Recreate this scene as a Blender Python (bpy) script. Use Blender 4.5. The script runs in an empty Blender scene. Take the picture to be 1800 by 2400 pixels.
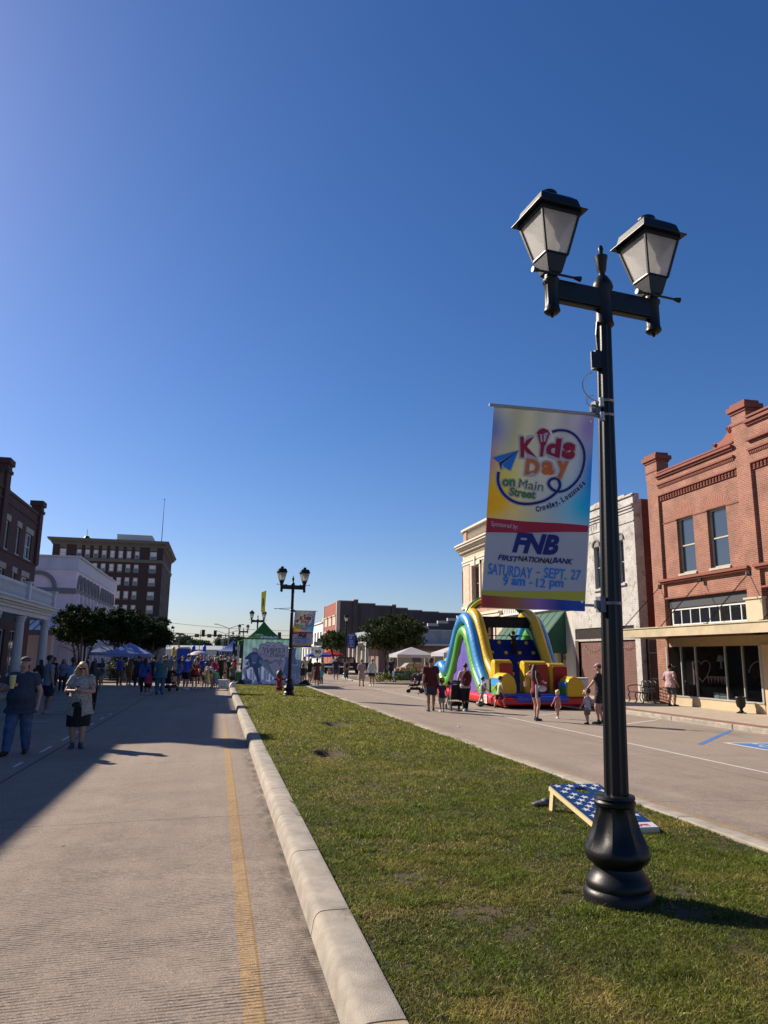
import bpy, bmesh, math, random
import numpy as np
from mathutils import Vector, Matrix
random.seed(7)
rng = np.random.default_rng(11)
scene = bpy.context.scene
COL = scene.collection
R = math.radians
# ---------------------------------------------------------------- camera
FPX, EYE = 1700.0, 1.8
def _n(v): return v/np.linalg.norm(v)
_Y = _n(np.array([-390., -335., -FPX])); _Z = np.array([110., 8630., -FPX]); _Z = _n(_Z-_Y*_Z.dot(_Y)); _X = np.cross(_Y, _Z)
CM = np.array([_X, _Y, _Z])
cam_d = bpy.data.cameras.new('camera'); cam = bpy.data.objects.new('camera', cam_d); COL.objects.link(cam)
cam.matrix_world = Matrix([[*CM[0], 0], [*CM[1], 0], [*CM[2], EYE], [0, 0, 0, 1]])
cam_d.sensor_fit = 'VERTICAL'; cam_d.sensor_height = 36.0; cam_d.lens = FPX*36.0/2400.0
cam_d.clip_start = .05; cam_d.clip_end = 4000
scene.camera = cam
scene.render.resolution_x = 768; scene.render.resolution_y = 1024
# ---------------------------------------------------------------- sky, sun, exposure
SUN_DIR = Vector((-.73, .683, 0)).normalized(); SUN_EL = R(33.0)
w = bpy.data.worlds.new('World'); scene.world = w; w.use_nodes = True
nt = w.node_tree; nt.nodes.clear()
out = nt.nodes.new('ShaderNodeOutputWorld'); bg = nt.nodes.new('ShaderNodeBackground'); sky = nt.nodes.new('ShaderNodeTexSky')
sky.sky_type = 'NISHITA'; sky.sun_disc = False; sky.sun_elevation = SUN_EL
sky.sun_rotation = math.atan2(SUN_DIR.x, SUN_DIR.y); sky.air_density = 1.0; sky.dust_density = .6; sky.ozone_density = 3.2; sky.altitude = 10
hs = nt.nodes.new('ShaderNodeHueSaturation'); hs.inputs['Saturation'].default_value = 1.25; hs.inputs['Hue'].default_value = .5
nt.links.new(sky.outputs[0], hs.inputs['Color']); tint = nt.nodes.new('ShaderNodeVectorMath'); tint.operation = 'MULTIPLY'; tint.inputs[1].default_value = (1.0, 1.0, 1.22); nt.links.new(hs.outputs[0], tint.inputs[0]); nt.links.new(tint.outputs[0], bg.inputs[0]); nt.links.new(bg.outputs[0], out.inputs[0])
bg.inputs[1].default_value = .057
sd = bpy.data.lights.new('sun', 'SUN'); sun = bpy.data.objects.new('sun', sd); COL.objects.link(sun)
sd.energy = 5.0; sd.angle = R(.53); sd.color = (1, .88, .74)
sv = Vector((SUN_DIR.x*math.cos(SUN_EL), SUN_DIR.y*math.cos(SUN_EL), math.sin(SUN_EL)))
sun.rotation_euler = sv.to_track_quat('Z', 'Y').to_euler()
scene.view_settings.view_transform = 'Standard'; scene.view_settings.look = 'None'
scene.view_settings.exposure = 0.74; scene.view_settings.gamma = 1.0; scene.view_settings.use_curve_mapping = False

# ---------------------------------------------------------------- photo measuring helpers (real positions on planes of the place)
def rz(X): return -.02*(X-5.2) if X > 5.2 else (-.02*(.7-X) if X < .7 else 0.)
def ray(px, py): return CM @ np.array([px-900., -(py-1200.), -FPX])
CP = np.array([0, 0, EYE])
def G(px, py, z=0.): r = ray(px, py); return CP+r*((z-EYE)/r[2])
def PY(px, py, Y): r = ray(px, py); return CP+r*(Y/r[1])
def PX(px, py, X): r = ray(px, py); return CP+r*(X/r[0])
def GR(px, py):
    z = 0
    for i in range(8): p = G(px, py, z); z = max(rz(p[0]), -.2)
    return p

# ---------------------------------------------------------------- tagging
def tag(o, label=None, cat=None, group=None, kind=None):
    if label: o['label'] = label
    if cat: o['category'] = cat
    if group: o['group'] = group
    if kind: o['kind'] = kind
    return o
def empty(name, loc, label=None, cat=None, group=None, rz_=0, kind=None):
    o = bpy.data.objects.new(name, None); COL.objects.link(o); o.location = loc; o.rotation_euler = (0, 0, rz_)
    o.empty_display_size = .2
    return tag(o, label, cat, group, kind)
def kids(o): return [c for c in bpy.data.objects if c.parent == o]
def copy_tree(o, loc=None, rz_=None, label=None, group=None):
    r = o.copy(); COL.objects.link(r)
    if loc is not None: r.location = loc
    if rz_ is not None: r.rotation_euler = (0, 0, rz_)
    if label: r['label'] = label
    if group: r['group'] = group
    for c in kids(o):
        d = c.copy(); COL.objects.link(d); d.parent = r
        for g in kids(c):
            e = g.copy(); COL.objects.link(e); e.parent = d
    return r

# ---------------------------------------------------------------- materials
MATS = {}
def mat(name, rgb, rough=.7, var=.12, scale=6., bump=0., bscale=None, metal=0., spec=.5, rgb2=None, trans=0., coat=0., stretch=None, emis=None):
    if name in MATS: return MATS[name]
    m = bpy.data.materials.new(name); m.use_nodes = True; n = m.node_tree; b = n.nodes['Principled BSDF']
    b.inputs['Roughness'].default_value = rough; b.inputs['Metallic'].default_value = metal
    b.inputs['Specular IOR Level'].default_value = spec
    tc = n.nodes.new('ShaderNodeTexCoord'); src = tc.outputs['Object']
    if stretch:
        mp = n.nodes.new('ShaderNodeMapping'); mp.inputs['Scale'].default_value = stretch; n.links.new(src, mp.inputs[0]); src = mp.outputs[0]
    nz = n.nodes.new('ShaderNodeTexNoise'); nz.inputs['Scale'].default_value = scale; nz.inputs['Detail'].default_value = 5; nz.inputs['Roughness'].default_value = .62
    n.links.new(src, nz.inputs['Vector'])
    mx = n.nodes.new('ShaderNodeMix'); mx.data_type = 'RGBA'
    c1 = tuple(max(0, c*(1-var)) for c in rgb); c2 = rgb2 if rgb2 else tuple(min(1, c*(1+var)) for c in rgb)
    if rgb2: c1 = rgb
    mx.inputs[6].default_value = (*c1, 1); mx.inputs[7].default_value = (*c2, 1)
    rp = n.nodes.new('ShaderNodeMapRange'); rp.inputs[1].default_value = .3; rp.inputs[2].default_value = .7
    n.links.new(nz.outputs[0], rp.inputs[0]); n.links.new(rp.outputs[0], mx.inputs[0]); n.links.new(mx.outputs[2], b.inputs['Base Color'])
    if bump:
        n2 = n.nodes.new('ShaderNodeTexNoise'); n2.inputs['Scale'].default_value = bscale or scale*4; n2.inputs['Detail'].default_value = 4
        n.links.new(src, n2.inputs['Vector'])
        bp = n.nodes.new('ShaderNodeBump'); bp.inputs['Strength'].default_value = bump; bp.inputs['Distance'].default_value = .02
        n.links.new(n2.outputs[0], bp.inputs['Height']); n.links.new(bp.outputs[0], b.inputs['Normal'])
    if coat: b.inputs['Coat Weight'].default_value = coat
    if trans:
        tr = n.nodes.new('ShaderNodeBsdfTranslucent'); ms = n.nodes.new('ShaderNodeMixShader'); ms.inputs[0].default_value = trans
        n.links.new(mx.outputs[2], tr.inputs[0]); n.links.new(b.outputs[0], ms.inputs[1]); n.links.new(tr.outputs[0], ms.inputs[2])
        n.links.new(ms.outputs[0], n.nodes['Material Output'].inputs[0])
    MATS[name] = m; return m
def brick_mat(name, c1, c2, mortar, bw=.21, bh=.072, ms=.011, rough=.85, stain=.25, bump=.5, paint=None):
    if name in MATS: return MATS[name]
    m = bpy.data.materials.new(name); m.use_nodes = True; n = m.node_tree; b = n.nodes['Principled BSDF']; b.inputs['Roughness'].default_value = rough
    g = n.nodes.new('ShaderNodeNewGeometry'); sp = n.nodes.new('ShaderNodeSeparateXYZ'); n.links.new(g.outputs['Position'], sp.inputs[0])
    ad = n.nodes.new('ShaderNodeMath'); n.links.new(sp.outputs[0], ad.inputs[0]); n.links.new(sp.outputs[1], ad.inputs[1])
    cb = n.nodes.new('ShaderNodeCombineXYZ'); n.links.new(ad.outputs[0], cb.inputs[0]); n.links.new(sp.outputs[2], cb.inputs[1])
    br = n.nodes.new('ShaderNodeTexBrick'); n.links.new(cb.outputs[0], br.inputs['Vector'])
    br.inputs['Scale'].default_value = 1; br.inputs['Brick Width'].default_value = bw; br.inputs['Row Height'].default_value = bh; br.inputs['Mortar Size'].default_value = ms
    br.inputs['Mortar Smooth'].default_value = .2; br.inputs['Bias'].default_value = -.1
    br.inputs['Color1'].default_value = (*c1, 1); br.inputs['Color2'].default_value = (*c2, 1); br.inputs['Mortar'].default_value = (*mortar, 1)
    nz = n.nodes.new('ShaderNodeTexNoise'); nz.inputs['Scale'].default_value = 1.1; nz.inputs['Detail'].default_value = 8; nz.inputs['Roughness'].default_value = .7
    n.links.new(g.outputs['Position'], nz.inputs['Vector'])
    rp = n.nodes.new('ShaderNodeMapRange'); rp.inputs[1].default_value = .3; rp.inputs[2].default_value = .75; rp.inputs[3].default_value = 1-stain; rp.inputs[4].default_value = 1+stain*.5
    n.links.new(nz.outputs[0], rp.inputs[0])
    vm = n.nodes.new('ShaderNodeVectorMath'); vm.operation = 'SCALE'; n.links.new(br.outputs[0], vm.inputs[0]); n.links.new(rp.outputs[0], vm.inputs['Scale'])
    fin = vm.outputs[0]
    if paint:   # worn paint over the bricks
        n3 = n.nodes.new('ShaderNodeTexNoise'); n3.inputs['Scale'].default_value = 2.6; n3.inputs['Detail'].default_value = 9; n3.inputs['Roughness'].default_value = .75
        n.links.new(g.outputs['Position'], n3.inputs['Vector'])
        r3 = n.nodes.new('ShaderNodeMapRange'); r3.inputs[1].default_value = paint[1]; r3.inputs[2].default_value = paint[1]+.06
        n.links.new(n3.outputs[0], r3.inputs[0])
        mx = n.nodes.new('ShaderNodeMix'); mx.data_type = 'RGBA'; n.links.new(r3.outputs[0], mx.inputs[0]); n.links.new(fin, mx.inputs[6]); 
        v4 = n.nodes.new('ShaderNodeVectorMath'); v4.operation = 'SCALE'; v4.inputs[0].default_value = paint[0]; n.links.new(rp.outputs[0], v4.inputs['Scale'])
        n.links.new(v4.outputs[0], mx.inputs[7]); fin = mx.outputs[2]
    n.links.new(fin, b.inputs['Base Color'])
    bp = n.nodes.new('ShaderNodeBump'); bp.inputs['Strength'].default_value = bump; bp.inputs['Distance'].default_value = .01; bp.invert = True
    n.links.new(br.outputs['Fac'], bp.inputs['Height']); n.links.new(bp.outputs[0], b.inputs['Normal'])
    MATS[name] = m; return m
def glass_mat(name, rgb, rough=.06, clear=0.):
    m = bpy.data.materials.new(name); m.use_nodes = True; n = m.node_tree; b = n.nodes['Principled BSDF']
    b.inputs['Base Color'].default_value = (*rgb, 1); b.inputs['Roughness'].default_value = rough; b.inputs['IOR'].default_value = 1.9 if not clear else 1.45
    tc = n.nodes.new('ShaderNodeTexCoord'); nz = n.nodes.new('ShaderNodeTexNoise'); nz.inputs['Scale'].default_value = .8; n.links.new(tc.outputs['Object'], nz.inputs[0])
    bp = n.nodes.new('ShaderNodeBump'); bp.inputs['Strength'].default_value = .05; n.links.new(nz.outputs[0], bp.inputs['Height']); n.links.new(bp.outputs[0], b.inputs['Normal'])
    if clear:
        tr = n.nodes.new('ShaderNodeBsdfTransparent'); tr.inputs[0].default_value = (.75, .8, .8, 1); ms = n.nodes.new('ShaderNodeMixShader'); ms.inputs[0].default_value = clear
        n.links.new(b.outputs[0], ms.inputs[1]); n.links.new(tr.outputs[0], ms.inputs[2]); n.links.new(ms.outputs[0], n.nodes['Material Output'].inputs[0])
    MATS[name] = m; return m

# ---------------------------------------------------------------- mesh builder
def orth(d):
    d = Vector(d).normalized(); a = Vector((0, 0, 1)) if abs(d.z) < .9 else Vector((1, 0, 0))
    u = d.cross(a).normalized(); return u, d.cross(u).normalized()
class MB:
    def __init__(s): s.v = []; s.f = []
    def add(s, v, f):
        o = len(s.v); s.v += [tuple(p) for p in v]; s.f += [tuple(i+o for i in q) for q in f]; return s
    def box(s, x0, x1, y0, y1, z0, z1):
        x0, x1 = sorted((x0, x1)); y0, y1 = sorted((y0, y1)); z0, z1 = sorted((z0, z1))
        return s.add([(x0,y0,z0),(x1,y0,z0),(x1,y1,z0),(x0,y1,z0),(x0,y0,z1),(x1,y0,z1),(x1,y1,z1),(x0,y1,z1)],
                     [(0,3,2,1),(4,5,6,7),(0,1,5,4),(1,2,6,5),(2,3,7,6),(3,0,4,7)])
    def bar(s, p, q, w, h=None, up=None):   # rectangular bar between two points
        p, q = Vector(p), Vector(q); h = h or w; d = (q-p).normalized()
        u = Vector(up).normalized() if up else orth(d)[0]
        u = (u-d*u.dot(d)).normalized(); v = d.cross(u); u = u*w/2; v = v*h/2
        pts = [p-u-v, p+u-v, p+u+v, p-u+v, q-u-v, q+u-v, q+u+v, q-u+v]
        return s.add(pts, [(0,3,2,1),(4,5,6,7),(0,1,5,4),(1,2,6,5),(2,3,7,6),(3,0,4,7)])
    def tube(s, pts, r, n=8, cap=True):
        pts = [Vector(p) for p in pts]; rs = r if isinstance(r, (list, tuple)) else [r]*len(pts)
        V = []; u = None
        for i, p in enumerate(pts):
            d = (pts[min(i+1, len(pts)-1)]-pts[max(i-1, 0)]).normalized()
            if u is None: u = orth(d)[0]
            u = (u-d*u.dot(d)).normalized(); v = d.cross(u)
            for k in range(n):
                a = 2*math.pi*k/n; V.append(p+(u*math.cos(a)+v*math.sin(a))*rs[i])
        F = [(i*n+k, i*n+(k+1) % n, (i+1)*n+(k+1) % n, (i+1)*n+k) for i in range(len(pts)-1) for k in range(n)]
        if cap: F += [tuple(range(n))[::-1], tuple((len(pts)-1)*n+k for k in range(n))]
        return s.add(V, F)
    def lathe(s, prof, c=(0, 0, 0), n=24, flute=0, fn=12, ang=0):
        V = []
        for q in prof:
            r, z = q[0], q[1]; fl = q[2] if len(q) > 2 else flute
            for k in range(n):
                a = 2*math.pi*k/n+ang; rr = r*(1-fl*abs(math.sin(fn*a/2))) if fl else r
                V.append((c[0]+rr*math.cos(a), c[1]+rr*math.sin(a), c[2]+z))
        m = len(prof)
        F = [(i*n+k, i*n+(k+1) % n, (i+1)*n+(k+1) % n, (i+1)*n+k) for i in range(m-1) for k in range(n)]
        F += [tuple(range(n))[::-1], tuple((m-1)*n+k for k in range(n))]
        return s.add(V, F)
    def frustum(s, c, h0, h1, z0, z1, n=4):   # square frustum
        V = [(c[0]+a*h0, c[1]+b*h0, z0) for a, b in ((-1,-1),(1,-1),(1,1),(-1,1))]+[(c[0]+a*h1, c[1]+b*h1, z1) for a, b in ((-1,-1),(1,-1),(1,1),(-1,1))]
        return s.add(V, [(0,3,2,1),(4,5,6,7),(0,1,5,4),(1,2,6,5),(2,3,7,6),(3,0,4,7)])
    def prism(s, poly, fn, d0, d1):  # polygon in (a,b), fn(a,b,d)->xyz
        n = len(poly); V = [fn(a, b, d0) for a, b in poly]+[fn(a, b, d1) for a, b in poly]
        return s.add(V, [tuple(range(n)), tuple(range(n, 2*n))[::-1]]+[(i, (i+1) % n, n+(i+1) % n, n+i) for i in range(n)])
    def poly(s, pts): return s.add(pts, [tuple(range(len(pts)))])
    def ell(s, c, r, n=12, m=8, rot=None):
        V = []; 
        for i in range(m+1):
            t = math.pi*i/m
            for k in range(n):
                a = 2*math.pi*k/n; p = Vector((r[0]*math.sin(t)*math.cos(a), r[1]*math.sin(t)*math.sin(a), r[2]*math.cos(t)))
                if rot: p = rot @ p
                V.append(Vector(c)+p)
        F = [(i*n+k, (i+1)*n+k, (i+1)*n+(k+1) % n, i*n+(k+1) % n) for i in range(m) for k in range(n)]
        return s.add(V, F)
    def cap(s, p, q, r0, r1, n=10):  # capsule
        p, q = Vector(p), Vector(q); d = (q-p); L = d.length or 1e-6; d = d/L
        P = []; Rr = []
        for t in (-90, -60, -30, 0): P.append(p+d*r0*math.sin(R(t))); Rr.append(max(r0*math.cos(R(t)), r0*.02))
        for t in (0, 30, 60, 90): P.append(q+d*r1*math.sin(R(t))); Rr.append(max(r1*math.cos(R(t)), r1*.02))
        return s.tube(P, Rr, n)
    def loft(s, rings, n=16):  # rings (cx,cy,z,rx,ry)
        V = [(c[0]+c[3]*math.cos(2*math.pi*k/n), c[1]+c[4]*math.sin(2*math.pi*k/n), c[2]) for c in rings for k in range(n)]
        m = len(rings); F = [(i*n+k, i*n+(k+1) % n, (i+1)*n+(k+1) % n, (i+1)*n+k) for i in range(m-1) for k in range(n)]
        F += [tuple(range(n))[::-1], tuple((m-1)*n+k for k in range(n))]
        return s.add(V, F)
    def mesh(s, name, m=None, smooth=False, fix=True):
        me = bpy.data.meshes.new(name); me.from_pydata(s.v, [], s.f); 
        if fix:
            b = bmesh.new(); b.from_mesh(me); bmesh.ops.remove_doubles(b, verts=b.verts, dist=1e-6); bmesh.ops.recalc_face_normals(b, faces=b.faces); b.to_mesh(me); b.free()
        if m: me.materials.append(m)
        if smooth:
            me.polygons.foreach_set('use_smooth', [True]*len(me.polygons))
            if smooth != 2: me.set_sharp_from_angle(angle=R(38))
        me.update(); return me
    def build(s, name, m, parent=None, smooth=False, fix=True, bevel=0):
        o = bpy.data.objects.new(name, s.mesh(name, m, smooth, fix)); COL.objects.link(o)
        if parent is not None: o.parent = parent
        if bevel:
            md = o.modifiers.new('bevel', 'BEVEL'); md.width = bevel; md.segments = 2; md.limit_method = 'ANGLE'
        return o
def text_mesh(body, w=None, h=None, off=0., shear=0., mirror=False, ext=0.):
    c = bpy.data.curves.new('t', 'FONT'); c.body = body; c.align_x = 'CENTER'; c.offset = off; c.shear = shear; c.extrude = ext; c.resolution_u = 3
    o = bpy.data.objects.new('t', c); COL.objects.link(o); bpy.context.view_layer.update()
    dg = bpy.context.evaluated_depsgraph_get(); me = bpy.data.meshes.new_from_object(o.evaluated_get(dg)); bpy.data.objects.remove(o); bpy.data.curves.remove(c)
    co = np.empty(len(me.vertices)*3); me.vertices.foreach_get('co', co); co = co.reshape(-1, 3)
    mn, mx = co.min(0), co.max(0); ce = (mn+mx)/2; sz = np.maximum(mx-mn, 1e-6)
    co = co-ce; sx = (w/sz[0]) if w else None; sy = (h/sz[1]) if h else None
    sx = sx or sy; sy = sy or sx
    if mirror: sx = -sx
    P = [(p[0]*sx, p[1]*sy, p[2]) for p in co]; F = [tuple(p.vertices) for p in me.polygons]; bpy.data.meshes.remove(me)
    return P, F
def text(body, m, parent, fn, cx, cy, w=None, h=None, off=0., shear=0., mirror=False, rot=0., d=0., name='lettering'):
    """fn(a,b,d)->xyz maps the sign's own plane (a right, b up)"""
    P, F = text_mesh(body, w, h, off, shear, mirror); ca, sa = math.cos(rot), math.sin(rot)
    mb = MB(); mb.add([fn(cx+p[0]*ca-p[1]*sa, cy+p[0]*sa+p[1]*ca, d) for p in P], F)
    return mb.build(name, m, parent, fix=False)
def ribbon(mb, pts, wd, fn, d):
    V = []; n = len(pts)
    for i, p in enumerate(pts):
        a = pts[max(i-1, 0)]; b = pts[min(i+1, n-1)]; t = Vector((b[0]-a[0], b[1]-a[1])).normalized(); nn = Vector((-t.y, t.x))*wd/2
        V += [fn(p[0]+nn.x, p[1]+nn.y, d), fn(p[0]-nn.x, p[1]-nn.y, d)]
    mb.add(V, [(2*i, 2*i+1, 2*i+3, 2*i+2) for i in range(n-1)])
def smoothp(pts, k=4):
    o = []; n = len(pts)
    for i in range(n-1):
        p0, p1, p2, p3 = [Vector(pts[j]) for j in (max(i-1, 0), i, i+1, min(i+2, n-1))]
        for j in range(k):
            t = j/k; o.append(.5*((2*p1)+(-p0+p2)*t+(2*p0-5*p1+4*p2-p3)*t*t+(-p0+3*p1-3*p2+p3)*t**3))
    o.append(Vector(pts[-1])); return o

# palette
BLACK = mat('black_paint', (.004, .0045, .006), .42, .2, 8, .05, 60, spec=.35)
CREAM = mat('cream_paint', (.47, .40, .27), .6, .1, 3, .1, 30)
WHITEP = mat('white_paint', (.62, .63, .62), .6, .08, 4, .1, 30)
GREYW = mat('grey_wood', (.24, .22, .17), .6, .15, 5, .1)
GLASS = glass_mat('window_glass', (.02, .035, .05))
DGLASS = glass_mat('dark_glass', (.01, .012, .014), .08)
CONC = mat('kerb_concrete', (.31, .275, .225), .92, .28, 4, .35, 120)
WALK = mat('pavement_concrete', (.40, .33, .25), .9, .14, 2.5, .2, 60)
FARG = mat('ground_earth', (.16, .15, .12), .95, .2, .1)
STEEL = mat('steel', (.45, .45, .46), .35, .1, 10, metal=1.)
BRICKR = brick_mat('red_brick', (.33, .112, .066), (.23, .075, .045), (.36, .23, .165), ms=.013, stain=.42)
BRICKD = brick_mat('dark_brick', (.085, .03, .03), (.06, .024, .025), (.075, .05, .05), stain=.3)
BRICKS = brick_mat('raw_side_brick', (.20, .035, .025), (.14, .025, .02), (.12, .06, .05))
BRICKW = brick_mat('painted_white_brick', (.40, .34, .28), (.30, .25, .2), (.26, .22, .18), bh=.09, bw=.26, paint=((.52, .50, .46), .40), bump=1., stain=.4)
BRICKI = brick_mat('infill_brick', (.15, .055, .04), (.10, .04, .03), (.16, .10, .08))
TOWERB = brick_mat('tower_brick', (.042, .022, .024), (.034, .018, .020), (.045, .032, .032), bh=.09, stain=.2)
TERRA = mat('terracotta_trim', (.27, .075, .045), .8, .12, 6, .2)
DTRIM = mat('brick_trim', (.22, .07, .046), .85, .15, 6, .2)
STONE = mat('pale_stone', (.46, .42, .34), .85, .12, 3, .2)
# ================================================================ GROUND, ROADS, KERBS
def plane(name, x0, x1, y0, y1, z, m, kind='structure', parent=None):
    mb = MB(); mb.poly([(x0, y0, z), (x1, y0, z), (x1, y1, z), (x0, y1, z)])
    o = mb.build(name, m, parent, fix=False)
    if kind: o['kind'] = kind
    return o
plane('ground', -1500, 1500, -200, 3000, -.36, FARG)
def road_mat():
    m = bpy.data.materials.new('road_concrete'); m.use_nodes = True; n = m.node_tree; L = n.links.new; b = n.nodes['Principled BSDF']; b.inputs['Roughness'].default_value = .93; b.inputs['Specular IOR Level'].default_value = .2
    g = n.nodes.new('ShaderNodeNewGeometry'); sp = n.nodes.new('ShaderNodeSeparateXYZ'); L(g.outputs['Position'], sp.inputs[0]); X, Y = sp.outputs[0], sp.outputs[1]
    def mth(op, a, b_=None, c=None):
        q = n.nodes.new('ShaderNodeMath'); q.operation = op
        for i, v in enumerate((a, b_, c)):
            if v is None: continue
            if isinstance(v, (int, float)): q.inputs[i].default_value = v
            else: L(v, q.inputs[i])
        return q.outputs[0]
    def noise(vec, sc, det=5, ro=.6):
        q = n.nodes.new('ShaderNodeTexNoise'); q.inputs['Scale'].default_value = sc; q.inputs['Detail'].default_value = det; q.inputs['Roughness'].default_value = ro; L(vec, q.inputs['Vector']); return q.outputs[0]
    def vec(sx, sy, sz=1):
        q = n.nodes.new('ShaderNodeMapping'); q.inputs['Scale'].default_value = (sx, sy, sz); L(g.outputs['Position'], q.inputs[0]); return q.outputs[0]
    def mr(v, a, b_, c=0., d=1.):
        q = n.nodes.new('ShaderNodeMapRange'); q.inputs[1].default_value = a; q.inputs[2].default_value = b_; q.inputs[3].default_value = c; q.inputs[4].default_value = d; L(v, q.inputs[0]); return q.outputs[0]
    def mixc(f, a, b_):
        q = n.nodes.new('ShaderNodeMix'); q.data_type = 'RGBA'
        if isinstance(f, float): q.inputs[0].default_value = f
        else: L(f, q.inputs[0])
        for s, v in ((6, a), (7, b_)):
            if isinstance(v, tuple): q.inputs[s].default_value = (*v, 1)
            else: L(v, q.inputs[s])
        return q.outputs[2]
    blotch = mr(noise(vec(1, .5), .55, 8, .7), .25, .75)
    fine = mth('ADD', mth('MULTIPLY', mr(noise(vec(1, 1), 45, 5, .85), .40, .62), .6), mth('MULTIPLY', mr(noise(vec(1, 1), 130, 3, .8), .42, .60), .5))
    base = mixc(blotch, (.33, .262, .205), (.47, .38, .30))
    # wheel-worn lanes: longitudinal streaks
    streak = mr(noise(vec(1.3, .03), 1.6, 4, .6), .35, .7)
    base = mixc(mth('MULTIPLY', streak, .35), base, (.22, .19, .165))
    # gutter dirt near the kerb
    gd = mth('MULTIPLY', mr(X, .50, .66), mr(noise(vec(3, 1), 3, 5), .35, .65)); gd = mth('MULTIPLY', gd, mr(X, .70, .72, 1, 0))
    base = mixc(mth('MULTIPLY', gd, .85), base, (.045, .038, .035))
    # right side: warm pale strip beside the median and tan parking lane
    rs = mth('MULTIPLY', mr(X, 4.9, 5.1), mr(X, 9.0, 9.3, 0, 1)); base = mixc(mth('MULTIPLY', rs, .45), base, (.42, .35, .27))
    # yellow edge line, sprayed, worn
    yn = noise(vec(14, 9), 5, 6, .8)
    def line(x, wd, soft, thr, strength):
        d = mth('ABSOLUTE', mth('SUBTRACT', X, x)); f = mr(d, wd, wd+soft, 1, 0); t = mth('GREATER_THAN', mth('MULTIPLY', f, mr(yn, .2, .8, .55, 1.25)), thr)
        return mth('MULTIPLY', t, strength)
    base = mixc(mth('MULTIPLY', line(.285, .028, .075, .52, .58), mr(Y, 15, 24, 1, .12)), base, (.58, .34, .09))
    base = mixc(line(5.62, .06, .07, .62, .6), base, (.50, .33, .13))
    # transverse tining grooves, worn unevenly
    ph = mth('ADD', mth('DIVIDE', Y, .036), mth('MULTIPLY', noise(vec(.5, 1.2), 1.0, 3), 3.0)); fr_ = mth('ABSOLUTE', mth('SUBTRACT', mth('FRACT', ph), .5))
    tine = mth('MULTIPLY', mr(fr_, .20, .36), mr(noise(vec(9, 45), 1.0, 4, .8), .43, .55))
    wear = mr(noise(vec(1.2, 1.6), 1.1, 7, .75), .36, .60)
    tg = mth('MULTIPLY', mth('MULTIPLY', tine, wear), mr(Y, 5, 14, .95, .25))
    base = mixc(tg, base, (.045, .036, .034))
    base = mixc(mth('MULTIPLY', fine, .72), base, (.10, .085, .075)); pit = mr(noise(vec(1, 1), 85, 2, .6), .64, .70); base = mixc(mth('MULTIPLY', pit, mr(Y, 4, 10, .7, .0)), base, (.62, .56, .48))
    # joints
    dy = mth('ABSOLUTE', mth('SUBTRACT', mth('MODULO', mth('ADD', Y, 400.4), 4.6), .0)); jt = mth('MULTIPLY', mth('LESS_THAN', dy, .014), mth('GREATER_THAN', Y, 6))
    dx = mth('ABSOLUTE', mth('SUBTRACT', X, -3.0)); dx2 = mth('ABSOLUTE', mth('SUBTRACT', X, .335)); dx3 = mth('ABSOLUTE', mth('SUBTRACT', X, 8.7))
    jn = mth('MAXIMUM', jt, mth('MAXIMUM', mth('LESS_THAN', dx, .018), mth('LESS_THAN', dx3, .012)))
    base = mixc(mth('MULTIPLY', jn, .75), base, (.035, .03, .03))
    base = mixc(mth('MULTIPLY', mth('LESS_THAN', dx2, .008), .5), base, (.2, .12, .05))
    crk = noise(vec(.55, .55), 1.0, 7, .62); ck = mr(mth('ABSOLUTE', mth('SUBTRACT', crk, .5)), .0, .0016, 1, 0); ck = mth('MULTIPLY', ck, mr(noise(vec(1, 1), .13, 2), .52, .56)); base = mixc(mth('MULTIPLY', ck, .7), base, (.05, .04, .035))
    oil = mr(noise(vec(1.2, .35), .5, 5, .65), .60, .74); base = mixc(mth('MULTIPLY', oil, .35), base, (.11, .095, .085))
    # small stains
    vo = n.nodes.new('ShaderNodeTexVoronoi'); vo.inputs['Scale'].default_value = 1.15; L(vec(1, 1, 0), vo.inputs['Vector']); st = mr(vo.outputs['Distance'], .022, .034, 1, 0)
    base = mixc(mth('MULTIPLY', st, .7), base, (.05, .045, .04))
    L(base, b.inputs['Base Color'])
    hgt = mth('SUBTRACT', mth('ADD', mth('MULTIPLY', fine, .35), mth('MULTIPLY', noise(vec(1, 1), 28, 4), .5)), mth('MULTIPLY', tg, 1.3))
    bp = n.nodes.new('ShaderNodeBump'); bp.inputs['Strength'].default_value = .8; bp.inputs['Distance'].default_value = .006; L(hgt, bp.inputs['Height']); L(bp.outputs[0], b.inputs['Normal'])
    MATS['road'] = m; return m
ROAD = road_mat()
rb = MB(); xs = [-9.25, .7, 5.2, 15.25]
zs = [rz(x) for x in xs]
for i in range(3):
    rb.poly([(xs[i], -30, zs[i]), (xs[i+1], -30, zs[i+1]), (xs[i+1], 420, zs[i+1]), (xs[i], 420, zs[i])])
tag(rb.build('road', ROAD, fix=False), kind='structure')
plane('side_street', 15.25, 150, 60, 86, -.205, ROAD); plane('side_street', -150, -9.25, 56.6, 69.5, -.205, ROAD)
wm = MB()
def slab(name, x0, x1, y0, y1, z1=-.05, m=WALK): 
    o = MB().box(x0, x1, y0, y1, -.34, z1).build(name, m, fix=False, bevel=.02); o['kind'] = 'structure'; return o
slab('pavement', 15.3, 60, -25, 59.7); slab('pavement', 15.3, 70, 86.2, 330); slab('pavement', -60, -9.3, -25, 56.4); slab('pavement', -70, -9.3, 69.7, 330)
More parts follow.
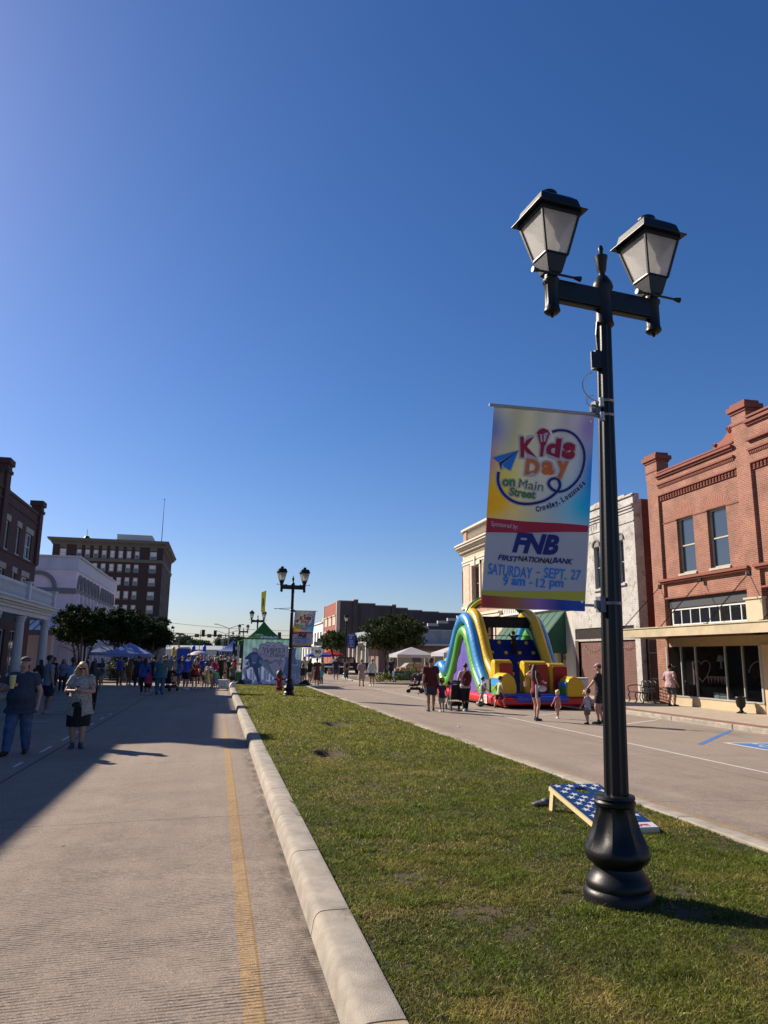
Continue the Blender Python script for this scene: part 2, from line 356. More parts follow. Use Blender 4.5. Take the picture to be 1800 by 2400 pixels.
# kerb of the right pavement as a pale band, with a brick paver band behind it
PAVER = brick_mat('pavers', (.30, .13, .08), (.25, .11, .07), (.2, .15, .12), bw=.2, bh=.1)
def kerb_run(name, x0, x1, y0, y1, z0, z1, step=3.05, m=CONC):
    mb = MB(); y = y0
    while y < y1-.01:
        ye = min(y+step, y1)-.012; mb.box(x0, x1, y, ye, z0, z1); y += step
    o = mb.build(name, m, fix=False, bevel=.035); o['kind'] = 'structure'; return o
kerb_run('kerb', 15.1, 15.3, -20, 59.7, -.34, -.045); kerb_run('kerb', 15.1, 15.3, 86, 200, -.34, -.045)
kerb_run('kerb', -9.3, -9.1, -20, 56.4, -.34, -.045); kerb_run('kerb', -9.3, -9.1, 69.7, 200, -.34, -.045)
plane('paver_band', 15.3, 15.75, -20, 59, -.046, PAVER)
# kerb of the grass median (rounded profile, slabs with joints)
def median_kerb(x0, sgn, name, ys=-6.4, yf=43.2, m=CONC):
    mb = MB(); prof = [(0, -.05), (.022, .08), (.030, .108), (.043, .128), (.062, .141), (.085, .147), (.15, .15), (.245, .150), (.262, .146), (.27, .136), (.27, .05)]
    y = ys
    while y < yf-.1:
        ye = y+1.535-.016
        V = []; 
        j = (random.random()-.5)*.002
        for yy in (y, ye):
            for a, z in prof: V.append((x0+sgn*a+j, yy, z+j))
        k = len(prof); mb.add(V, [(i, i+1, k+i+1, k+i) for i in range(k-1)]+[tuple(range(k)), tuple(range(k, 2*k))[::-1]])
        y += 1.535
    o = mb.build(name, m, smooth=True); o['kind'] = 'structure'; return o
median_kerb(.69, 1, 'kerb', 3.66); median_kerb(.69, 1, 'kerb', 3.66-1.535*6, 3.66, mat('kerb_tan', (.42, .32, .19), .92, .2, 5, .35, 120)); median_kerb(5.2, -1, 'kerb')
nose = MB(); N = 14
for i in range(N):
    a0, a1 = math.pi*i/N, math.pi*(i+1)/N
    V = []
    for a in (a0, a1):
        for r_, z in ((2.255, -.05), (2.245, .1), (2.17, .15), (1.99, .15), (1.98, .05)): V.append((2.945+r_*math.cos(a), 43.2+r_*.55*math.sin(a), z))
    nose.add(V, [(k, k+1, 5+k+1, 5+k) for k in range(4)])
tag(nose.build('kerb', CONC, smooth=True), kind='structure')
# soil sheet of the median with two little hollows
sm = bpy.data.materials.new('turf_soil'); sm.use_nodes = True; n = sm.node_tree; b = n.nodes['Principled BSDF']; b.inputs['Roughness'].default_value = .95
g = n.nodes.new('ShaderNodeNewGeometry'); nz = n.nodes.new('ShaderNodeTexNoise'); nz.inputs['Scale'].default_value = 1.4; nz.inputs['Detail'].default_value = 8; n.links.new(g.outputs['Position'], nz.inputs['Vector'])
cr = n.nodes.new('ShaderNodeValToRGB'); cr.color_ramp.elements[0].position = .35; cr.color_ramp.elements[0].color = (.028, .03, .011, 1); cr.color_ramp.elements[1].position = .68; cr.color_ramp.elements[1].color = (.075, .045, .022, 1)
n.links.new(nz.outputs[0], cr.inputs[0]); n.links.new(cr.outputs[0], b.inputs['Base Color']); SOIL = sm
HOL = [(2.0, 13.3, .27, .30), (3.0, 18.95, .36, .26), (1.2, 25.5, .2, .1)]
BARE = [(2.62, 5.3, .30), (3.45, 5.15, .24), (1.85, 5.1, .30), (2.05, 4.75, .2), (1.55, 5.9, .25), (3.2, 4.8, .22)]
def gz(x, y):
    z = .115+.012*math.sin(x*2.1+y*.7)*math.sin(y*.9)
    for hx, hy, hr, hd in HOL:
        q = ((x-hx)**2+((y-hy)*.5)**2)/hr**2
        if q < 1: z -= hd*(1-q)
    return z
gb = MB(); nx, ny = 60, 560
X_ = np.linspace(.94, 4.96, nx); Y_ = np.linspace(-6, 44.3, ny)
V = [(x, y, gz(x, y)) for y in Y_ for x in X_]
gb.add(V, [(j*nx+i, j*nx+i+1, (j+1)*nx+i+1, (j+1)*nx+i) for j in range(ny-1) for i in range(nx-1)])
tag(gb.build('median_soil', SOIL, smooth=2, fix=False), kind='structure')
# grass blades
def grass_mat():
    m = bpy.data.materials.new('grass_blade'); m.use_nodes = True; n = m.node_tree; L = n.links.new; b = n.nodes['Principled BSDF']; b.inputs['Roughness'].default_value = .55; b.inputs['Specular IOR Level'].default_value = .25
    at = n.nodes.new('ShaderNodeAttribute'); at.attribute_name = 'col'; L(at.outputs['Color'], b.inputs['Base Color'])
    tr = n.nodes.new('ShaderNodeBsdfTranslucent'); L(at.outputs['Color'], tr.inputs[0]); ms = n.nodes.new('ShaderNodeMixShader'); ms.inputs[0].default_value = .42
    L(b.outputs[0], ms.inputs[1]); L(tr.outputs[0], ms.inputs[2]); L(ms.outputs[0], n.nodes['Material Output'].inputs[0]); return m
def vnoise(x, y, s, seed):  # cheap value noise
    r_ = np.random.default_rng(seed); T = r_.random((64, 64)); x = x*s+100; y = y*s+100
    xi = np.floor(x).astype(int); yi = np.floor(y).astype(int); fx = x-xi; fy = y-yi; fx = fx*fx*(3-2*fx); fy = fy*fy*(3-2*fy)
    a = T[xi % 64, yi % 64]; b_ = T[(xi+1) % 64, yi % 64]; c = T[xi % 64, (yi+1) % 64]; d = T[(xi+1) % 64, (yi+1) % 64]
    return (a*(1-fx)+b_*fx)*(1-fy)+(c*(1-fx)+d*fx)*fy
def blades(x, y, z, hgt, wid, colr, name, m, lean=2.2):
    n_ = len(x); a = rng.random(n_)*2*np.pi; le = rng.random(n_)*lean*hgt; la = rng.random(n_)*2*np.pi
    dx, dy = np.cos(a)*wid/2, np.sin(a)*wid/2; P = np.empty((n_, 5, 3))
    lx, ly = np.cos(la)*le, np.sin(la)*le
    P[:, 0] = np.stack([x-dx, y-dy, z], 1); P[:, 1] = np.stack([x+dx, y+dy, z], 1)
    P[:, 2] = np.stack([x+dx*.8+lx*.35, y+dy*.8+ly*.35, z+hgt*.6], 1); P[:, 3] = np.stack([x-dx*.8+lx*.35, y-dy*.8+ly*.35, z+hgt*.6], 1)
    P[:, 4] = np.stack([x+lx, y+ly, z+hgt], 1)
    me = bpy.data.meshes.new(name); me.vertices.add(n_*5); me.vertices.foreach_set('co', P.ravel())
    base = np.arange(n_)*5; lp = np.stack([base, base+1, base+2, base+3, base+3, base+2, base+4], 1).ravel()
    me.loops.add(n_*7); me.loops.foreach_set('vertex_index', lp.astype(np.int32)); me.polygons.add(n_*2)
    st = np.stack([np.arange(n_)*7, np.arange(n_)*7+4], 1).ravel(); me.polygons.foreach_set('loop_start', st.astype(np.int32))
    try: me.polygons.foreach_set('loop_total', np.tile([4, 3], n_).astype(np.int32))
    except Exception: pass
    ca = me.attributes.new('col', 'FLOAT_COLOR', 'POINT'); c4 = np.ones((n_, 5, 4)); c4[:, :, :3] = colr[:, None, :]; ca.data.foreach_set('color', c4.ravel())
    me.materials.append(m); me.update(calc_edges=True); me.validate()
    o = bpy.data.objects.new(name, me); COL.objects.link(o); return o
GX, GY, GH, GW = [], [], [], []
for (y0, y1, dens, h_, w_) in ((2.2, 4.6, 15000, .026, .0050), (4.6, 6.5, 11000, .026, .006), (6.5, 9, 6500, .027, .0075), (9, 13, 3300, .028, .010), (13, 19, 1400, .04, .014), (19, 28, 600, .042, .022), (28, 44, 260, .045, .035)):
    x0 = .90; n_ = int((y1-y0)*4.05*dens)
    x = x0+rng.random(n_)*4.10; y = y0+rng.random(n_)*(y1-y0)
    k = x*0+1 < 2
    GX.append(x); GY.append(y); GH.append(np.full(n_, h_)); GW.append(np.full(n_, w_))
x = np.concatenate(GX); y = np.concatenate(GY); hh = np.concatenate(GH); ww = np.concatenate(GW)
clump = vnoise(x, y, 2.2, 1)*.5+vnoise(x, y, 6.5, 2)*.3+vnoise(x, y, 17, 3)*.2
dry = vnoise(x, y, 1.1, 4)*.45+vnoise(x, y, 3.5, 5)*.35+vnoise(x, y, 11, 6)*.2
bare = np.zeros(len(x))
for bx, by, br_ in BARE: bare = np.maximum(bare, 1-np.clip(((x-bx)**2+(y-by)**2)**.5/br_, 0, 1))
bare = bare*np.clip((vnoise(x, y, 19, 31)*.6+vnoise(x, y, 47, 32)*.4-.3)*3, 0, 1)
for hx_, hy_q, hr_, hd_ in HOL: bare = np.maximum(bare, 2.*(((x-hx_)**2+((y-hy_q)*.5)**2) < (hr_*.98)**2))
keep = rng.random(len(x)) > (bare*1.7+np.clip(.955-x, 0, .05)*14*vnoise(x, y, 8, 77)+np.clip(.40-clump, 0, 1)*2.6)
x, y, hh, ww, clump, dry, bare = [q[keep] for q in (x, y, hh, ww, clump, dry, bare)]
hh = hh*(.35+1.15*clump*rng.random(len(x))**.6+.25)*(1-.5*bare)
green = np.array([.11, .145, .02]); dark = np.array([.055, .09, .016]); straw = np.array([.34, .27, .11])
mixd = np.clip((dry-.50)*2.6+rng.normal(0, .18, len(x))+.08, 0, 1)[:, None]
colr = (dark*(1-clump[:, None])+green*clump[:, None]*1.25)*(1-mixd*.62)+straw*mixd*.62
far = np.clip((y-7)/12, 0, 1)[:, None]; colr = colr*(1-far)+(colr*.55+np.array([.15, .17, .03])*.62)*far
st_ = rng.random(len(x)) < .035; colr[st_] = np.array([.42, .34, .18]); 
tuft = (vnoise(x, y, 4.3, 9) > .80) & (y < 9); hh[tuft] *= 1.7; colr[tuft] = colr[tuft]*.5+np.array([.10, .15, .025])*.5
colr *= (.45+1.1*rng.random(len(x))**1.4)[:, None]*(.62+.75*np.clip(vnoise(x, y, 9, 41)*.5+vnoise(x, y, 26, 42)*.5, 0, 1))[:, None]*np.array([1.40, 1.27, 1.05])
zz = np.array([gz(a, b_) for a, b_ in zip(x, y)])-.004
go = blades(x, y, zz, hh, ww, colr, 'grass', grass_mat()); tag(go, 'short mown grass covering the long median strip', 'grass', kind='stuff')

# painted markings on the right side parking lane and left lane
PW = mat('line_paint_white', (.58, .57, .54), .8, .25, 20); PB = mat('line_paint_blue', (.05, .16, .42), .8, .25, 14)
def strip(name, p, q, wd, m, dz=.004):
    p, q = Vector((p[0], p[1], 0)), Vector((q[0], q[1], 0)); d = (q-p).normalized(); nn = Vector((-d.y, d.x, 0))*wd/2
    n_ = max(1, int((q-p).length/1.5)); mb = MB()
    for i in range(n_):
        a = p.lerp(q, i/n_); b_ = p.lerp(q, (i+1)/n_)
        mb.poly([(v.x, v.y, rz(v.x)+dz) for v in (a-nn, a+nn, b_+nn, b_-nn)])
    o = mb.build(name, m, fix=False); o['kind'] = 'structure'; return o
strip('lane_line', (9.35, 4), (9.35, 44), .07, PW)
strip('parking_line', GR(1640, 1745)[:2], GR(1714, 1712)[:2], .12, PB); strip('parking_line', GR(1468, 1697)[:2], GR(1543, 1687)[:2], .08, PW)
strip('parking_line', GR(1262, 1688)[:2]+np.array([.2, 1.5]), GR(1320, 1678)[:2]+np.array([.4, 1.2]), .08, PW)
for k in range(9):
    y0 = 9.6+k*1.9+random.random()*.5; strip('lane_dash', (-3.22, y0), (-3.22, y0+.55+random.random()*.7), .055, PW)
for k in range(7): strip('parking_line', (-8.8, 19+k*3.3), (-4.6, 19.6+k*3.3), .07, PW)
hp = GR(1742, 1748); hx, hy = hp[0], hp[1]
def hcf(a, b_, d): return (hx+.7+a, hy-.1+b_, rz(hx+.7+a)+.004+d)
hb = MB(); hb.poly([hcf(a, b_, 0) for a, b_ in ((-.8, -.72), (.8, -.72), (.8, .72), (-.8, .72))]); o = hb.build('accessible_parking_marking', PW, fix=False); o['kind'] = 'structure'
hb = MB(); hb.poly([hcf(a, b_, .004) for a, b_ in ((-.68, -.6), (.68, -.6), (.68, .6), (-.68, .6))]); o = hb.build('accessible_parking_marking', PB, fix=False); o['kind'] = 'structure'
hb = MB(); hcp = lambda p: smoothp(p, 5)
ribbon(hb, [(-.12+.26*math.cos(t), -.16+.26*math.sin(t)) for t in np.linspace(2.1, 6.6, 20)], .07, hcf, .008); ribbon(hb, [(-.08, .3), (-.05, -.0), (.2, -.02), (.32, -.34), (.42, -.32)], .08, hcf, .009)
hb.poly([hcf(-.1+.08*math.cos(t), .42+.08*math.sin(t), .008) for t in np.linspace(0, 6.28, 12, endpoint=False)])
o = hb.build('accessible_parking_marking', PW, fix=False); o['kind'] = 'structure'

# ================================================================ FACADES
class Fac:
    def __init__(s, kind, p): s.k = kind; s.p = p
    def __call__(s, a, z, d):
        if s.k == 'R': return (s.p-d, a, z)
        if s.k == 'L': return (s.p+d, a, z)
        return (a, s.p-d, z)
    def box(s, mb, a0, a1, z0, z1, d0, d1):
        p, q = s(a0, z0, d0), s(a1, z1, d1); return mb.box(p[0], q[0], p[1], q[1], p[2], q[2])
def wall(mb, F, a0, a1, z0, z1, ops=(), th=.3, d=0.):
    A = sorted({a0, a1, *[max(a0, min(a1, o[0])) for o in ops], *[max(a0, min(a1, o[1])) for o in ops]})
    Z = sorted({z0, z1, *[o[2] for o in ops], *[o[3] for o in ops]})
    for i in range(len(A)-1):
        run = None
        for j in range(len(Z)-1):
            ca, cz = (A[i]+A[i+1])/2, (Z[j]+Z[j+1])/2
            solid = not any(o[0] < ca < o[1] and o[2] < cz < o[3] for o in ops)
            if solid: run = (run[0], Z[j+1]) if run else (Z[j], Z[j+1])
            if (not solid or j == len(Z)-2) and run: F.box(mb, A[i], A[i+1], run[0], run[1], d, d-th); run = None
    return mb
def window(parent, F, a0, a1, z0, z1, dep=.18, fm=None, gm=None, fw=.07, rows=2, cols=1, blind=0, name='window', sill=True, d0=0., bm=None):
    fm = fm or CREAM; gm = gm or GLASS; mb = MB(); w0 = d0-dep
    F.box(mb, a0, a0+fw, z0, z1, w0, w0+.07); F.box(mb, a1-fw, a1, z0, z1, w0, w0+.07); F.box(mb, a0+fw, a1-fw, z1-fw, z1, w0, w0+.07); F.box(mb, a0+fw, a1-fw, z0, z0+fw, w0, w0+.07)
    for r_ in range(1, rows): zz_ = z0+(z1-z0)*r_/rows; F.box(mb, a0+fw, a1-fw, zz_-fw*.35, zz_+fw*.35, w0, w0+.055)
    for c in range(1, cols): aa = a0+(a1-a0)*c/cols; F.box(mb, aa-fw*.3, aa+fw*.3, z0+fw, z1-fw, w0, w0+.05)
    if sill: F.box(mb, a0-.04, a1+.04, z0-.09, z0, d0-dep, d0+.06)
    o = mb.build(name, fm, parent, fix=False)
    g_ = MB(); F.box(g_, a0+fw*.9, a1-fw*.9, z0+fw*.9, z1-fw*.9, w0-.02, w0+.02); g_.build('pane', gm, o, fix=False)
    if blind:
        b_ = MB(); F.box(b_, a0+fw, a1-fw, z0+(z1-z0)*(1-blind), z1-fw, w0+.0205, w0+.026); b_.build('blind', bm or WHITEP, o, fix=False)
    return o

# ---------------- red brick shop (right)
F = Fac('R', 19.1); S = empty('brick_shop', (19.1, 26, -.05), 'two storey red brick shop with cream canopy on chains, nearest on right', 'building')
mb = MB(); GZ = -.05; XB = 40
wins = [(26.44, 27.58, 5.45, 7.85), (24.36, 25.53, 5.45, 7.85)]
wins2 = [(a-5.95, b_-5.95, c, d) for a, b_, c, d in wins]; wins3 = [(a-11.9, b_-11.9, c, d) for a, b_, c, d in wins]
ops = wins+wins2+wins3+[(23.5, 28.6, 3.27, 4.42), (17.5, 22.6, 3.27, 4.42), (23.05, 28.75, GZ, 2.75), (17.0, 22.3, GZ, 2.75)]
rec = -.12
wall(mb, F, 23.45, 28.65, GZ, 9.12, ops, .3, rec); wall(mb, F, 17.5, 22.7, GZ, 9.12, ops, .3, rec); wall(mb, F, 8, 16.7, GZ, 9.12, ops, .3, rec)
for a0, a1 in ((28.65, 29.45), (22.7, 23.45), (16.7, 17.5)): wall(mb, F, a0, a1, 4.05 if a1 < 24 else GZ, 9.12, (), .42, 0)
wall(mb, F, 8, 29.45, 9.12, 9.95, (), .42, 0)
F.box(mb, 8, 29.45, 2.76, 9.9, -20, -.45); F.box(mb, 8, 29.45, GZ, 2.76, -20, -2.46); F.box(mb, 28.8, 29.45, GZ, 2.76, -2.46, -.42)
F.box(mb, 23.45, 28.2, 9.95, 10.12, -.4, 0)
F.box(mb, 8, 22.75, 9.95, 10.85, -.4, 0)
for a0, a1, zt in ((28.6, 29.5, 10.75), (22.7, 23.5, 11.2), (16.7, 17.5, 11.2)): F.box(mb, a0, a1, 9.95, zt, -.6, .003)
mb.build('wall', BRICKR, S, fix=False)
tr = MB()
for a0, a1, zb in ((23.5, 28.6, 9.95), (8, 22.7, 10.63)):
    F.box(tr, a0, a1, zb, zb+.09, -.1, .16); F.box(tr, a0, a1, zb-.09, zb, -.1, .08)
    F.box(tr, a0, a1, 9.56, 9.63, -.1, .10); F.box(tr, a0, a1, 9.5, 9.56, -.1, .05)
    k = a0+.05
    while k < a1-.05: F.box(tr, k, k+.045, 9.43, 9.5, -.05, .045); k += .09
F.box(tr, 8, 22.7, 9.93, 10.02, -.1, .14); F.box(tr, 8, 22.7, 10.86, 10.94, -.45, .06)
F.box(tr, 23.5, 28.6, 10.123, 10.19, -.42, .05)
for a0, a1 in ((23.46, 28.64), (17.51, 22.69), (8, 16.69)):
    F.box(tr, a0, a1, 9.08, 9.13, -.12, .04); F.box(tr, a0, a1, 8.86, 8.9, -.12, -.06)
    k = a0+.03
    while k < a1-.1: F.box(tr, k, k+.09, 8.9, 9.08, -.12, -.02); F.box(tr, k+.03, k+.075, 8.95, 9.0, -.02, 0); k += .19
    F.box(tr, a0-.25, a1+.25, 5.2, 5.3, -.12, .12); F.box(tr, a0-.2, a1+.2, 5.13, 5.2, -.12, .05); F.box(tr, a0, a1, 4.43, 4.5, -.12, 0)
for a0, a1 in ((23.46, 24.33), (25.56, 26.41), (27.61, 28.64)): F.box(tr, a0, a1, 7.8, 7.84, -.12, -.09)
for a0, a1, zt in ((28.6, 29.5, 10.75), (22.7, 23.5, 11.2), (16.7, 17.5, 11.2)):
    F.box(tr, a0-.05, a1+.05, zt, zt+.1, -.65, .05); F.box(tr, a0-.12, a1+.12, zt+.1, zt+.28, -.72, .12); F.box(tr, a0-.02, a1+.02, zt+.28, zt+.42, -.62, .02); F.box(tr, a0-.03, a1+.03, zt-.45, zt-.4, -.62, .03)
tr.build('cornice', DTRIM, S, fix=False)
# soldier arches over the windows: splayed upright bricks
for a0, a1, z0, z1 in wins+wins2:
    n_ = 15; ar = MB()
    for i in range(n_):
        t = (i+.5)/n_; aa = a0-.08+(a1-a0+.16)*t; hgt = .33+.22*math.sin(math.pi*t)**2+(.08 if i % 2 else 0); sl = (t-.5)*.35
        ar.prism([(aa-.028, z1+.02), (aa+.028, z1+.02), (aa+.03+sl, z1+hgt), (aa-.03+sl, z1+hgt)], lambda a, z, d: F(a, z, d), rec, rec+.006)
    ar.build('arch', mat('arch_brick', (.33, .13, .085), .85, .3, 30), S)
sc = MB(); pts = [(23.55, 10.2), (23.5, 10.95), (23.75, 10.9), (23.9, 10.6), (24.2, 10.42), (24.7, 10.36), (24.75, 10.2)]
sc.prism(pts, F, -.35, -.05)
for c_, r_ in (((23.72, 10.72), .13), ((24.6, 10.33), .08)): sc.tube([F(c_[0]+r_*t*math.cos(t*9), c_[1]+r_*t*math.sin(t*9), 0) for t in np.linspace(.15, 1, 24)], .03, 5)
sc.build('scroll_ornament', TERRA, S)
for w_ in wins+wins2+wins3: window(S, F, *w_, dep=.2, fw=.08, d0=rec, fm=mat('window_cream', (.42, .38, .29), .6), name='window')
dk = MB()
for a0, a1 in ((23.5, 28.6), (17.5, 22.6)): F.box(dk, a0+.02, a1-.02, 4.02, 4.42, -.28, -.16)
dk.build('sign_band', mat('dark_fascia', (.03, .032, .038), .6), S, fix=False)
for a0, a1 in ((23.5, 28.45), (17.5, 22.6)): window(S, F, a0, a1, 3.27, 4.0, dep=.16, fm=WHITEP, gm=DGLASS, fw=.07, rows=1, cols=8, name='transom_window', d0=-.12, sill=False)
pn = MB(); F.box(pn, 22.68, 23.52, 3.0, 4.05, -.3, .04); F.box(pn, 22.62, 23.58, 4.05, 4.12, -.3, .09); F.box(pn, 23.5, 29.45, 3.1, 3.27, -.3, .02); F.box(pn, 28.65, 29.45, 2.75, 3.2, 0, .03); pn.build('pilaster_panel', CREAM, S, fix=False)
cn = MB(); cn.box(17.0, 19.08, 8, 28.75, 2.99, 3.03); cn.box(16.97, 17.03, 8, 28.78, 2.72, 3.06); cn.box(17.0, 19.08, 28.72, 28.78, 2.72, 3.02); cn.box(16.93, 17.05, 8, 28.82, 3.06, 3.1); cn.box(17.03, 19.08, 8, 28.7, 2.9, 2.94)
cn.build('canopy', mat('canopy_cream', (.42, .35, .22), .65, .18, 1.5, .1), S, fix=False)
fs = MB(); F.box(fs, 8, 28.75, 2.37, 2.75, -.3, -.06); fs.build('fascia', mat('fascia_tan', (.38, .28, .14), .7), S, fix=False)
def chain(parent, p, q):
    mb = MB(); p, q = Vector(p), Vector(q); n_ = int((q-p).length/.075)
    d = (q-p).normalized(); u, v = orth(d)
    for i in range(n_):
        c = p.lerp(q, (i+.5)/n_); s_ = u if i % 2 else v
        mb.tube([c+d*.05*math.cos(t)+s_*.022*math.sin(t) for t in np.linspace(0, 2*math.pi, 9)], .0095, 4, cap=False)
    mb.box(p.x-.05, p.x+.0, p.y-.09, p.y+.09, p.z-.08, p.z+.08); mb.box(q.x-.06, q.x+.06, q.y-.08, q.y+.08, q.z-.02, q.z+.03)
    return mb.build('chain', BLACK, parent)
for k in range(6):
    yy = 28.91-k*2.83
    chain(S, (19.1, yy, 5.03), (17.12, yy, 3.1))
# shopfront
sf = MB(); F.box(sf, 23.02, 28.75, GZ, .3, -.2, 0); F.box(sf, 17, 22.4, GZ, .3, -.2, 0); F.box(sf, 22.4, 23.02, GZ, 2.4, -.25, -.02)
sf.build('stall_riser', mat('riser_cream', (.47, .375, .23), .7, .08, 2), S, fix=False)
fr = MB(); F.box(fr, 23.02, 28.78, .3, .36, -.12, .03); F.box(fr, 28.7, 28.78, .3, 2.37, -.1, .02); F.box(fr, 23.02, 23.1, .3, 2.37, -.1, .02)
for a in (27.75, 26.8, 24.98, 24.01): F.box(fr, a-.025, a+.025, .36, 2.37, -.1, 0)
F.box(fr, 17, 22.4, .3, .36, -.12, .03)
for a in (21.2, 19.8, 18.4): F.box(fr, a-.025, a+.025, .36, 2.37, -.1, 0)
fr.build('shop_frame', mat('aluminium', (.55, .55, .53), .4, metal=.6), S, fix=False)
SHG = glass_mat('shop_glass', (.01, .012, .015), .03, clear=.85)
gg = MB(); F.box(gg, 23.1, 28.7, .36, 2.37, -.06, -.05); F.box(gg, 17, 22.4, .36, 2.37, -.06, -.05); gg.build('display_glass', SHG, S, fix=False)
rm = MB(); F.box(rm, 17, 28.75, .25, .3, -2.4, -.2); F.box(rm, 17, 28.75, .3, 2.75, -2.44, -2.4); rm.build('display_floor', mat('shop_interior', (.10, .08, .07), .8), S, fix=False)
# the brick shop's window openings show dark rooms behind
# shop window goods (things standing behind the glass)
def disp(name, label, cat, fn, m, loc, group='goods in the shop window'):
    mb = MB(); fn(mb); o = mb.build(name, m, smooth=True); o.location = loc; return tag(o, label, cat, group)
WHT = mat('white_enamel', (.72, .72, .7), .4); PINKISH = mat('pinkish_card', (.45, .28, .28), .7); REDC = mat('red_cloth', (.5, .05, .05), .7); DARKW = mat('dark_wood', (.07, .035, .02), .6)
disp('table_lamp', 'cream lampshade standing high behind the shop glass', 'lamp', lambda m: (m.lathe([(.17, .28), (.09, .52)], n=16), m.lathe([(.09, 0), (.03, .03), (.03, .3)], n=10)), WHT, (19.7, 26.0, 1.5))
disp('heart_wreath', 'large open wire heart hanging in the shop window', 'decoration', lambda m: m.tube([(0, .55*math.sin(t)**3, .5+.42*(math.cos(t)-.38*math.cos(2*t)-.15*math.cos(3*t))) for t in np.linspace(0, 6.28, 40)], .016, 5, cap=False), WHT, (19.45, 26.9, .95))
disp('radio', 'small white boxy radio on the display floor', 'radio', lambda m: (m.box(-.09, .09, -.17, .17, 0, .26), m.box(-.11, -.09, -.13, .0, .06, .2)), WHT, (19.6, 26.15, .3))
disp('crate', 'pale slatted crate beside the white radio', 'crate', lambda m: [m.box(-.12, .12, -.2, .2, z, z+.06) for z in (0, .09, .18)], WHT, (19.6, 25.7, .3))
disp('kettle', 'round dark red pot on the display floor', 'pot', lambda m: m.lathe([(.08, 0), (.16, .06), (.17, .16), (.1, .25), (.03, .3)], n=16), REDC, (19.6, 24.75, .3))
disp('star_ornament', 'small white star ornament near the left window post', 'decoration', lambda m: m.prism([((.16 if i % 2 == 0 else .065)*math.sin(i*math.pi/5), .16+(.16 if i % 2 == 0 else .065)*math.cos(i*math.pi/5)) for i in range(10)], lambda a, b, d: (d, a, b), 0, .03), WHT, (19.4, 28.1, .75))
disp('clothes_rack', 'dark clothes rack behind the leftmost shop pane', 'rack', lambda m: (m.bar((0, -.35, 0), (0, -.35, 1.5), .04), m.bar((0, .35, 0), (0, .35, 1.5), .04), m.bar((0, -.35, 1.5), (0, .35, 1.5), .04), m.box(-.1, .1, -.3, .25, .5, 1.45)), PINKISH, (19.9, 28.2, .3))
disp('shelf', 'wooden shelf with small bottles deep in the window', 'shelf', lambda m: [m.box(-.12, .12, -.5, .5, z, z+.03) for z in (.3, .75, 1.2)]+[m.lathe([(.04, z), (.04, z+.16), (.015, z+.24)], c=(0, y, 0), n=8) for z in (.33, .78) for y in (-.35, -.1, .2)], DARKW, (20.3, 24.8, .3))
disp('curved_frame', 'large round white hoop frame behind the right panes', 'frame', lambda m: m.tube([(0, .6*math.cos(t), .6+.6*math.sin(t)) for t in np.linspace(.3, 2.9, 20)], .02, 5), WHT, (19.8, 24.0, .6))
bu = MB()
for i in range(6): bu.prism([(-.6+i*.2, .3), (-.42+i*.2, .3), (-.51+i*.2, 0)], lambda a, b, d: (d, a, b), 0, .01)
o = bu.build('bunting', mat('striped_bunting', (.55, .08, .08), .8, rgb2=(.7, .68, .66), scale=30, stretch=(1, 1, .1))); o.location = (19.42, 26.0, .9); tag(o, 'striped red and white pennant bunting inside the shop window', 'bunting', 'goods in the shop window')

# alley gate between the brick shop and the painted brick building
o = empty('alley_gate', (19.35, 30.0, -.05), 'dark barred iron gate closing the alley beside the brick shop', 'gate')
mb = MB()
for k in range(11): yy = 29.52+k*.1; mb.box(19.34, 19.36, yy, yy+.02, .0, 2.72)
mb.build('bars', BLACK, o).location = (-19.35, -30.0, .05)
mb = MB(); [mb.box(19.33, 19.37, 29.46, 30.66, z, z+.06) for z in (0, .95, 2.1, 2.7)]; mb.box(19.33, 19.37, 29.46, 29.52, 0, 2.76); mb.box(19.33, 19.37, 30.6, 30.66, 0, 2.76)
mb.build('frame', BLACK, o).location = (-19.35, -30.0, .05)

# ---------------- painted white brick building
S = empty('painted_brick_building', (19.1, 34, -.05), 'two storey building in worn white paint over brick, left of the red brick shop', 'building')
wn = [(31.74, 32.3, 5.48, 7.6), (34.05, 34.66, 5.4, 7.6), (36.3, 36.9, 5.4, 7.6)]
ops = [(a, b_, c, d) for a, b_, c, d in wn]+[(31.15, 36.75, GZ, 2.75), (31.2, 37.1, 2.85, 3.42)]
mb = MB(); wall(mb, F, 30.72, 37.4, GZ, 9.5, ops, .3, 0)
mb.build('front_wall', BRICKW, S, fix=False)
mb = MB(); F.box(mb, 30.73, 37.4, GZ, 9.45, -22, -.3); mb.build('side_wall', BRICKS, S, fix=False)
mb = MB(); F.box(mb, 30.71, 31.0, 0, 9.45, -.45, -.005)
for i in range(9): a = 30.72+i*.742; F.box(mb, a, a+.742, 9.5, 9.72+.035*i+.05*math.sin(i*2), -.35, 0)
for zz_, dd in ((9.15, .1), (9.02, .07), (8.86, .05), (9.6, .08), (8.35, .04)): F.box(mb, 30.72, 37.4, zz_, zz_+.06, -.1, dd)
for a0, a1, z0, z1 in wn:
    F.box(mb, a0-.1, a1+.1, z0-.13, z0-.03, -.1, .1)
mb.build('parapet', BRICKW, S, fix=False)
for a0, a1, z0, z1 in wn:
    ar = MB(); ac = (a0+a1)/2; rr = (a1-a0)/2
    ar.prism([(ac+rr*math.cos(t), z1+.28*math.sin(t)) for t in np.linspace(0, math.pi, 10)], F, .002, .004)
    ar.tube([F(ac+(rr+.06)*math.cos(t), z1+.34*math.sin(t), .03) for t in np.linspace(0, math.pi, 12)], .05, 5)
    ar.build('window_arch', mat('arch_grey', (.18, .18, .17), .7), S)  # infill and moulding of the window head in one dark grey
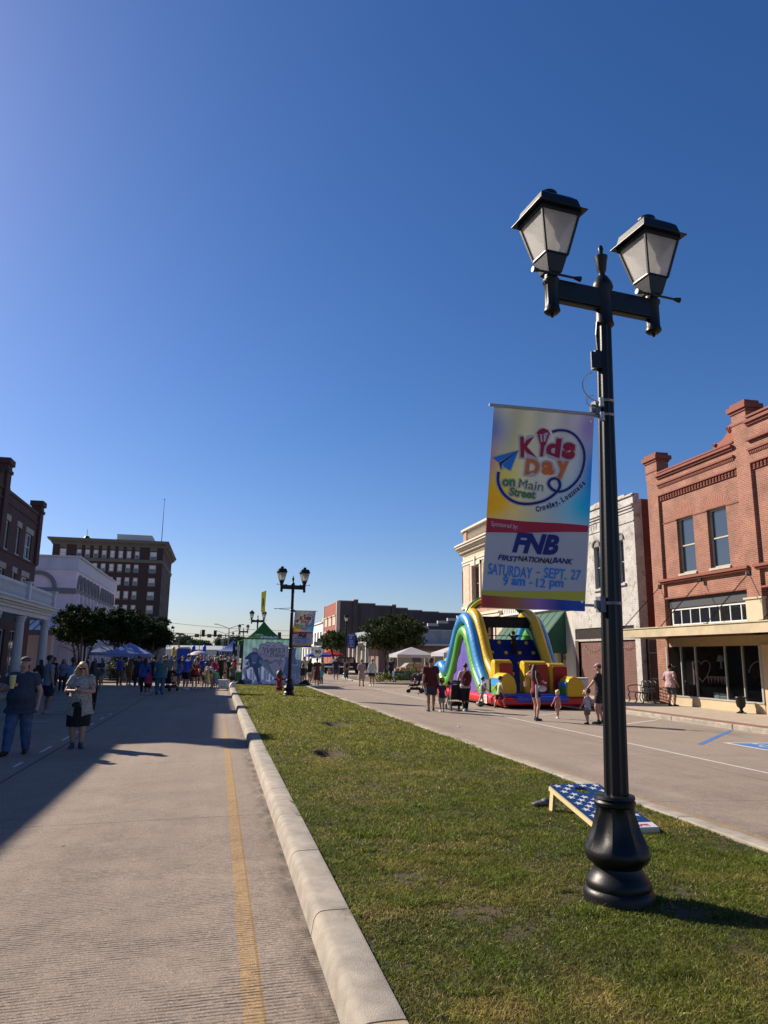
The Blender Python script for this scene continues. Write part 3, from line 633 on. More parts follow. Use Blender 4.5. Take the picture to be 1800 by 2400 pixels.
for w_ in wn: window(S, F, *w_, dep=.2, fw=.06, fm=mat('window_grey', (.32, .34, .33), .6), sill=False)
mb = MB(); F.box(mb, 31.16, 36.74, GZ, 2.74, -.28, -.1); mb.build('infill_wall', BRICKI, S, fix=False)
mb = MB()
for k in range(58): a = 31.22+k*.1; F.box(mb, a, a+.045, 2.87, 3.4, -.08, -.05)
mb.build('grate', mat('rusty_grate', (.05, .035, .03), .7), S, fix=False)
mb = MB(); F.box(mb, 31.2, 37.1, 2.85, 3.42, -.29, -.2); F.box(mb, 36.75, 37.1, GZ, 2.8, -.1, .02); mb.build('timber', DARKW, S, fix=False)
text('HEATH', mat('raised_letters', (.35, .33, .31), .8), S, lambda a, b_, d: F(-a, b_, d), -35.2, 8.66, 1.9, .26, off=.015, d=.02)
# a string of small lamps on the infill wall
o = empty('string_lights', (19.1, 35, 2.5), 'string of small white bulbs drooping on the dark infill wall', 'string lights')
mb = MB(); bl = MB()
for (ya, yb) in ((36.3, 34.4), (34.4, 32.6), (32.6, 31.4)):
    P = [(19.12-.03, ya+(yb-ya)*t, 2.62-.55*4*t*(1-t)*(.6 if yb > 32 else .4)) for t in np.linspace(0, 1, 16)]
    mb.tube(P, .008, 4)
    for p in P[::2]: bl.ell((p[0]-.02, p[1], p[2]-.03), (.025, .025, .03), 6, 4)
for q, nm, m_ in ((mb, 'wire', BLACK), (bl, 'bulb', WHT)): 
    x_ = q.build(nm, m_, o, smooth=True); x_.location = (-19.1, -35, -2.5)

# ---------------- cream building with a large green awning
S = empty('awning_building', (19.1, 42, -.05), 'cream fronted building with a big dark green awning behind the slide', 'building')
mb = MB(); wall(mb, F, 37.4, 47.6, GZ, 8.3, [(38.3, 39.3, GZ, 2.3), (39.8, 46.5, .5, 2.5)], .3, 0); F.box(mb, 37.41, 47.6, GZ, 8.2, -22, -.32)
mb.build('wall', mat('cream_stucco', (.52, .47, .38), .85, .12, 1.2, .2, stretch=(1, 1, .25)), S, fix=False)
mb = MB()
for k in range(30): a = 38+k*.32; F.box(mb, a, a+.03, 4.7, 7.8, 0, .03)
F.box(mb, 37.5, 47.5, 7.9, 8.35, 0, .15); F.box(mb, 37.6, 47.5, 4.62, 4.72, 0, .2); mb.build('panel_ribs', WHITEP, S, fix=False)
mb = MB(); fa = lambda a, b_, d: F(a, b_, d)
V = [F(38.15, 4.5, .02), F(45.8, 4.5, .02), F(45.8, 2.5, 1.75), F(38.15, 2.5, 1.75)]
nn_ = 12
for i in range(nn_):
    t0, t1 = i/nn_, (i+1)/nn_; a0, a1 = 38.15+7.65*t0, 38.15+7.65*t1; sg = .03
    mb.poly([F(a0, 4.5, .02), F(a1, 4.5, .02), F(a1, 2.5, 1.75), F(a0, 2.5, 1.75)])
mb.poly([F(38.15, 4.5, .02), F(38.15, 2.5, 1.75), F(38.15, 2.5, .02)]); mb.poly([F(45.8, 4.5, .02), F(45.8, 2.5, 1.75), F(45.8, 2.5, .02)])
F.box(mb, 38.13, 45.82, 2.12, 2.5, 1.72, 1.76); F.box(mb, 38.13, 38.16, 2.12, 2.5, 0.02, 1.72)
for i in range(9): a = 38.15+i*.95; mb.tube([F(a, 4.53, .05), F(a, 2.52, 1.78)], .018, 5)
mb.build('awning', mat('green_canvas', (.008, .075, .042), .75, .2, 3, .15, 20), S, smooth=False, fix=False)
window(S, F, 39.8, 46.5, .5, 2.5, rows=1, cols=5, gm=DGLASS, fm=CREAM, name='shop_window'); window(S, F, 38.3, 39.3, GZ, 2.3, rows=1, gm=DGLASS, fm=CREAM, name='door', sill=False)

# ---------------- tan corner bank with balustrade
TAN = mat('tan_stone', (.50, .42, .31), .85, .14, 2.2, .2); TANB = brick_mat('tan_brick', (.45, .25, .14), (.38, .20, .11), (.4, .33, .25))
S = empty('corner_bank', (19.1, 53, -.05), 'tan stone corner bank with balustrade, dentils and rounded corner', 'building')
wn = [(52.0, 53.6, 6.2, 8.75), (49.2, 50.6, 6.2, 8.75)]
wl = [(52.0, 53.6, 1.0, 4.2), (49.2, 50.6, 1.0, 4.2)]
mb = MB(); wall(mb, F, 47.7, 55.6, GZ, 10.4, wn+wl, .35, 0); F.box(mb, 47.71, 56.5, GZ, 10.3, -20, -.4)
cx_, cy_ = 21.2, 56.5
def arcbox(mb, r0, r1, z0, z1, n_=14, a0=math.pi/2, a1=math.pi):
    for i in range(n_):
        t0, t1 = a0+(a1-a0)*i/n_, a0+(a1-a0)*(i+1)/n_
        V = [(cx_+r*math.cos(t), cy_+r*math.sin(t)-.9, z) for z in (z0, z1) for (r, t) in ((r0, t0), (r0, t1), (r1, t1), (r1, t0))]
        mb.add(V, [(0, 3, 2, 1), (4, 5, 6, 7), (0, 1, 5, 4), (1, 2, 6, 5), (2, 3, 7, 6), (3, 0, 4, 7)])
arcbox(mb, 0, 2.1, GZ, 10.4)
mb.build('wall', TAN, S, fix=False)
mb = MB()
for i in range(9):
    for a in (51.25, 54.35, 48.45):
        wq = .5 if i % 2 else .34; F.box(mb, a-wq/2, a+wq/2, 5.9+i*.37, 5.9+(i+1)*.37-.01, -.05, .004)
F.box(mb, 48, 55, 5.2, 5.55, 0, .006); mb.build('brick_quoin', TANB, S, fix=False)
mb = MB(); F.box(mb, 55.1, 55.55, 11.0, 11.9, -.5, -.002); arcbox(mb, 1.6, 2.05, 11.05, 11.85); mb.build('brick_pier', TANB, S, fix=False)
mb = MB(); arcbox(mb, 2.1, 2.108, 5.2, 5.55); mb.build('brick_band', TANB, S, fix=False)
mb = MB()
for z0, z1, dd in ((9.1, 9.3, .06), (9.3, 9.45, .12), (10.3, 10.45, .45), (10.45, 10.6, .62), (10.6, 10.72, .72), (10.72, 11.0, .1), (5.6, 5.8, .15), (4.7, 4.95, .22), (4.95, 5.05, .3), (11.9, 12.05, .15)):
    F.box(mb, 47.7, 55.6, z0, z1, -.3, dd); arcbox(mb, 1.2, 2.1+dd, z0, z1)
for k in range(34):
    a = 47.8+k*.235; F.box(mb, a, a+.12, 10.08, 10.3, 0, .3); F.box(mb, a, a+.08, 9.85, 9.95, 0, .1)
for i in range(12):
    t = math.pi/2+math.pi/2*(i+.5)/12; mb.bar((cx_+2.1*math.cos(t), cy_-.9+2.1*math.sin(t), 10.19), (cx_+2.42*math.cos(t), cy_-.9+2.42*math.sin(t), 10.19), .12, .22)
for a0, a1, z0, z1 in wn+wl:
    F.box(mb, a0-.28, a0-.06, z0-.3, z1+.35, 0, .1); F.box(mb, a1+.06, a1+.28, z0-.3, z1+.35, 0, .1); F.box(mb, a0-.28, a1+.28, z1+.1, z1+.4, 0, .13); F.box(mb, (a0+a1)/2-.12, (a0+a1)/2+.12, z1+.05, z1+.75, 0, .2); F.box(mb, a0-.3, a1+.3, z0-.3, z0-.12, 0, .2)
mb.build('cornice', mat('bank_trim', (.60, .53, .42), .8, .12, 3, .15), S, fix=False)
mb = MB()
for k in range(36):
    a = 47.9+k*.2; p = F(a, 11.0, -.12); mb.lathe([(.05, 0), (.05, .05), (.03, .1), (.065, .38), (.03, .7), (.055, .82), (.055, .9)], c=p, n=8)
mb.build('balustrade', TAN, S, smooth=True, fix=False)
for w_ in wn+wl: window(S, F, *w_, dep=.3, cols=2, fw=.1, fm=mat('rust_frame', (.25, .09, .06), .6), gm=DGLASS, sill=False)
for zz_, z1 in ((6.2, 8.7), (1.0, 4.2)):
    for t in (2.55,):
        c = Vector((cx_, cy_-.9, 0)); dr = Vector((math.cos(t), math.sin(t), 0)); tg = Vector((-dr.y, dr.x, 0))
        P = [c+dr*2.105+tg*s_ for s_ in (-.4, .4)]
        q = MB(); q.bar(P[0]+Vector((0, 0, zz_)), P[0]+Vector((0, 0, z1)), .1, .1); q.bar(P[1]+Vector((0, 0, zz_)), P[1]+Vector((0, 0, z1)), .1, .1)
        for z_ in (zz_, (zz_+z1)/2, z1): q.bar(P[0]+Vector((0, 0, z_)), P[1]+Vector((0, 0, z_)), .1, .1)
        wo = q.build('window', MATS['rust_frame'], S); q = MB(); q.bar((P[0]+P[1])/2+Vector((0, 0, zz_))-dr*.0, (P[0]+P[1])/2+Vector((0, 0, z1)), .03, .78, up=dr); q.build('pane', DGLASS, wo)

# ---------------- far right block beyond the side street
SK = Fac('S', 88.0); F2 = Fac('R', 19.1)
S = empty('grey_fronted_shop', (21, 88, -.05), 'low shop with weathered blue grey upper wall and cream shopfront', 'building')
mb = MB(); wall(mb, SK, 19.1, 46, GZ, 3.2, [(20.0, 23.5, .5, 2.6), (24.5, 28, .5, 2.6)], .3); SK.box(mb, 19.1, 46, GZ, 5.0, -22, -.32); mb.build('wall', mat('pinkish_wall', (.20, .13, .12), .9, .15, 1), S, fix=False)
mb = MB(); SK.box(mb, 19.05, 46, 3.45, 5.1, -.3, .1); F2.box(mb, 88, 104, 3.4, 5.1, -.2, .1); mb.build('upper_wall', mat('blue_grey_stucco', (.17, .20, .23), .9, .35, .7, .2, rgb2=(.30, .34, .37), stretch=(1, 1, .5)), S, fix=False)
mb = MB(); SK.box(mb, 19.0, 46, 3.2, 3.45, -.3, 1.6); SK.box(mb, 19.0, 46, 5.1, 5.2, -.3, .15); F2.box(mb, 88, 104, 3.2, 3.42, -.2, 1.5)
for a in (88.4, 91.0, 94, 97, 100, 103): F2.box(mb, a, a+.45, GZ, 3.2, 1.1, 1.5)
mb.build('shopfront_trim', mat('trim_white', (.42, .41, .38), .7), S, fix=False)
for a in (88.9, 91.6, 94.6, 97.6): window(S, F2, a, a+2, .4, 3.0, dep=.1, d0=.05, rows=1, cols=2, gm=DGLASS, fm=CREAM, name='shop_window', sill=False)
for w_ in ((20.0, 23.5, .5, 2.6), (24.5, 28, .5, 2.6)): window(S, SK, *w_, rows=1, cols=3, gm=DGLASS, fm=CREAM, name='shop_window')
S = empty('stepped_parapet_building', (30, 106, -.05), 'white stepped parapet wall rising behind the blue grey shop', 'building')
SP = Fac('S', 106.0); mb = MB()
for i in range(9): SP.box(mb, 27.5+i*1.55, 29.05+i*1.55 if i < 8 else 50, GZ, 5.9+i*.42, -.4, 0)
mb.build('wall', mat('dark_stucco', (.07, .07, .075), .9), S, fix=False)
mb = MB()
for i in range(9): SP.box(mb, 27.45+i*1.55, 29.1+i*1.55, 5.9+i*.42-.3, 5.9+i*.42+.1, -.45, .08)
mb.build('coping', mat('trim_white', (1, 1, 1)), S, fix=False)
S = empty('dark_brick_warehouse', (25, 121, -.05), 'long dark stained brick side wall stepping down, red front with cream panels', 'building')
SW = Fac('S', 121.0); mb = MB()
prof = [(430, 135, 590), (590, 125, 640), (640, 163, 830), (830, 187, 1003), (1003, 180, 1048), (1048, 212, 1180), (1180, 236, 1335), (1335, 252, 1515), (1515, 274, 2300)]
cp = MB()
for x0, y_, x1 in prof:
    a0, a1 = PY(700+.217*x0, 1380+.217*y_, 121), PY(700+.217*x1, 1380+.217*y_, 121); z_ = (a0[2]+a1[2])/2
    SW.box(mb, max(a0[0], 19.4), a1[0], GZ, z_, -15, .35 if x0 in (590, 1003) else 0); SW.box(cp, a0[0], a1[0], z_, z_+.14, -15, .45 if x0 in (590, 1003) else .1)
mb.build('side_wall', mat('sooty_wall', (.045, .042, .045), .9, .4, .35, .2, rgb2=(.085, .07, .068), stretch=(1, 1, .6)), S, fix=False)
cp.build('coping', mat('coping_grey', (.3, .3, .3), .8), S, fix=False)
wn = [(122.2+k*4.6, 125.4+k*4.6, 3.4, 6.0) for k in range(3)]; wp = [(122.3+k*4.7, 125.3+k*4.7, 7.0, 8.5) for k in range(3)]
mb = MB(); wall(mb, F2, 121, 136.3, GZ, 10.75, wn, .3); mb.build('front_wall', mat('red_front', (.26, .065, .04), .85, .12, .8), S, fix=False)
mb = MB(); F2.box(mb, 120.9, 121.5, GZ, 10.95, -.5, .1); F2.box(mb, 135.9, 136.4, GZ, 10.9, -.3, .1)
for a0, a1, z0, z1 in wp: F2.box(mb, a0, a1, z0, z1, 0, .08); F2.box(mb, a0-.2, a1+.2, z1, z1+.2, 0, .2)
for a0, a1, z0, z1 in wn: F2.box(mb, a0-.2, a1+.2, z1, z1+.2, 0, .15)
mb.build('cream_panel', mat('panel_cream', (.45, .39, .3), .8), S, fix=False)
for w_ in wn: window(S, F2, *w_, dep=.25, cols=2, gm=DGLASS, fm=mat('grey_frame', (.2, .2, .2)), sill=False)
for nm, lab, y0, y1, zt, col, bal in (('white_gallery_building', 'white two storey building with balcony rail, beyond the red front', 137.5, 156, 8.0, (.62, .63, .62), 1), ('pale_building', 'pale building with plain upper wall far along the right side', 158, 200, 7.0, (.55, .55, .53), 0)):
    S = empty(nm, (19.1, y0, -.05), lab, 'building'); mb = MB(); wall(mb, F2, y0, y1, GZ, zt, [(y0+1.5+k*4.2, y0+3.8+k*4.2, 4.2, 6.4) for k in range(4)], .3); F2.box(mb, y0+.01, y1, GZ, zt-.1, -20, -.32)
    F2.box(mb, y0, y0+.8, zt, zt+.9, -.5, 0); F2.box(mb, y0, y1, zt, zt+.2, -.3, .25); mb.build('wall', mat(nm+'_paint', col, .8, .1, 1), S, fix=False)
    for k in range(4): window(S, F2, y0+1.5+k*4.2, y0+3.8+k*4.2, 4.2, 6.4, cols=2, gm=DGLASS, fm=WHITEP)
    if bal:
        mb = MB(); F2.box(mb, y0, y1, 3.3, 3.55, 0, 2.2); F2.box(mb, y0, y1, 4.5, 4.6, 2.1, 2.2); [F2.box(mb, y0+k*.45, y0+.07+k*.45, 3.55, 4.5, 2.12, 2.18) for k in range(41)]; [F2.box(mb, y0+k*4.4, y0+.25+k*4.4, GZ, 3.3, 1.9, 2.15) for k in range(5)]
        mb.build('balcony', WHITEP, S, fix=False)

# ---------------- LEFT: dark three storey brick building with white balcony
FL = Fac('L', -13.0); S = empty('balcony_brick_building', (-13, 42, -.05), 'dark brick three storey building with corbelled piers and white balcony', 'building')
up = [(46.5, 48.1, 8.0, 9.75), (50.0, 50.7, 8.0, 9.75), (52.2, 53.85, 8.0, 9.75)]; lo = [(a, b_, 4.75, 6.8) for a, b_, c, d in up]
for base in (-9.2, -18.3-.0): 
    up += [(a+base, b_+base, c, d) for a, b_, c, d in up[:3]]; lo += [(a+base, b_+base, c, d) for a, b_, c, d in lo[:3]]
gl = [(30+k*4.2, 33+k*4.2, .4, 3.2) for k in range(6)]
mb = MB(); wall(mb, FL, 28.4, 55.7, GZ, 11.35, up+lo+gl, .3); FL.box(mb, 28.41, 55.69, GZ, 11.2, -25, -.32)
FL.box(mb, 28.4, 55.7, 11.35, 11.55, -.4, .08)
for a0, a1, zt in ((54.9, 55.75, 12.1), (46.0, 46.9, 12.9), (37.2, 38.1, 12.1), (28.4, 29.3, 12.2)):
    FL.box(mb, a0, a1, 7.9, zt, -.5, .16); FL.box(mb, a0-.08, a1+.08, zt-.5, zt-.3, -.5, .24); FL.box(mb, a0-.12, a1+.12, zt, zt+.35, -.6, .28)
for i in range(8): FL.box(mb, 38.1+i*1, 46.0-i*.0, 11.55+i*.0, 11.6, -.35, 0)
for i in range(5): FL.box(mb, 46.9, 47.6-i*.12, 11.5+i*.2, 11.7+i*.2, -.3, 0); FL.box(mb, 45.2+i*.12, 46.0, 11.5+i*.2, 11.7+i*.2, -.3, 0)
FL.box(mb, 38.1, 46.0, 11.55, 12.1, -.3, .02)
for z_ in (10.75, 7.82): FL.box(mb, 28.4, 55.7, z_, z_+.12, 0, .07)
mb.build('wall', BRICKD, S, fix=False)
for a0, a1, z0, z1 in up+lo: mb = MB(); FL.box(mb, a0-.2, a1+.2, z1, z1+.36, -.1, .05); mb.build('lintel', mat('grey_lintel', (.33, .31, .29), .8), S, fix=False)
WFR = mat('window_white', (.5, .52, .53), .6)
for w_ in up+lo: window(S, FL, *w_, dep=.16, cols=2 if w_[1]-w_[0] > 1 else 1, fw=.09, fm=WFR)
for w_ in gl: window(S, FL, *w_, dep=.2, cols=3, rows=1, fm=WFR, gm=DGLASS, name='shop_window')
BW = mat('balcony_white', (.55, .57, .58), .6, .06, 3)
mb = MB(); mb.box(-12.98, -9.55, 30, 45.2, 3.62, 4.0); mb.box(-12.98, -9.35, 29.8, 45.4, 4.0, 4.1); mb.box(-12.98, -9.2, 29.65, 45.55, 4.1, 4.25); mb.box(-12.98, -9.45, 29.9, 45.3, 3.85, 4.0)
mb.box(-12.98, -9.1, 29.55, 45.65, 4.25, 4.31)
mb.build('balcony_floor', BW, S, fix=False)
rl = MB()
def rail(p, q):
    p, q = Vector(p), Vector(q); L_ = (q-p).length; rl.bar(p+Vector((0, 0, .78)), q+Vector((0, 0, .78)), .14, .09, up=(0, 0, 1)); rl.bar(p+Vector((0, 0, .1)), q+Vector((0, 0, .1)), .12, .08, up=(0, 0, 1))
    for i in range(int(L_/.2)): c = p.lerp(q, (i+.5)/int(L_/.2)); rl.lathe([(.055, .12), (.03, .2), (.07, .38), (.035, .62), (.055, .74)], c=c, n=8)
rail((-9.5, 39.6, 4.3), (-9.5, 45.2, 4.3)); rail((-12.9, 39.5, 4.3), (-9.7, 39.5, 4.3)); rail((-12.9, 45.3, 4.3), (-9.6, 45.3, 4.3)); rail((-9.5, 30, 4.3), (-9.5, 39.2, 4.3))
for (px_, py_) in ((-9.5, 39.4), (-9.5, 45.25), (-9.5, 30)): rl.box(px_-.2, px_+.2, py_-.2, py_+.2, 4.3, 5.2); rl.box(px_-.26, px_+.26, py_-.26, py_+.26, 5.2, 5.28)
rl.build('railing', BW, S, smooth=True, fix=False)
for yy in (31, 35.3, 39.6, 45.0):
    mb = MB(); mb.lathe([(.27, 0), (.27, 1.0), (.29, 1.04), (.24, 1.1, .08), (.21, 3.35, .08), (.24, 3.38), (.24, 3.45), (.28, 3.5), (.3, 3.62)], c=(0, 0, 0), n=48, fn=16); o = mb.build('column', BW, S, smooth=True, fix=False); o.location = (3.3, yy-42, 0)
for o in kids(S):
    if o.name.split('.')[0] != 'column': o.location = tuple(-v for v in S.location)
# neighbour to the left, only its roof shades the road (stands just outside the picture)
SN = empty('plain_brick_building', (-13, 14, -.05), 'plain two storey brick building just outside the left edge', 'building')
wn = [(4+k*4, 5.4+k*4, 5.2, 7.4) for k in range(6)]+[(3.5+k*4, 6.2+k*4, .4, 3) for k in range(6)]
o = MB(); wall(o, FL, 2, 28.35, GZ, 9.6, wn, .3); FL.box(o, 2.01, 28.34, GZ, 9.5, -25, -.32); FL.box(o, 2, 28.35, 9.6, 9.75, -.4, .1); o.build('wall', BRICKD, SN, fix=False).location = (13, -14, .05)
for w_ in wn: window(SN, FL, *w_, cols=2).location = (13, -14, .05)
# ---------------- pink white arcaded building
S = empty('arcaded_building', (-13, 84, -.05), 'pale pinkish two storey building with a row of arches and grey parapet', 'building')
PKW = mat('pinkish_stucco', (.80, .68, .70), .85, .07, 1.2, .15); FS = Fac('S', 70.8)
mb = MB(); FL.box(mb, 70.8, 97, GZ, 9.25, -20, 0); mb.build('wall', PKW, S, fix=False)
mb = MB(); FL.box(mb, 70.7, 97.1, 9.25, 10.4, -20, .1); FL.box(mb, 70.5, 97.3, 10.4, 10.55, -20, .3); mb.build('parapet', mat('parapet_grey', (.58, .58, .63), .8, .1, 2, stretch=(1, 1, .2)), S, fix=False)
mb = MB(); FL.box(mb, 70.7, 97, 7.15, 7.6, -20, .06); FL.box(mb, 70.68, 70.8, 7.1, 7.18, -20, .08)
for k in range(11):
    yc = 72.4+k*2.05+(1.2 if k > 5 else 0)
    mb.tube([FL(yc+.82*math.cos(t), 7.6+1.25*math.sin(t), .1) for t in np.linspace(0, math.pi, 14)], .13, 6)
FX = lambda a, z, d: (a, 70.8-d, z)
mb.tube([FX(-16.2+1.45*math.cos(t), 7.6+1.35*math.sin(t), .06) for t in np.linspace(0, math.pi, 18)], .2, 6)
mb.build('arch_band', mat('grey_moulding', (.22, .21, .21), .8), S)
mb = MB()
for k in range(12):
    yc = 71.35+k*2.05+(1.2 if k > 5 else 0); FL.box(mb, yc-.22, yc+.22, GZ, 7.15, 0, .35)
mb.build('pilaster', PKW, S, fix=False)
mb = MB()
for k in range(11):
    yc = 72.4+k*2.05+(1.2 if k > 5 else 0); FL.box(mb, yc-.65, yc+.65, .3, 3.2, 0, .05); FL.box(mb, yc-.65, yc+.65, 3.9, 6.9, 0, .05)
wo = mb.build('window', GREYW, S, fix=False)
mb = MB()
for k in range(11):
    yc = 72.4+k*2.05+(1.2 if k > 5 else 0); FL.box(mb, yc-.55, yc+.55, .4, 3.1, .05, .08); FL.box(mb, yc-.55, yc+.55, 4.0, 6.8, .05, .08)
mb.build('pane', GLASS, wo, fix=False)
mb = MB(); FSB = Fac('S', 70.8); FSB.box(mb, -18.3, -15.2, 5.0, 6.9, 0, .06); FSB.box(mb, -17.2, -16.2, 5.1, 6.8, .06, .08); mb.build('window', mat('side_window', (.35, .3, .32), .5), S, fix=False)
for o in [c for c in kids(S)]: o.location = tuple(-v for v in S.location)
for pn_ in ('brick_shop', 'painted_brick_building', 'awning_building', 'corner_bank', 'grey_fronted_shop', 'stepped_parapet_building', 'dark_brick_warehouse', 'white_gallery_building', 'pale_building'):
    for o in kids(bpy.data.objects[pn_]): o.location = tuple(-v for v in bpy.data.objects[pn_].location)
# metal roofed porch in front of it
S = empty('porch', (-17, 64, -.05), 'low porch with pale standing seam metal roof on round posts', 'porch')
mb = MB(); mb.add([(-24, 70.7, 5.3), (-12.2, 70.7, 5.3), (-12.2, 64.2, 3.6), (-24, 64.2, 3.6), (-24, 70.7, 5.2), (-12.2, 70.7, 5.2), (-12.2, 64.2, 3.5), (-24, 64.2, 3.5)], [(0, 1, 2, 3), (7, 6, 5, 4), (0, 4, 5, 1), (1, 5, 6, 2), (2, 6, 7, 3), (3, 7, 4, 0)])
x_ = mb.build('roof', mat('metal_roof', (.78, .71, .73), .8, spec=.2), S); mb = MB()
for k in range(20): mb.bar((-24+k*.62, 70.7, 5.34), (-24+k*.62, 64.2, 3.64), .03, .08)
mb.box(-24, -12.1, 64.0, 64.3, 3.2, 3.62); mb.build('roof_seam', mat('seam_dark', (.1, .1, .12), .6), x_)
[MB().lathe([(.3, 0), (.26, .1), (.22, 3.3)], c=(xx, 64.3, -.05), n=16).build('post', BW, S, smooth=True) for xx in (-13, -17.5, -22)]
mb = MB(); mb.box(-24, -14, 69, 70.6, -.05, 3.3); mb.build('porch_wall', PKW, S)
for o in kids(S): o.location = tuple(-v for v in S.location)
# ---------------- seven storey tower
S = empty('brick_tower', (-24, 168, -.05), 'tall dark brick office tower with stone cornice and rooftop box', 'tower')
TS = Fac('S', 168.0); TR = Fac('L', -13.1)
cols_ = [(-34.7, -33.35)]+[(-31.25+k*1.73, -30.25+k*1.73) for k in range(8)]+[(-15.93, -14.45)]
rows_ = [(22.45, 24.15), (19.5, 21.2), (16.6, 18.3), (13.6, 15.3), (10.6, 12.3), (7.6, 9.3), (4.6, 6.3)]
ops = [(a0, a1, z0, z1) for a0, a1 in cols_ for z0, z1 in rows_]
sy = [(170+k*3.1, 171.5+k*3.1) for k in range(8)]; ops2 = [(a0, a1, z0, z1) for a0, a1 in sy for z0, z1 in rows_]
mb = MB(); wall(mb, TS, -36.2, -13.1, GZ, 25.1, ops, .35); wall(mb, TR, 168.36, 197, GZ, 25.1, ops2, .35); mb.box(-36.2, -13.46, 168.4, 197, GZ, 25.0)
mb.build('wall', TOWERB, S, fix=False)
mb = MB()
for z0, z1, dd in ((21.65, 22.3, .15), (22.1, 22.32, .3), (25.1, 25.4, .2), (25.4, 25.9, .4), (25.9, 26.2, .9), (26.2, 26.5, 1.1), (9.5, 9.9, .3), (GZ, 4.2, .06)):
    mb.box(-36.2-dd, -13.1+dd, 168-dd, 197+dd, z0, z1)
for k in range(46): a = -36.4+k*.52; mb.box(a, a+.26, 167.3, 167.6, 25.42, 25.88)
for k in range(50): a = 168+k*.58; mb.box(-12.7, -12.4, a, a+.28, 25.42, 25.88)
for a0, a1 in cols_: TS.box(mb, a0, a1, 24.35, 25.1, 0, .05); [TS.box(mb, a0-.1, a1+.1, z0-.2, z0-.05, 0, .12) for z0, z1 in rows_]
mb.build('stone_cornice', mat('tower_stone', (.12, .115, .10), .85, .12, 1), S, fix=False)
BLD = mat('blind_cream', (.55, .57, .60), .7)
for (a0, a1, z0, z1) in ops: 
    if z0 > 6: window(S, TS, a0, a1, z0, z1, dep=.12, fw=.13, fm=mat('tower_frame', (.33, .33, .32)), gm=GLASS, blind=random.choice((.5, .62, .9, .5, .85)) if a0 > -40 else 0, bm=BLD, sill=False)
mb = MB(); [TR.box(mb, a0, a1, z0, z1, -.12, -.08) for a0, a1, z0, z1 in ops2]; mb.build('side_window', mat('tower_frame', (.3, .3, .3)), S, fix=False)
mb = MB(); mb.box(-23.7, -16.2, 172, 190, 26.5, 28.3); mb.box(-23.8, -16.1, 171.9, 190.1, 28.3, 28.45); mb.build('rooftop_box', mat('roof_white', (.6, .58, .55), .8), S, fix=False)
mb = MB(); mb.tube([(-13.7, 168.6, 26.5), (-13.7, 168.6, 36.3)], [.09, .04], 6); mb.ell((-13.7, 168.6, 36.4), (.14, .14, .14)); mb.lathe([(.4, 0), (.4, .15), (.12, .3)], c=(-13.7, 168.6, 26.5), n=8); mb.lathe([(.9, 0), (.9, .25), (.4, .9), (.25, .9)], c=(-29.8, 170, 26.5), n=10); mb.tube([(-29.8, 170, 27), (-29.8, 170, 28.9)], .05, 5); mb.build('mast', BLACK, S)
for o in kids(S): o.location = tuple(-v for v in S.location)
# road-end building far ahead
S = empty('white_depot', (-4, 232, -.3), 'long low white building with small windows closing the street far ahead', 'building')
DF = Fac('S', 232.0); mb = MB(); wn = [(-9+k*4.5, -7.6+k*4.5, 1.6, 2.5) for k in range(4)]
wall(mb, DF, -24, 6.5, -.3, 3.3, wn, .3); DF.box(mb, -24, 6.5, -.3, 3.2, -12, -.32); mb.build('wall', mat('depot_white', (.52, .56, .58), .8), S, fix=False)
mb = MB(); mb.add([(-24.5, 231.5, 3.3), (7, 231.5, 3.3), (7, 238, 4.6), (-24.5, 238, 4.6)], [(0, 1, 2, 3)]); mb.box(-24.5, 7, 231.45, 231.55, 3.1, 3.35); mb.build('roof', mat('depot_roof', (.42, .44, .45), .5), S, fix=False)
for w_ in wn: window(S, DF, *w_, rows=1, cols=1, gm=DGLASS, fm=GREYW, dep=.15)
for o in kids(S): o.location = tuple(-v for v in S.location)
# ================================================================ STREET LAMPS
def soft_lens():
    m = bpy.data.materials.new('lens'); m.use_nodes = True; n = m.node_tree; L = n.links.new; b = n.nodes['Principled BSDF']; b.inputs['Roughness'].default_value = .35
    tc = n.nodes.new('ShaderNodeTexCoord'); mp = n.nodes.new('ShaderNodeMapping'); mp.inputs['Scale'].default_value = (0, 0, 1); L(tc.outputs['Object'], mp.inputs[0])
    wv = n.nodes.new('ShaderNodeTexWave'); wv.bands_direction = 'Z'; wv.inputs['Scale'].default_value = 28; wv.inputs['Distortion'].default_value = .0; L(mp.outputs[0], wv.inputs[0])
    b.inputs['Base Color'].default_value = (.75, .74, .7, 1); bp = n.nodes.new('ShaderNodeBump'); bp.inputs['Strength'].default_value = .5; bp.inputs['Distance'].default_value = .01; L(wv.outputs['Fac'], bp.inputs['Height']); L(bp.outputs[0], b.inputs['Normal'])
    tl = n.nodes.new('ShaderNodeBsdfTranslucent'); tl.inputs[0].default_value = (.8, .77, .7, 1); tt = n.nodes.new('ShaderNodeBsdfTransparent'); tt.inputs[0].default_value = (.8, .8, .8, 1)
    m1 = n.nodes.new('ShaderNodeMixShader'); m1.inputs[0].default_value = .55; m2 = n.nodes.new('ShaderNodeMixShader'); m2.inputs[0].default_value = .22
    L(b.outputs[0], m1.inputs[1]); L(tl.outputs[0], m1.inputs[2]); L(m1.outputs[0], m2.inputs[1]); L(tt.outputs[0], m2.inputs[2]); L(m2.outputs[0], n.nodes['Material Output'].inputs[0]); MATS['lens'] = m; return m
LENS = soft_lens()
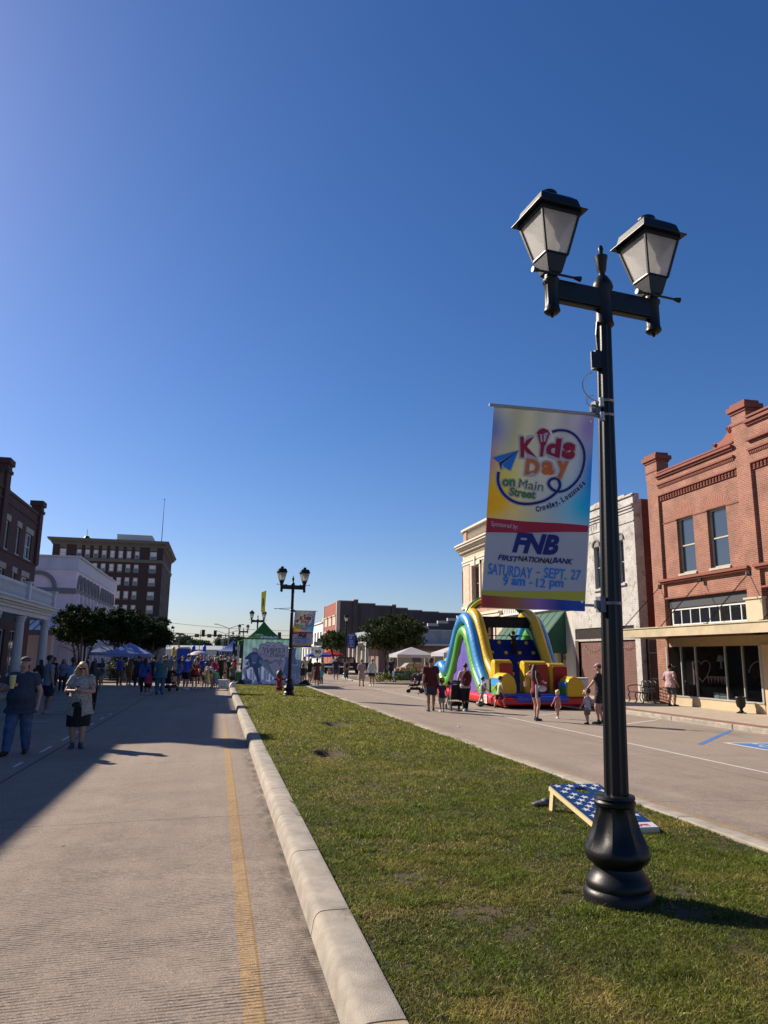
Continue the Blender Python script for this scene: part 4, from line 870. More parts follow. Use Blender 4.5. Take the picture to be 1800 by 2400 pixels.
def make_lamp(loc, label, lean=.012, rot=R(7), hi=True, double=True):
    S = empty('street_lamp', loc, label, 'street lamp', 'black lantern lamp posts', rot)
    ln = lambda z: lean*z; q = .885
    n = 96 if hi else 24
    mb = MB(); mb.lathe([(r[0]*q, *r[1:]) for r in [(.278, -.04), (.280, .055), (.268, .085), (.254, .095), (.260, .12), (.246, .15), (.218, .182), (.195, .21), (.19, .235), (.202, .25), (.235, .272), (.256, .30), (.260, .33), (.252, .36, .03), (.226, .42, .16), (.192, .49, .18), (.174, .55, .18), (.156, .60, .1), (.15, .635), (.165, .648), (.168, .67), (.155, .685), (.165, .695), (.158, .715), (.12, .72)]], n=n, fn=8)
    mb.build('base', BLACK, S, smooth=True)
    zt = 4.75
    mb = MB(); mb.lathe([(.102*q, .6, .14), (.1*q, .7, .14), (.092*q, 2.0, .14), (.073*q, 3.6, .14), (.069*q, zt, .14)], n=n, fn=10); o = mb.build('pole', BLACK, S, smooth=True, fix=False)
    for v in o.data.vertices: v.co.x += ln(v.co.z)
    cx = ln(zt)
    mb = MB(); mb.lathe([(r*q, z) for r, z in [(.065, -.12), (.09, -.1), (.08, -.06), (.078, 0), (.08, .2), (.098, .24), (.09, .28), (.06, .33), (.03, .36), (.03, .38), (.042, .4), (.056, .5), (.064, .53), (.03, .55), (.018, .57), (.026, .6), (.018, .63), (.006, .64)]], c=(cx, 0, zt-.22), n=n//2); mb.build('finial', BLACK, S, smooth=True)
    AH = .505; xs_ = (-AH, AH) if double else (0,)
    if double:
        mb = MB(); mb.box(cx-AH+.0, cx+AH, -.042, .042, zt-.175, zt-.005); mb.box(cx-AH, cx+AH, -.03, .03, zt-.19, zt-.175); mb.build('crossarm', BLACK, S, bevel=.006)
    for x in xs_:
        c = (cx+x, 0, zt-.22 if double else zt-.1)
        mb = MB(); mb.lathe([(.010, -.115), (.016, -.10), (.012, -.09), (.046, -.085), (.066, -.065), (.066, -.05), (.06, -.035), (.058, .0, .1), (.058, .17, .1), (.07, .19), (.07, .21), (.056, .22), (.052, .28)], c=c, n=n//2, fn=12); mb.build('arm_post', BLACK, S, smooth=True)
        zb = c[2]+.27; za, zc = zb+.14, zb+.50; h0, h1 = .100, .180
        lt = MB(); lt.frustum(c, .066, h0, zb, za); lt.frustum(c, .05, .066, zb-.02, zb)
        for a, b_ in ((-1, -1), (1, -1), (1, 1), (-1, 1)): lt.bar((c[0]+a*h0, c[1]+b_*h0, za), (c[0]+a*h1, c[1]+b_*h1, zc), .017)
        for s_ in (-1, 1):
            for (hh_, z_) in ((h0, za), (h1, zc-.005)): lt.bar((c[0]-hh_, c[1]+s_*hh_, z_), (c[0]+hh_, c[1]+s_*hh_, z_), .014); lt.bar((c[0]+s_*hh_, c[1]-hh_, z_), (c[0]+s_*hh_, c[1]+hh_, z_), .014)
        lo_ = lt.build('lantern', BLACK, S, fix=False)
        gm = MB(); q0, q1 = h0-.004, h1-.004
        for (a, b_), (c2, d2) in (((-1, -1), (1, -1)), ((1, -1), (1, 1)), ((1, 1), (-1, 1)), ((-1, 1), (-1, -1))): gm.poly([(c[0]+a*q0, c[1]+b_*q0, za), (c[0]+c2*q0, c[1]+d2*q0, za), (c[0]+c2*q1, c[1]+d2*q1, zc), (c[0]+a*q1, c[1]+b_*q1, zc)])
        gm.build('glass_pane', LENS, lo_, fix=False)
        rf = MB(); rf.frustum(c, .229, .229, zc+.002, zc+.012); rf.frustum(c, .196, .172, zc+.012, zc+.115); rf.frustum(c, .172, .135, zc+.115, zc+.155); rf.frustum(c, .19, .19, zc-.03, zc+.002)
        rf.lathe([(.066, 0), (.066, .06), (.076, .066), (.076, .085), (.06, .1)], c=(c[0], c[1], zc+.15), n=24); rf.build('lantern_roof', BLACK, lo_, bevel=.003)
        bb = MB(); bb.lathe([(.04, .0), (.055, .03), (.05, .14), (.11, .2), (.13, .3), (.14, .35)], c=(c[0], c[1], za), n=12); bb.build('bulb_housing', mat('bulb_grey', (.22, .21, .20), .5), lo_, smooth=True)
        ld = MB(); zl = zb-.045; ld.tube([(c[0]-.2, c[1]-.085, zl), (c[0]+.2, c[1]-.085, zl)], .010, 8)
        for s_ in (-1, 1): ld.tube([(c[0]+s_*.17, c[1]-.085, zl), (c[0]+s_*.225, c[1]-.085, zl)], [.013, .024], 10)
        ld.tube([(c[0]-.07, c[1]-.085, zl-.02), (c[0]-.07, c[1]-.085, zl+.04)], .020, 8); ld.build('ladder_bar', BLACK, S, smooth=True)
    return S
LZ = .115
SC = lambda p: (CP+(np.array(p)-CP)*.935)
L1 = make_lamp((SC((3.06, 5.46, 0))[0]+.03, 5.105, LZ), 'big black twin lantern lamp post in the grass beside the star board', lean=.026, rot=R(7))
# fittings on the near post: small bracket box, clamps, steel bands, zip ties
def pole_fittings(S, side, zU, zL, lean=.026):
    bx = lambda z: lean*z
    mb = MB()
    for z_ in (zU+.06, zU-.06, zL): 
        for dz in (0, .012): mb.lathe([(.067 if z_ > 3 else .082, 0), (.069 if z_ > 3 else .084, .004), (.067 if z_ > 3 else .082, .008)], c=(bx(z_), 0, z_+dz), n=24)
    mb.build('steel_band', STEEL, S, smooth=True)
    for z_ in (zU, zL): mb = MB(); x0 = bx(z_)+side*.07; mb.box(x0, x0+side*.05, -.03, .03, z_-.06, z_+.06); mb.lathe([(.022, -.03), (.022, .03)], c=(x0+side*.06, 0, z_), n=10); mb.build('banner_bracket', mat('bracket_grey', (.10, .12, .15), .5), S)
    return S
pole_fittings(L1, -1, 3.68, 2.1)
mb = MB(); zq = 4.06; mb.box(-.115+.11, -.045+.11, -.035, .035, zq-.03, zq+.12); mb.box(-.16+.11, -.10+.11, -.04, -.03, zq-.04, zq+.1); mb.tube([(.035, -.02, zq+.1), (.025, -.02, zq+.26), (.04, -.02, zq+.38)], .012, 6); mb.build('bracket_box', BLACK, L1)
mb = MB()
for (z_) in (3.72, 3.60): mb.lathe([(.02, -.035), (.022, -.02), (.017, 0), (.022, .02), (.02, .035)], c=(.01, -.06, z_), n=12)
mb.tube([(-.09, -.06, 3.64+.13*t-.02*t*t)[:3] if False else (-.04-.13*math.sin(t), -.07, 3.72+.12*(1-math.cos(t))) for t in np.linspace(0, 2.9, 16)], .006, 4)
mb.tube([(-.06-.08*math.sin(t), -.07, 3.66+.05*(1-math.cos(t))) for t in np.linspace(0, 3.0, 12)], .005, 4); mb.build('zip_tie', mat('zip_white', (.4, .42, .45), .4), L1, smooth=True)

lp2 = (3.06, 32.1, .11)
L2 = make_lamp(lp2, 'black twin lantern lamp post by the red fire hydrant', lean=.004, hi=False, rot=R(5)); pole_fittings(L2, 1, 3.62, 2.0, .004)
def far_lamp(x, y, z, lab, rot=0): return copy_tree(L2proto, (x, y, z), R(rot), lab)
L2proto = L2
far_lamp(3.1, 62, -.05, 'black twin lantern lamp post above the green tent peak'); far_lamp(2.9, 91, -.05, 'third twin lantern lamp post down the median beyond the green tent'); far_lamp(2.75, 122, -.05, 'small distant twin lantern lamp post, left of the tent peak'); far_lamp(2.6, 152, -.05, 'farthest tiny twin lantern lamp post by the signals')
L5 = make_lamp((11.3, 66, -.1), 'single lantern lamp post with a blue banner between the right trees', lean=0, hi=False, double=False, rot=0)
o = L5; 
o = copy_tree(L5, (15.95, 70.2, -.1), 0, 'single lantern lamp post half hidden in the larger right tree')
o = copy_tree(L5, (-10.02, 60.6, -.3), 0, 'single lantern lamp post rising into the leftmost tree crown')
o = copy_tree(L5, (-7.55, 60.8, -.3), 0, 'single lantern lamp post with a dark blue banner in the left tree crowns')

# ================================================================ KIDS DAY BANNER
BWd, BHt = .915*.935, 1.70*.935
def bcol(u, v):
    c = lambda *q: np.array(q)
    col = c(.52, .52, .50)
    def blob(col, cc, cu, cv, ru, rv, s=1):
        q = math.exp(-(((u-cu)/ru)**2+((v-cv)/rv)**2)); q = min(1, q*s); return col*(1-q)+cc*q
    col = blob(col, c(.50, .50, .25), .25, .25, .25, .3, .8); col = blob(col, c(.60, .55, .10), .12, .40, .26, .12, 1)
    col = blob(col, c(.68, .38, .04), .03, .5, .3, .1, 1); col = blob(col, c(.18, .22, .45), 0, .13, .16, .10, .9); col = blob(col, c(.45, .2, .3), -.02, .3, .09, .1, .8)
    col = blob(col, c(.12, .42, .62), .95, .48, .4, .14, 1); col = blob(col, c(.04, .20, .55), 1.03, .32, .16, .2, 1); col = blob(col, c(.30, .25, .48), 1.0, .08, .2, .1, .9)
    col = blob(col, c(.58, .58, .56), .5, .33, .28, .18, .7); col = blob(col, c(.55, .5, .3), .3, .55, .2, .05, .6)
    m_ = col.mean(); return np.clip(m_+(col-m_)*1.45, .005, 1)*.80
def vmat(name, rough=.7, trans=.12):
    m = bpy.data.materials.new(name); m.use_nodes = True; n = m.node_tree; L = n.links.new; b = n.nodes['Principled BSDF']; b.inputs['Roughness'].default_value = rough
    at = n.nodes.new('ShaderNodeAttribute'); at.attribute_name = 'col'; L(at.outputs['Color'], b.inputs['Base Color']); tr = n.nodes.new('ShaderNodeBsdfTranslucent'); L(at.outputs['Color'], tr.inputs[0])
    ms = n.nodes.new('ShaderNodeMixShader'); ms.inputs[0].default_value = trans; L(b.outputs[0], ms.inputs[1]); L(tr.outputs[0], ms.inputs[2]); L(ms.outputs[0], n.nodes['Material Output'].inputs[0]); return m
VM = vmat('printed_cloth')
def grid_print(name, parent, fn, w_, h_, nu, nv, cf, m, d=0., u0=0, u1=1, v0=0, v1=1, th=0):
    mb = MB(); V = []; C = []
    for j in range(nv+1):
        for i in range(nu+1):
            u, v = u0+(u1-u0)*i/nu, v0+(v1-v0)*j/nv; V.append(fn(u, v, d)); C.append(cf(u, v))
    mb.add(V, [(j*(nu+1)+i, j*(nu+1)+i+1, (j+1)*(nu+1)+i+1, (j+1)*(nu+1)+i) for j in range(nv) for i in range(nu)])
    o = mb.build(name, m, parent, smooth=2, fix=False); ca = o.data.attributes.new('col', 'FLOAT_COLOR', 'POINT')
    for i, c in enumerate(C): ca.data[i].color = (*c, 1)
    return o
def make_banner(loc, label, sgn=-1, skew=.09):
    S = empty('event_banner', loc, label, 'banner', 'kids day banners on lamp posts')
    rip = lambda u, v: .006*math.sin(u*26+math.sin(v*3)*2)*(1-v)**2+.012*math.sin(u*9+v*2)*min(1, v*3)+.012*math.sin(u*4.2-v*5)*v
    def fn(u, v, d): # u 0..1, v 0..1 down; d toward the viewer
        return (u*BWd-BWd/2-skew*v*BHt, -d-rip(u, v), -v*BHt)
    grid_print('cloth', S, fn, 1, 1, 40, 70, bcol, VM)
    # picture coordinates of the print in a 1531x2212 drawing grid
    def B(x, y):
        v = .4
        for _ in range(4):
            l = 228-128*v; r = 1200-70*v; u = (x-l)/(r-l); t = 95+65*u; b_ = 2080+55*u; v = (y-t)/(b_-t)
        return u, v
    MWH = mat('print_white', (.46, .46, .50), .7, .03); 
    pm = lambda nm, c: mat('print_'+nm, c, .7, .04)
    def P2(pts): return [B(*p) for p in pts]
    def area(pts, m, d, name):
        mb = MB(); q = P2(pts); n = len(q)
        mb.poly([fn(a, b_, d) for a, b_ in q]); return mb.build(name, m, S, fix=False)
    def strip_area(top, bot, m, d, name, cf=None):   # subdivided band following the ripple
        mb = MB(); V = []; C = []
        N_ = 30
        for j in range(5):
            for i in range(N_+1):
                t = i/N_; a = Vector(B(top[0][0]+(top[1][0]-top[0][0])*t, top[0][1]+(top[1][1]-top[0][1])*t)); b_ = Vector(B(bot[0][0]+(bot[1][0]-bot[0][0])*t, bot[0][1]+(bot[1][1]-bot[0][1])*t)); p = a.lerp(b_, j/4); V.append(fn(p.x, p.y, d)); C.append(cf(t) if cf else None)
        mb.add(V, [(j*(N_+1)+i, j*(N_+1)+i+1, (j+1)*(N_+1)+i+1, (j+1)*(N_+1)+i) for j in range(4) for i in range(N_)])
        o = mb.build(name, m, S, smooth=2, fix=False)
        if cf:
            ca = o.data.attributes.new('col', 'FLOAT_COLOR', 'POINT')
            for i, c in enumerate(C): ca.data[i].color = (*c, 1)
    # white sponsor field (subdivided) then bands
    wf = MB(); V = []
    for j in range(13):
        for i in range(31):
            p = Vector(B(152-(52*j/12*.62), 1372+j/12*(1945-1372))).lerp(Vector(B(1141-j/12*14, 1372+j/12*(1990-1372))), i/30); V.append(fn(p.x, p.y, .002))
    wf.add(V, [(j*31+i, j*31+i+1, (j+1)*31+i+1, (j+1)*31+i) for j in range(12) for i in range(30)]); wf.build('sponsor_field', MWH, S, smooth=2, fix=False)
    strip_area([(160, 1232), (1146, 1310)], [(150, 1372), (1142, 1374)], pm('red', (.42, .012, .045)), .004, 'red_band')
    strip_area([(108, 1918), (1130, 1950)], [(104, 1963), (1128, 2045)], pm('yellow', (.50, .45, .05)), .004, 'yellow_band')
    strip_area([(105, 1960), (1128, 2042)], [(98, 2072), (1130, 2136)], VM, .005, 'rainbow_band', lambda t: np.array([.55, .06, .05])*max(0, 1-t*3)+np.array([.45, .18, .06])*max(0, 1-abs(t-.33)*4)+np.array([.35, .15, .45])*max(0, 1-abs(t-.55)*5)+np.array([.02, .08, .45])*min(1, max(0, t*3-1.6)))
    sc = BWd/1005.
    def T(body, m, x, y, w_, h_, off=.0, shear=0, rot=0, d=.006, glow=0):
        a, b_ = B(x, y)
        f = lambda p, q, dd: fn(a+(p)/BWd, b_-q/BHt, d+dd)
        if glow: 
            text(body, MWH, S, f, 0, 0, (w_+glow)*sc, (h_+glow)*sc, min(off+.05, .03 if body == 'Main' else 1), shear, rot=rot, d=-.0015, name='lettering_outline')
        return text(body, m, S, f, 0, 0, w_*sc, h_*sc, off, shear, rot=rot, name='lettering')
    mk = lambda t0: 0
    mR = pm('crimson', (.36, .006, .03)); mO = pm('orange', (.68, .16, .03)); mG = pm('green', (.10, .22, .05)); mN = pm('navy', (.004, .015, .16)); mB = pm('sky', (.02, .20, .62)); mK = pm('black', (.02, .02, .03))
    # swirl line
    sw = [(785, 365), (850, 345), (930, 355), (1010, 400), (1068, 475), (1098, 570), (1095, 680), (1060, 800), (1000, 890), (920, 955), (850, 975), (795, 955), (755, 905), (762, 862), (800, 840), (840, 855), (856, 910), (835, 965), (780, 1020), (700, 1065), (580, 1090), (450, 1080), (350, 1030), (290, 955), (262, 870), (268, 780)]
    sp_ = [tuple(p) for p in smoothp(sw, 5)]
    def rf(x, y, d): a, b_ = B(x, y); return fn(a, b_, d)
    mb = MB(); ribbon(mb, sp_, 44, rf, .003); mb.build('swirl_outline', MWH, S, fix=False)
    mb = MB(); ribbon(mb, sp_, 24, rf, .005); mb.build('swirl', mN, S, fix=False)
    for pts, dd, m_ in (([(200, 632), (462, 555), (385, 778), (330, 745), (290, 770), (262, 690)], .0035, MWH), ([(215, 640), (455, 565), (265, 685)], .0055, mB), ([(290, 760), (272, 690), (455, 565), (300, 700)], .0058, mN), ([(303, 702), (455, 565), (378, 765), (325, 735)], .0055, mB)): area(pts, m_, dd, 'paper_plane')
    # lantern shaped letter i
    for pts, dd, m_ in (([(625, 375), (660, 330), (690, 322), (745, 340), (775, 395), (735, 490), (715, 625), (655, 625), (660, 500)], .0045, MWH), ([(634, 378), (665, 340), (692, 336), (695, 330), (710, 330), (712, 338), (740, 346), (764, 388), (752, 400), (648, 390)], .0062, mR), ([(645, 392), (752, 402), (728, 480), (708, 520), (695, 618), (668, 618), (675, 510), (662, 470)], .0062, mR), ([(664, 392), (684, 394), (690, 470), (674, 470)], .0067, MWH), ([(700, 396), (732, 400), (718, 465), (702, 470)], .0067, MWH)): area(pts, m_, dd, 'lantern_letter')
    T('K', mR, 553, 525, 160, 195, .035, 0, .10, glow=34); T('d', mR, 798, 525, 140, 190, .045, 0, -.08, glow=30); T('s', mR, 944, 560, 130, 160, .055, 0, -.1, glow=30)
    T('D', mO, 598, 727, 135, 155, .05, 0, -.05, glow=30); T('a', mO, 745, 735, 120, 130, .05, 0, .0, glow=30); T('y', mO, 882, 757, 110, 175, .05, 0, -.02, glow=30)
    T('on', mG, 365, 888, 125, 65, .04, 0, .06, glow=22); T('Main', mG, 585, 905, 235, 78, .0, 0, -.08, glow=22); T('Street', mG, 503, 985, 258, 78, .04, 0, -.06, glow=22)
    cw = 'Crowley, Louisiana'
    p0, p1, p2 = Vector((632, 1150)), Vector((900, 1110)), Vector((1105, 872))
    wdt = [1, .6, 1, 1, .4, .9, .9, .4, .5, 1, 1, 1, .45, .8, .45, .95, 1, .95]; tot = sum(wdt); acc = 0
    for ch, wd in zip(cw, wdt):
        t = (acc+wd/2)/tot; acc += wd
        if ch == ' ': continue
        p = (1-t)**2*p0+2*t*(1-t)*p1+t*t*p2; tg_ = 2*(1-t)*(p1-p0)+2*t*(p2-p1); ang = -math.atan2(tg_.y, tg_.x)
        hgt = 50 if ch in 'CLl' else (38 if ch not in ',i' else (44 if ch == 'i' else 16)); 
        if ch == 'y': hgt = 50
        nrm = Vector((-math.sin(-ang), math.cos(-ang)))
        off_ = {'y': 7, ',': 16, 'C': -6, 'l': -6, 'L': -6, 'i': -3}.get(ch, 0)
        T(ch, mN, p.x+nrm.x*off_, p.y+nrm.y*off_, wd*33*.82, hgt, .035, rot=ang, glow=12)
    T('Sponsored by:', pm('pink', (.60, .42, .45)), 330, 1308, 268, 56, .01, rot=-.05)
    T('FNB', mN, 632, 1482, 430, 185, .05, .22, rot=-.03)
    T('FIRST', mN, 370, 1618, 205, 50, .03, .2, rot=-.05); T('NATIONAL', mK, 632, 1635, 325, 50, .03, .2, rot=-.05); T('BANK', mN, 893, 1652, 195, 50, .03, .2, rot=-.05)
    T('SATURDAY', mB, 387, 1740, 430, 100, .015, rot=-.055); T('-', mB, 658, 1758, 30, 12, .03); T('SEPT.', mB, 823, 1773, 220, 95, .015, rot=-.055); T('27', mB, 1028, 1788, 98, 92, .015, rot=-.05)
    T('9', mB, 345, 1832, 50, 85, .02, rot=-.04); T('am', mB, 470, 1845, 130, 62, .03, rot=-.04); T('-', mB, 590, 1856, 30, 12, .03); T('12', mB, 682, 1858, 85, 82, .02, rot=-.04); T('pm', mB, 833, 1883, 136, 84, .03, rot=-.04)
    mb = MB(); mb.tube([(-BWd/2-.04, 0, -.005), (BWd/2+.07, 0, -.005)], .013, 8); mb.tube([(BWd/2-skew*BHt-.3, .035, -BHt+.055), (BWd/2+.09, .035, -BHt+.045)], .011, 8); mb.build('rod', mat('rod_grey', (.30, .31, .33), .4), S, smooth=True)
    mb = MB()
    for (u_, v_) in ((.965, .045), (.965, .955)): p = fn(u_, v_, .006); mb.tube([(p[0], p[1]-.002, p[2]), (p[0], p[1], p[2])], .011, 10)
    mb.build('grommet', WHT, S)
    return S
b1c = SC((2.565, 5.46, 3.885))
bn = make_banner((b1c[0]+.035, 5.09, b1c[2]), 'large printed Kids Day banner hanging from the nearest lamp post')
b2 = copy_tree(bn, (3.67, 32.1, 3.75), 0, 'smaller looking Kids Day banner on the second lamp post, above the hydrant')
# second banner is a mirror side of the post, same print
b2.scale = (1.06, 1.06, 1.0)
for c in kids(bn): pass
mb = MB(); mb.tube([(2.3, 32.1, 3.82), (3.1, 32.1, 3.76)], .012, 6); mb.tube([(2.3, 32.1, 3.8), (3.1, 32.1, 3.86)], .012, 6); o = mb.build('banner_rod', MATS['rod_grey']); tag(o, 'empty banner rod sticking out left of the second lamp post', 'rod')

# blue street banners on single lamps
def blue_banner(loc, lab):
    S = empty('street_banner', loc, lab, 'banner', 'blue street banners'); MBL = mat('banner_blue', (.012, .05, .30), .7, .1, 3)
    mb = MB(); mb.box(0, .72, -.01, .01, -1.25, 0); mb.build('cloth', MBL, S); f = lambda a, b_, d: (.36+a, -.014, b_)
    mW = mat('banner_white', (.6, .65, .7), .7)
    for t_, z_, w_, h_ in (('CROWLEY', -.14, .52, .12), ('RICE', -.66, .3, .11), ('CAPITAL', -.86, .5, .11), ('OF', -1.0, .12, .07), ('AMERICA', -1.12, .5, .09)): text(t_, mW, S, f, 0, z_, w_, h_, .01)
    mb = MB(); ribbon(mb, [(-.12, -.5), (-.15, -.4), (-.1, -.3), (.05, -.27), (.0, -.4), (-.05, -.5)], .04, f, 0); mb.build('emblem', mW, S, fix=False)
    mb = MB(); mb.tube([(-.06, 0, .0), (.74, 0, .0)], .015, 6); mb.tube([(-.06, 0, -1.25), (.74, 0, -1.25)], .015, 6); mb.build('rod', BLACK, S); return S
blue_banner((11.42, 66, 3.85), 'blue Rice Capital banner on the lamp between the right trees'); blue_banner((-8.45, 62.3, 3.5), 'dark blue banner in the shade under the left trees')

# ================================================================ HYDRANT
hy = GR(655, 1620); S = empty('fire_hydrant', (3.02, 36.6, .11), 'red fire hydrant with dark green dome cap on the median grass', 'hydrant')
RD = mat('hydrant_red', (.20, .008, .012), .45, .15, 10); GN = mat('hydrant_green', (.03, .07, .045), .5, .2, 10); k = 1.13
mb = MB(); mb.lathe([(.2, 0), (.2, .04), (.13, .05), (.13, .12), (.18, .13), (.18, .17), (.125, .19), (.115, .62), (.16, .64), (.16, .68)], n=20); mb.build('barrel', RD, S, smooth=True).scale = (k, k, k)
mb = MB(); mb.lathe([(.16, .68), (.155, .72), (.13, .8), (.08, .86), (.04, .88), (.035, .93), (.02, .94)], n=20); mb.build('bonnet', GN, S, smooth=True).scale = (k, k, k)
mb = MB(); mb.tube([(-.19, 0, .5), (.19, 0, .5)], .05, 10); mb.tube([(-.2, 0, .5), (-.24, 0, .5)], .04, 6); mb.tube([(.2, 0, .5), (.24, 0, .5)], .04, 6); mb.tube([(0, 0, .45), (.0, -.2, .45)], .08, 12); mb.tube([(0, -.2, .45), (0, -.26, .45)], .05, 5); mb.build('nozzle', RD, S, smooth=True).scale = (k, k, k)

# ================================================================ CORNHOLE BOARD
S = empty('cornhole_board', (4.0, 7.45, .115), 'cornhole board with white stars on blue, folding legs, in the grass behind the lamp', 'cornhole board')
WD = mat('pale_pine', (.62, .50, .27), .6, .12, 3, stretch=(8, 1, 1)); SB = mat('board_blue', (.006, .035, .13), .35, .1, 5); SW_ = mat('board_white', (.62, .62, .62), .4, .05)
LB, WB_ = 1.16, .60; zb0, zf0 = .295, .065
# local frame: s across 0..W (x), t from back(0) to front(1)
cL = np.array([3.73, 8.0]); cF = np.array([3.76, 6.90]); ex = np.array([.60, -.02])
def cb(s_, t, up=0): 
    p = cL*(1-t)+cF*t+ex*s_; return (p[0]-4.0, p[1]-7.45, zb0*(1-t)+zf0*t+up)
mb = MB(); NH = 40; hc_ = (.5, .155); hr = .128
ring = [(hc_[0]+hr*math.cos(a), hc_[1]+hr*.6*math.sin(a)) for a in np.linspace(0, 2*math.pi, NH, endpoint=False)]
def edgept(a):
    dx_, dy_ = math.cos(a), math.sin(a)*.6; ts = []
    if dx_ > 0: ts.append((1-hc_[0])/dx_)
    if dx_ < 0: ts.append(-hc_[0]/dx_)
    if dy_ > 0: ts.append((.9-hc_[1])/dy_)
    if dy_ < 0: ts.append(-hc_[1]/dy_)
    t_ = min(ts); return (hc_[0]+dx_*t_, hc_[1]+dy_*t_)
angs = sorted(list(np.linspace(0, 2*math.pi, NH, endpoint=False))+[math.atan2((cy_2-hc_[1])/.6, cx_2-hc_[0]) % (2*math.pi) for cx_2 in (0, 1) for cy_2 in (0, .9)])
inn = [(hc_[0]+hr*math.cos(a), hc_[1]+hr*.6*math.sin(a)) for a in angs]; outp = [edgept(a) for a in angs]
def topf(mb, up):
    n_ = len(angs); V = [cb(*p, up) for p in inn]+[cb(*p, up) for p in outp]; mb.add(V, [(i, (i+1) % n_, n_+(i+1) % n_, n_+i) for i in range(n_)])
topf(mb, .0); topf(mb, -.018)
n_ = len(angs); mb.add([cb(*p, 0) for p in inn]+[cb(*p, -.018) for p in inn], [(i, (i+1) % n_, n_+(i+1) % n_, n_+i) for i in range(n_)])
mb.build('board_top', SB, S, fix=False)
mb = MB(); mb.add([cb(0, .9, 0), cb(1, .9, 0), cb(1, 1, 0), cb(0, 1, 0), cb(0, .9, -.018), cb(1, .9, -.018), cb(1, 1, -.018), cb(0, 1, -.018)], [(0, 1, 2, 3), (7, 6, 5, 4), (2, 6, 7, 3), (0, 4, 5, 1)]); mb.build('sponsor_strip', SW_, S, fix=False)
st = MB()
for r_ in range(13):
    for c_ in range(5):
        s_ = .12+(c_+.5*(r_ % 2))/3.9; t_ = .045+r_*.07
        if s_ < .07 or s_ > .94 or t_ > .87: continue
        if ((s_-hc_[0])**2+((t_-hc_[1])/.6)**2)**.5 < hr+.09: continue
        st.poly([cb(s_+(.088 if i % 2 == 0 else .035)*math.sin(i*math.pi/5), t_-(.088 if i % 2 == 0 else .035)*.52*math.cos(i*math.pi/5), .002) for i in range(10)])
st.build('star_print', SW_, S, fix=False)
text('StateFarm', mat('board_red', (.36, .01, .02), .4), S, lambda a, b_, d: cb(a, .95-b_, .003), .6, 0, .56, .06, .03)
mb = MB()
for s_ in (0, 1): p, q = cb(s_, 0, -.04), cb(s_, 1, -.04); mb.bar(p, q, .02, .045, up=(1, 0, 0))
for t_ in (0, 1): mb.bar(cb(.0, t_, -.04), cb(1, t_, -.04), .02, .045, up=(0, 1, 0))
mb.build('side_rail', WD, S)
for s_ in (.05, .95):
    mb = MB(); a = cb(s_, .03, -.03); mb.bar(a, (a[0]+.0, a[1]+.06, .0), .035, .08, up=(1, 0, 0)); mb.build('leg', WD, S)
o = MB(); o.ell((0, 0, .03), (.14, .055, .03), 14, 8); o.ell((.05, .0, .055), (.05, .05, .03), 10, 6); o = o.build('sandal', mat('sandal_dark', (.03, .035, .05), .6, .5, 20, rgb2=(.18, .18, .2)), smooth=True); o.location = (3.76, 8.28, .13); o.rotation_euler = (0, 0, .2); tag(o, 'small dark sandal lying in the grass left of the star board', 'sandal')

# ================================================================ PRINTED BACKDROP (seen from behind) AND GREEN TENT
S = empty('printed_backdrop', (3.18, 44.6, -.03), 'large pale blue green printed fabric backdrop seen from behind, mirrored lettering', 'backdrop')
x0, x1, z0, z1 = -1.72, 1.72, .05, 2.80
def kfn(a, b_, d): # picture grid coordinates 1301x2212
    u = (a-66)/890.; v = (b_-1292)/722.; return (x0+(x1-x0)*u, -d+.012*math.sin(u*70), z1+(z0-z1)*v)
def kcol(u, v):
    g_ = np.array([.22, .42, .36]); bl = np.array([.34, .42, .74]); c = g_*(1-v)+bl*v; ray_ = .5+.5*math.sin(math.atan2(v-.45, u-.4)*14); return c*(.85+.25*ray_)
grid_print('cloth', S, lambda u, v, d: (x0+(x1-x0)*u, -d+.012*math.sin(u*70), z1+(z0-z1)*v), 1, 1, 90, 20, kcol, vmat('backdrop_cloth', .8, .3))
LIL = mat('print_lilac', (.80, .72, .86), .8, .04, trans=.15); DBL = mat('print_deepblue', (.10, .17, .36), .8, .1, 6, trans=.1); MBL2 = mat('print_midblue', (.22, .31, .58), .8, .08, trans=.1); DGR = mat('print_darkgreen', (.03, .10, .09), .8); SKN = mat('print_face', (.66, .48, .44), .8)
def kp(pts, m, d, name, sm=0):
    pts = [tuple(p) for p in smoothp(list(pts)+[pts[0]], sm)][:-1] if sm else pts
    mb = MB(); mb.poly([kfn(a, b_, d) for a, b_ in pts]); o = mb.build(name, m, S, fix=False)
    return o
def kcirc(c, r, m, d, name):
    mb = MB(); 
    for (x, y), rr in zip(c, r): mb.poly([kfn(x+rr*math.cos(t), y+rr*math.sin(t), d) for t in np.linspace(0, 2*math.pi, 22, endpoint=False)]); d += .0008
    return mb.build(name, m, S, fix=False)
CLD = [(360, 1420), (440, 1395), (520, 1400), (610, 1405), (700, 1440), (340, 1480), (400, 1560), (500, 1580), (600, 1560), (690, 1520), (520, 1490), (620, 1480), (430, 1480)]; CR = [50, 52, 52, 62, 50, 48, 60, 62, 60, 60, 90, 90, 80]
kcirc(CLD, [r+9 for r in CR], DBL, .012, 'cloud_outline'); kcirc(CLD, CR, LIL, .024, 'cloud')
kcirc([(300, 1960), (390, 1955), (460, 1975), (560, 1955), (630, 1970), (850, 1960), (920, 1945), (520, 2000), (240, 1990)], [55, 45, 40, 48, 40, 50, 45, 40, 40], LIL, .012, 'cloud')
kp([(70, 1995), (940, 1995), (940, 2012), (70, 2012)], MBL2, .022, 'ground_band'); kp([(60, 1930), (120, 1895), (235, 1930), (205, 1990), (70, 1995)], DBL, .022, 'rock')
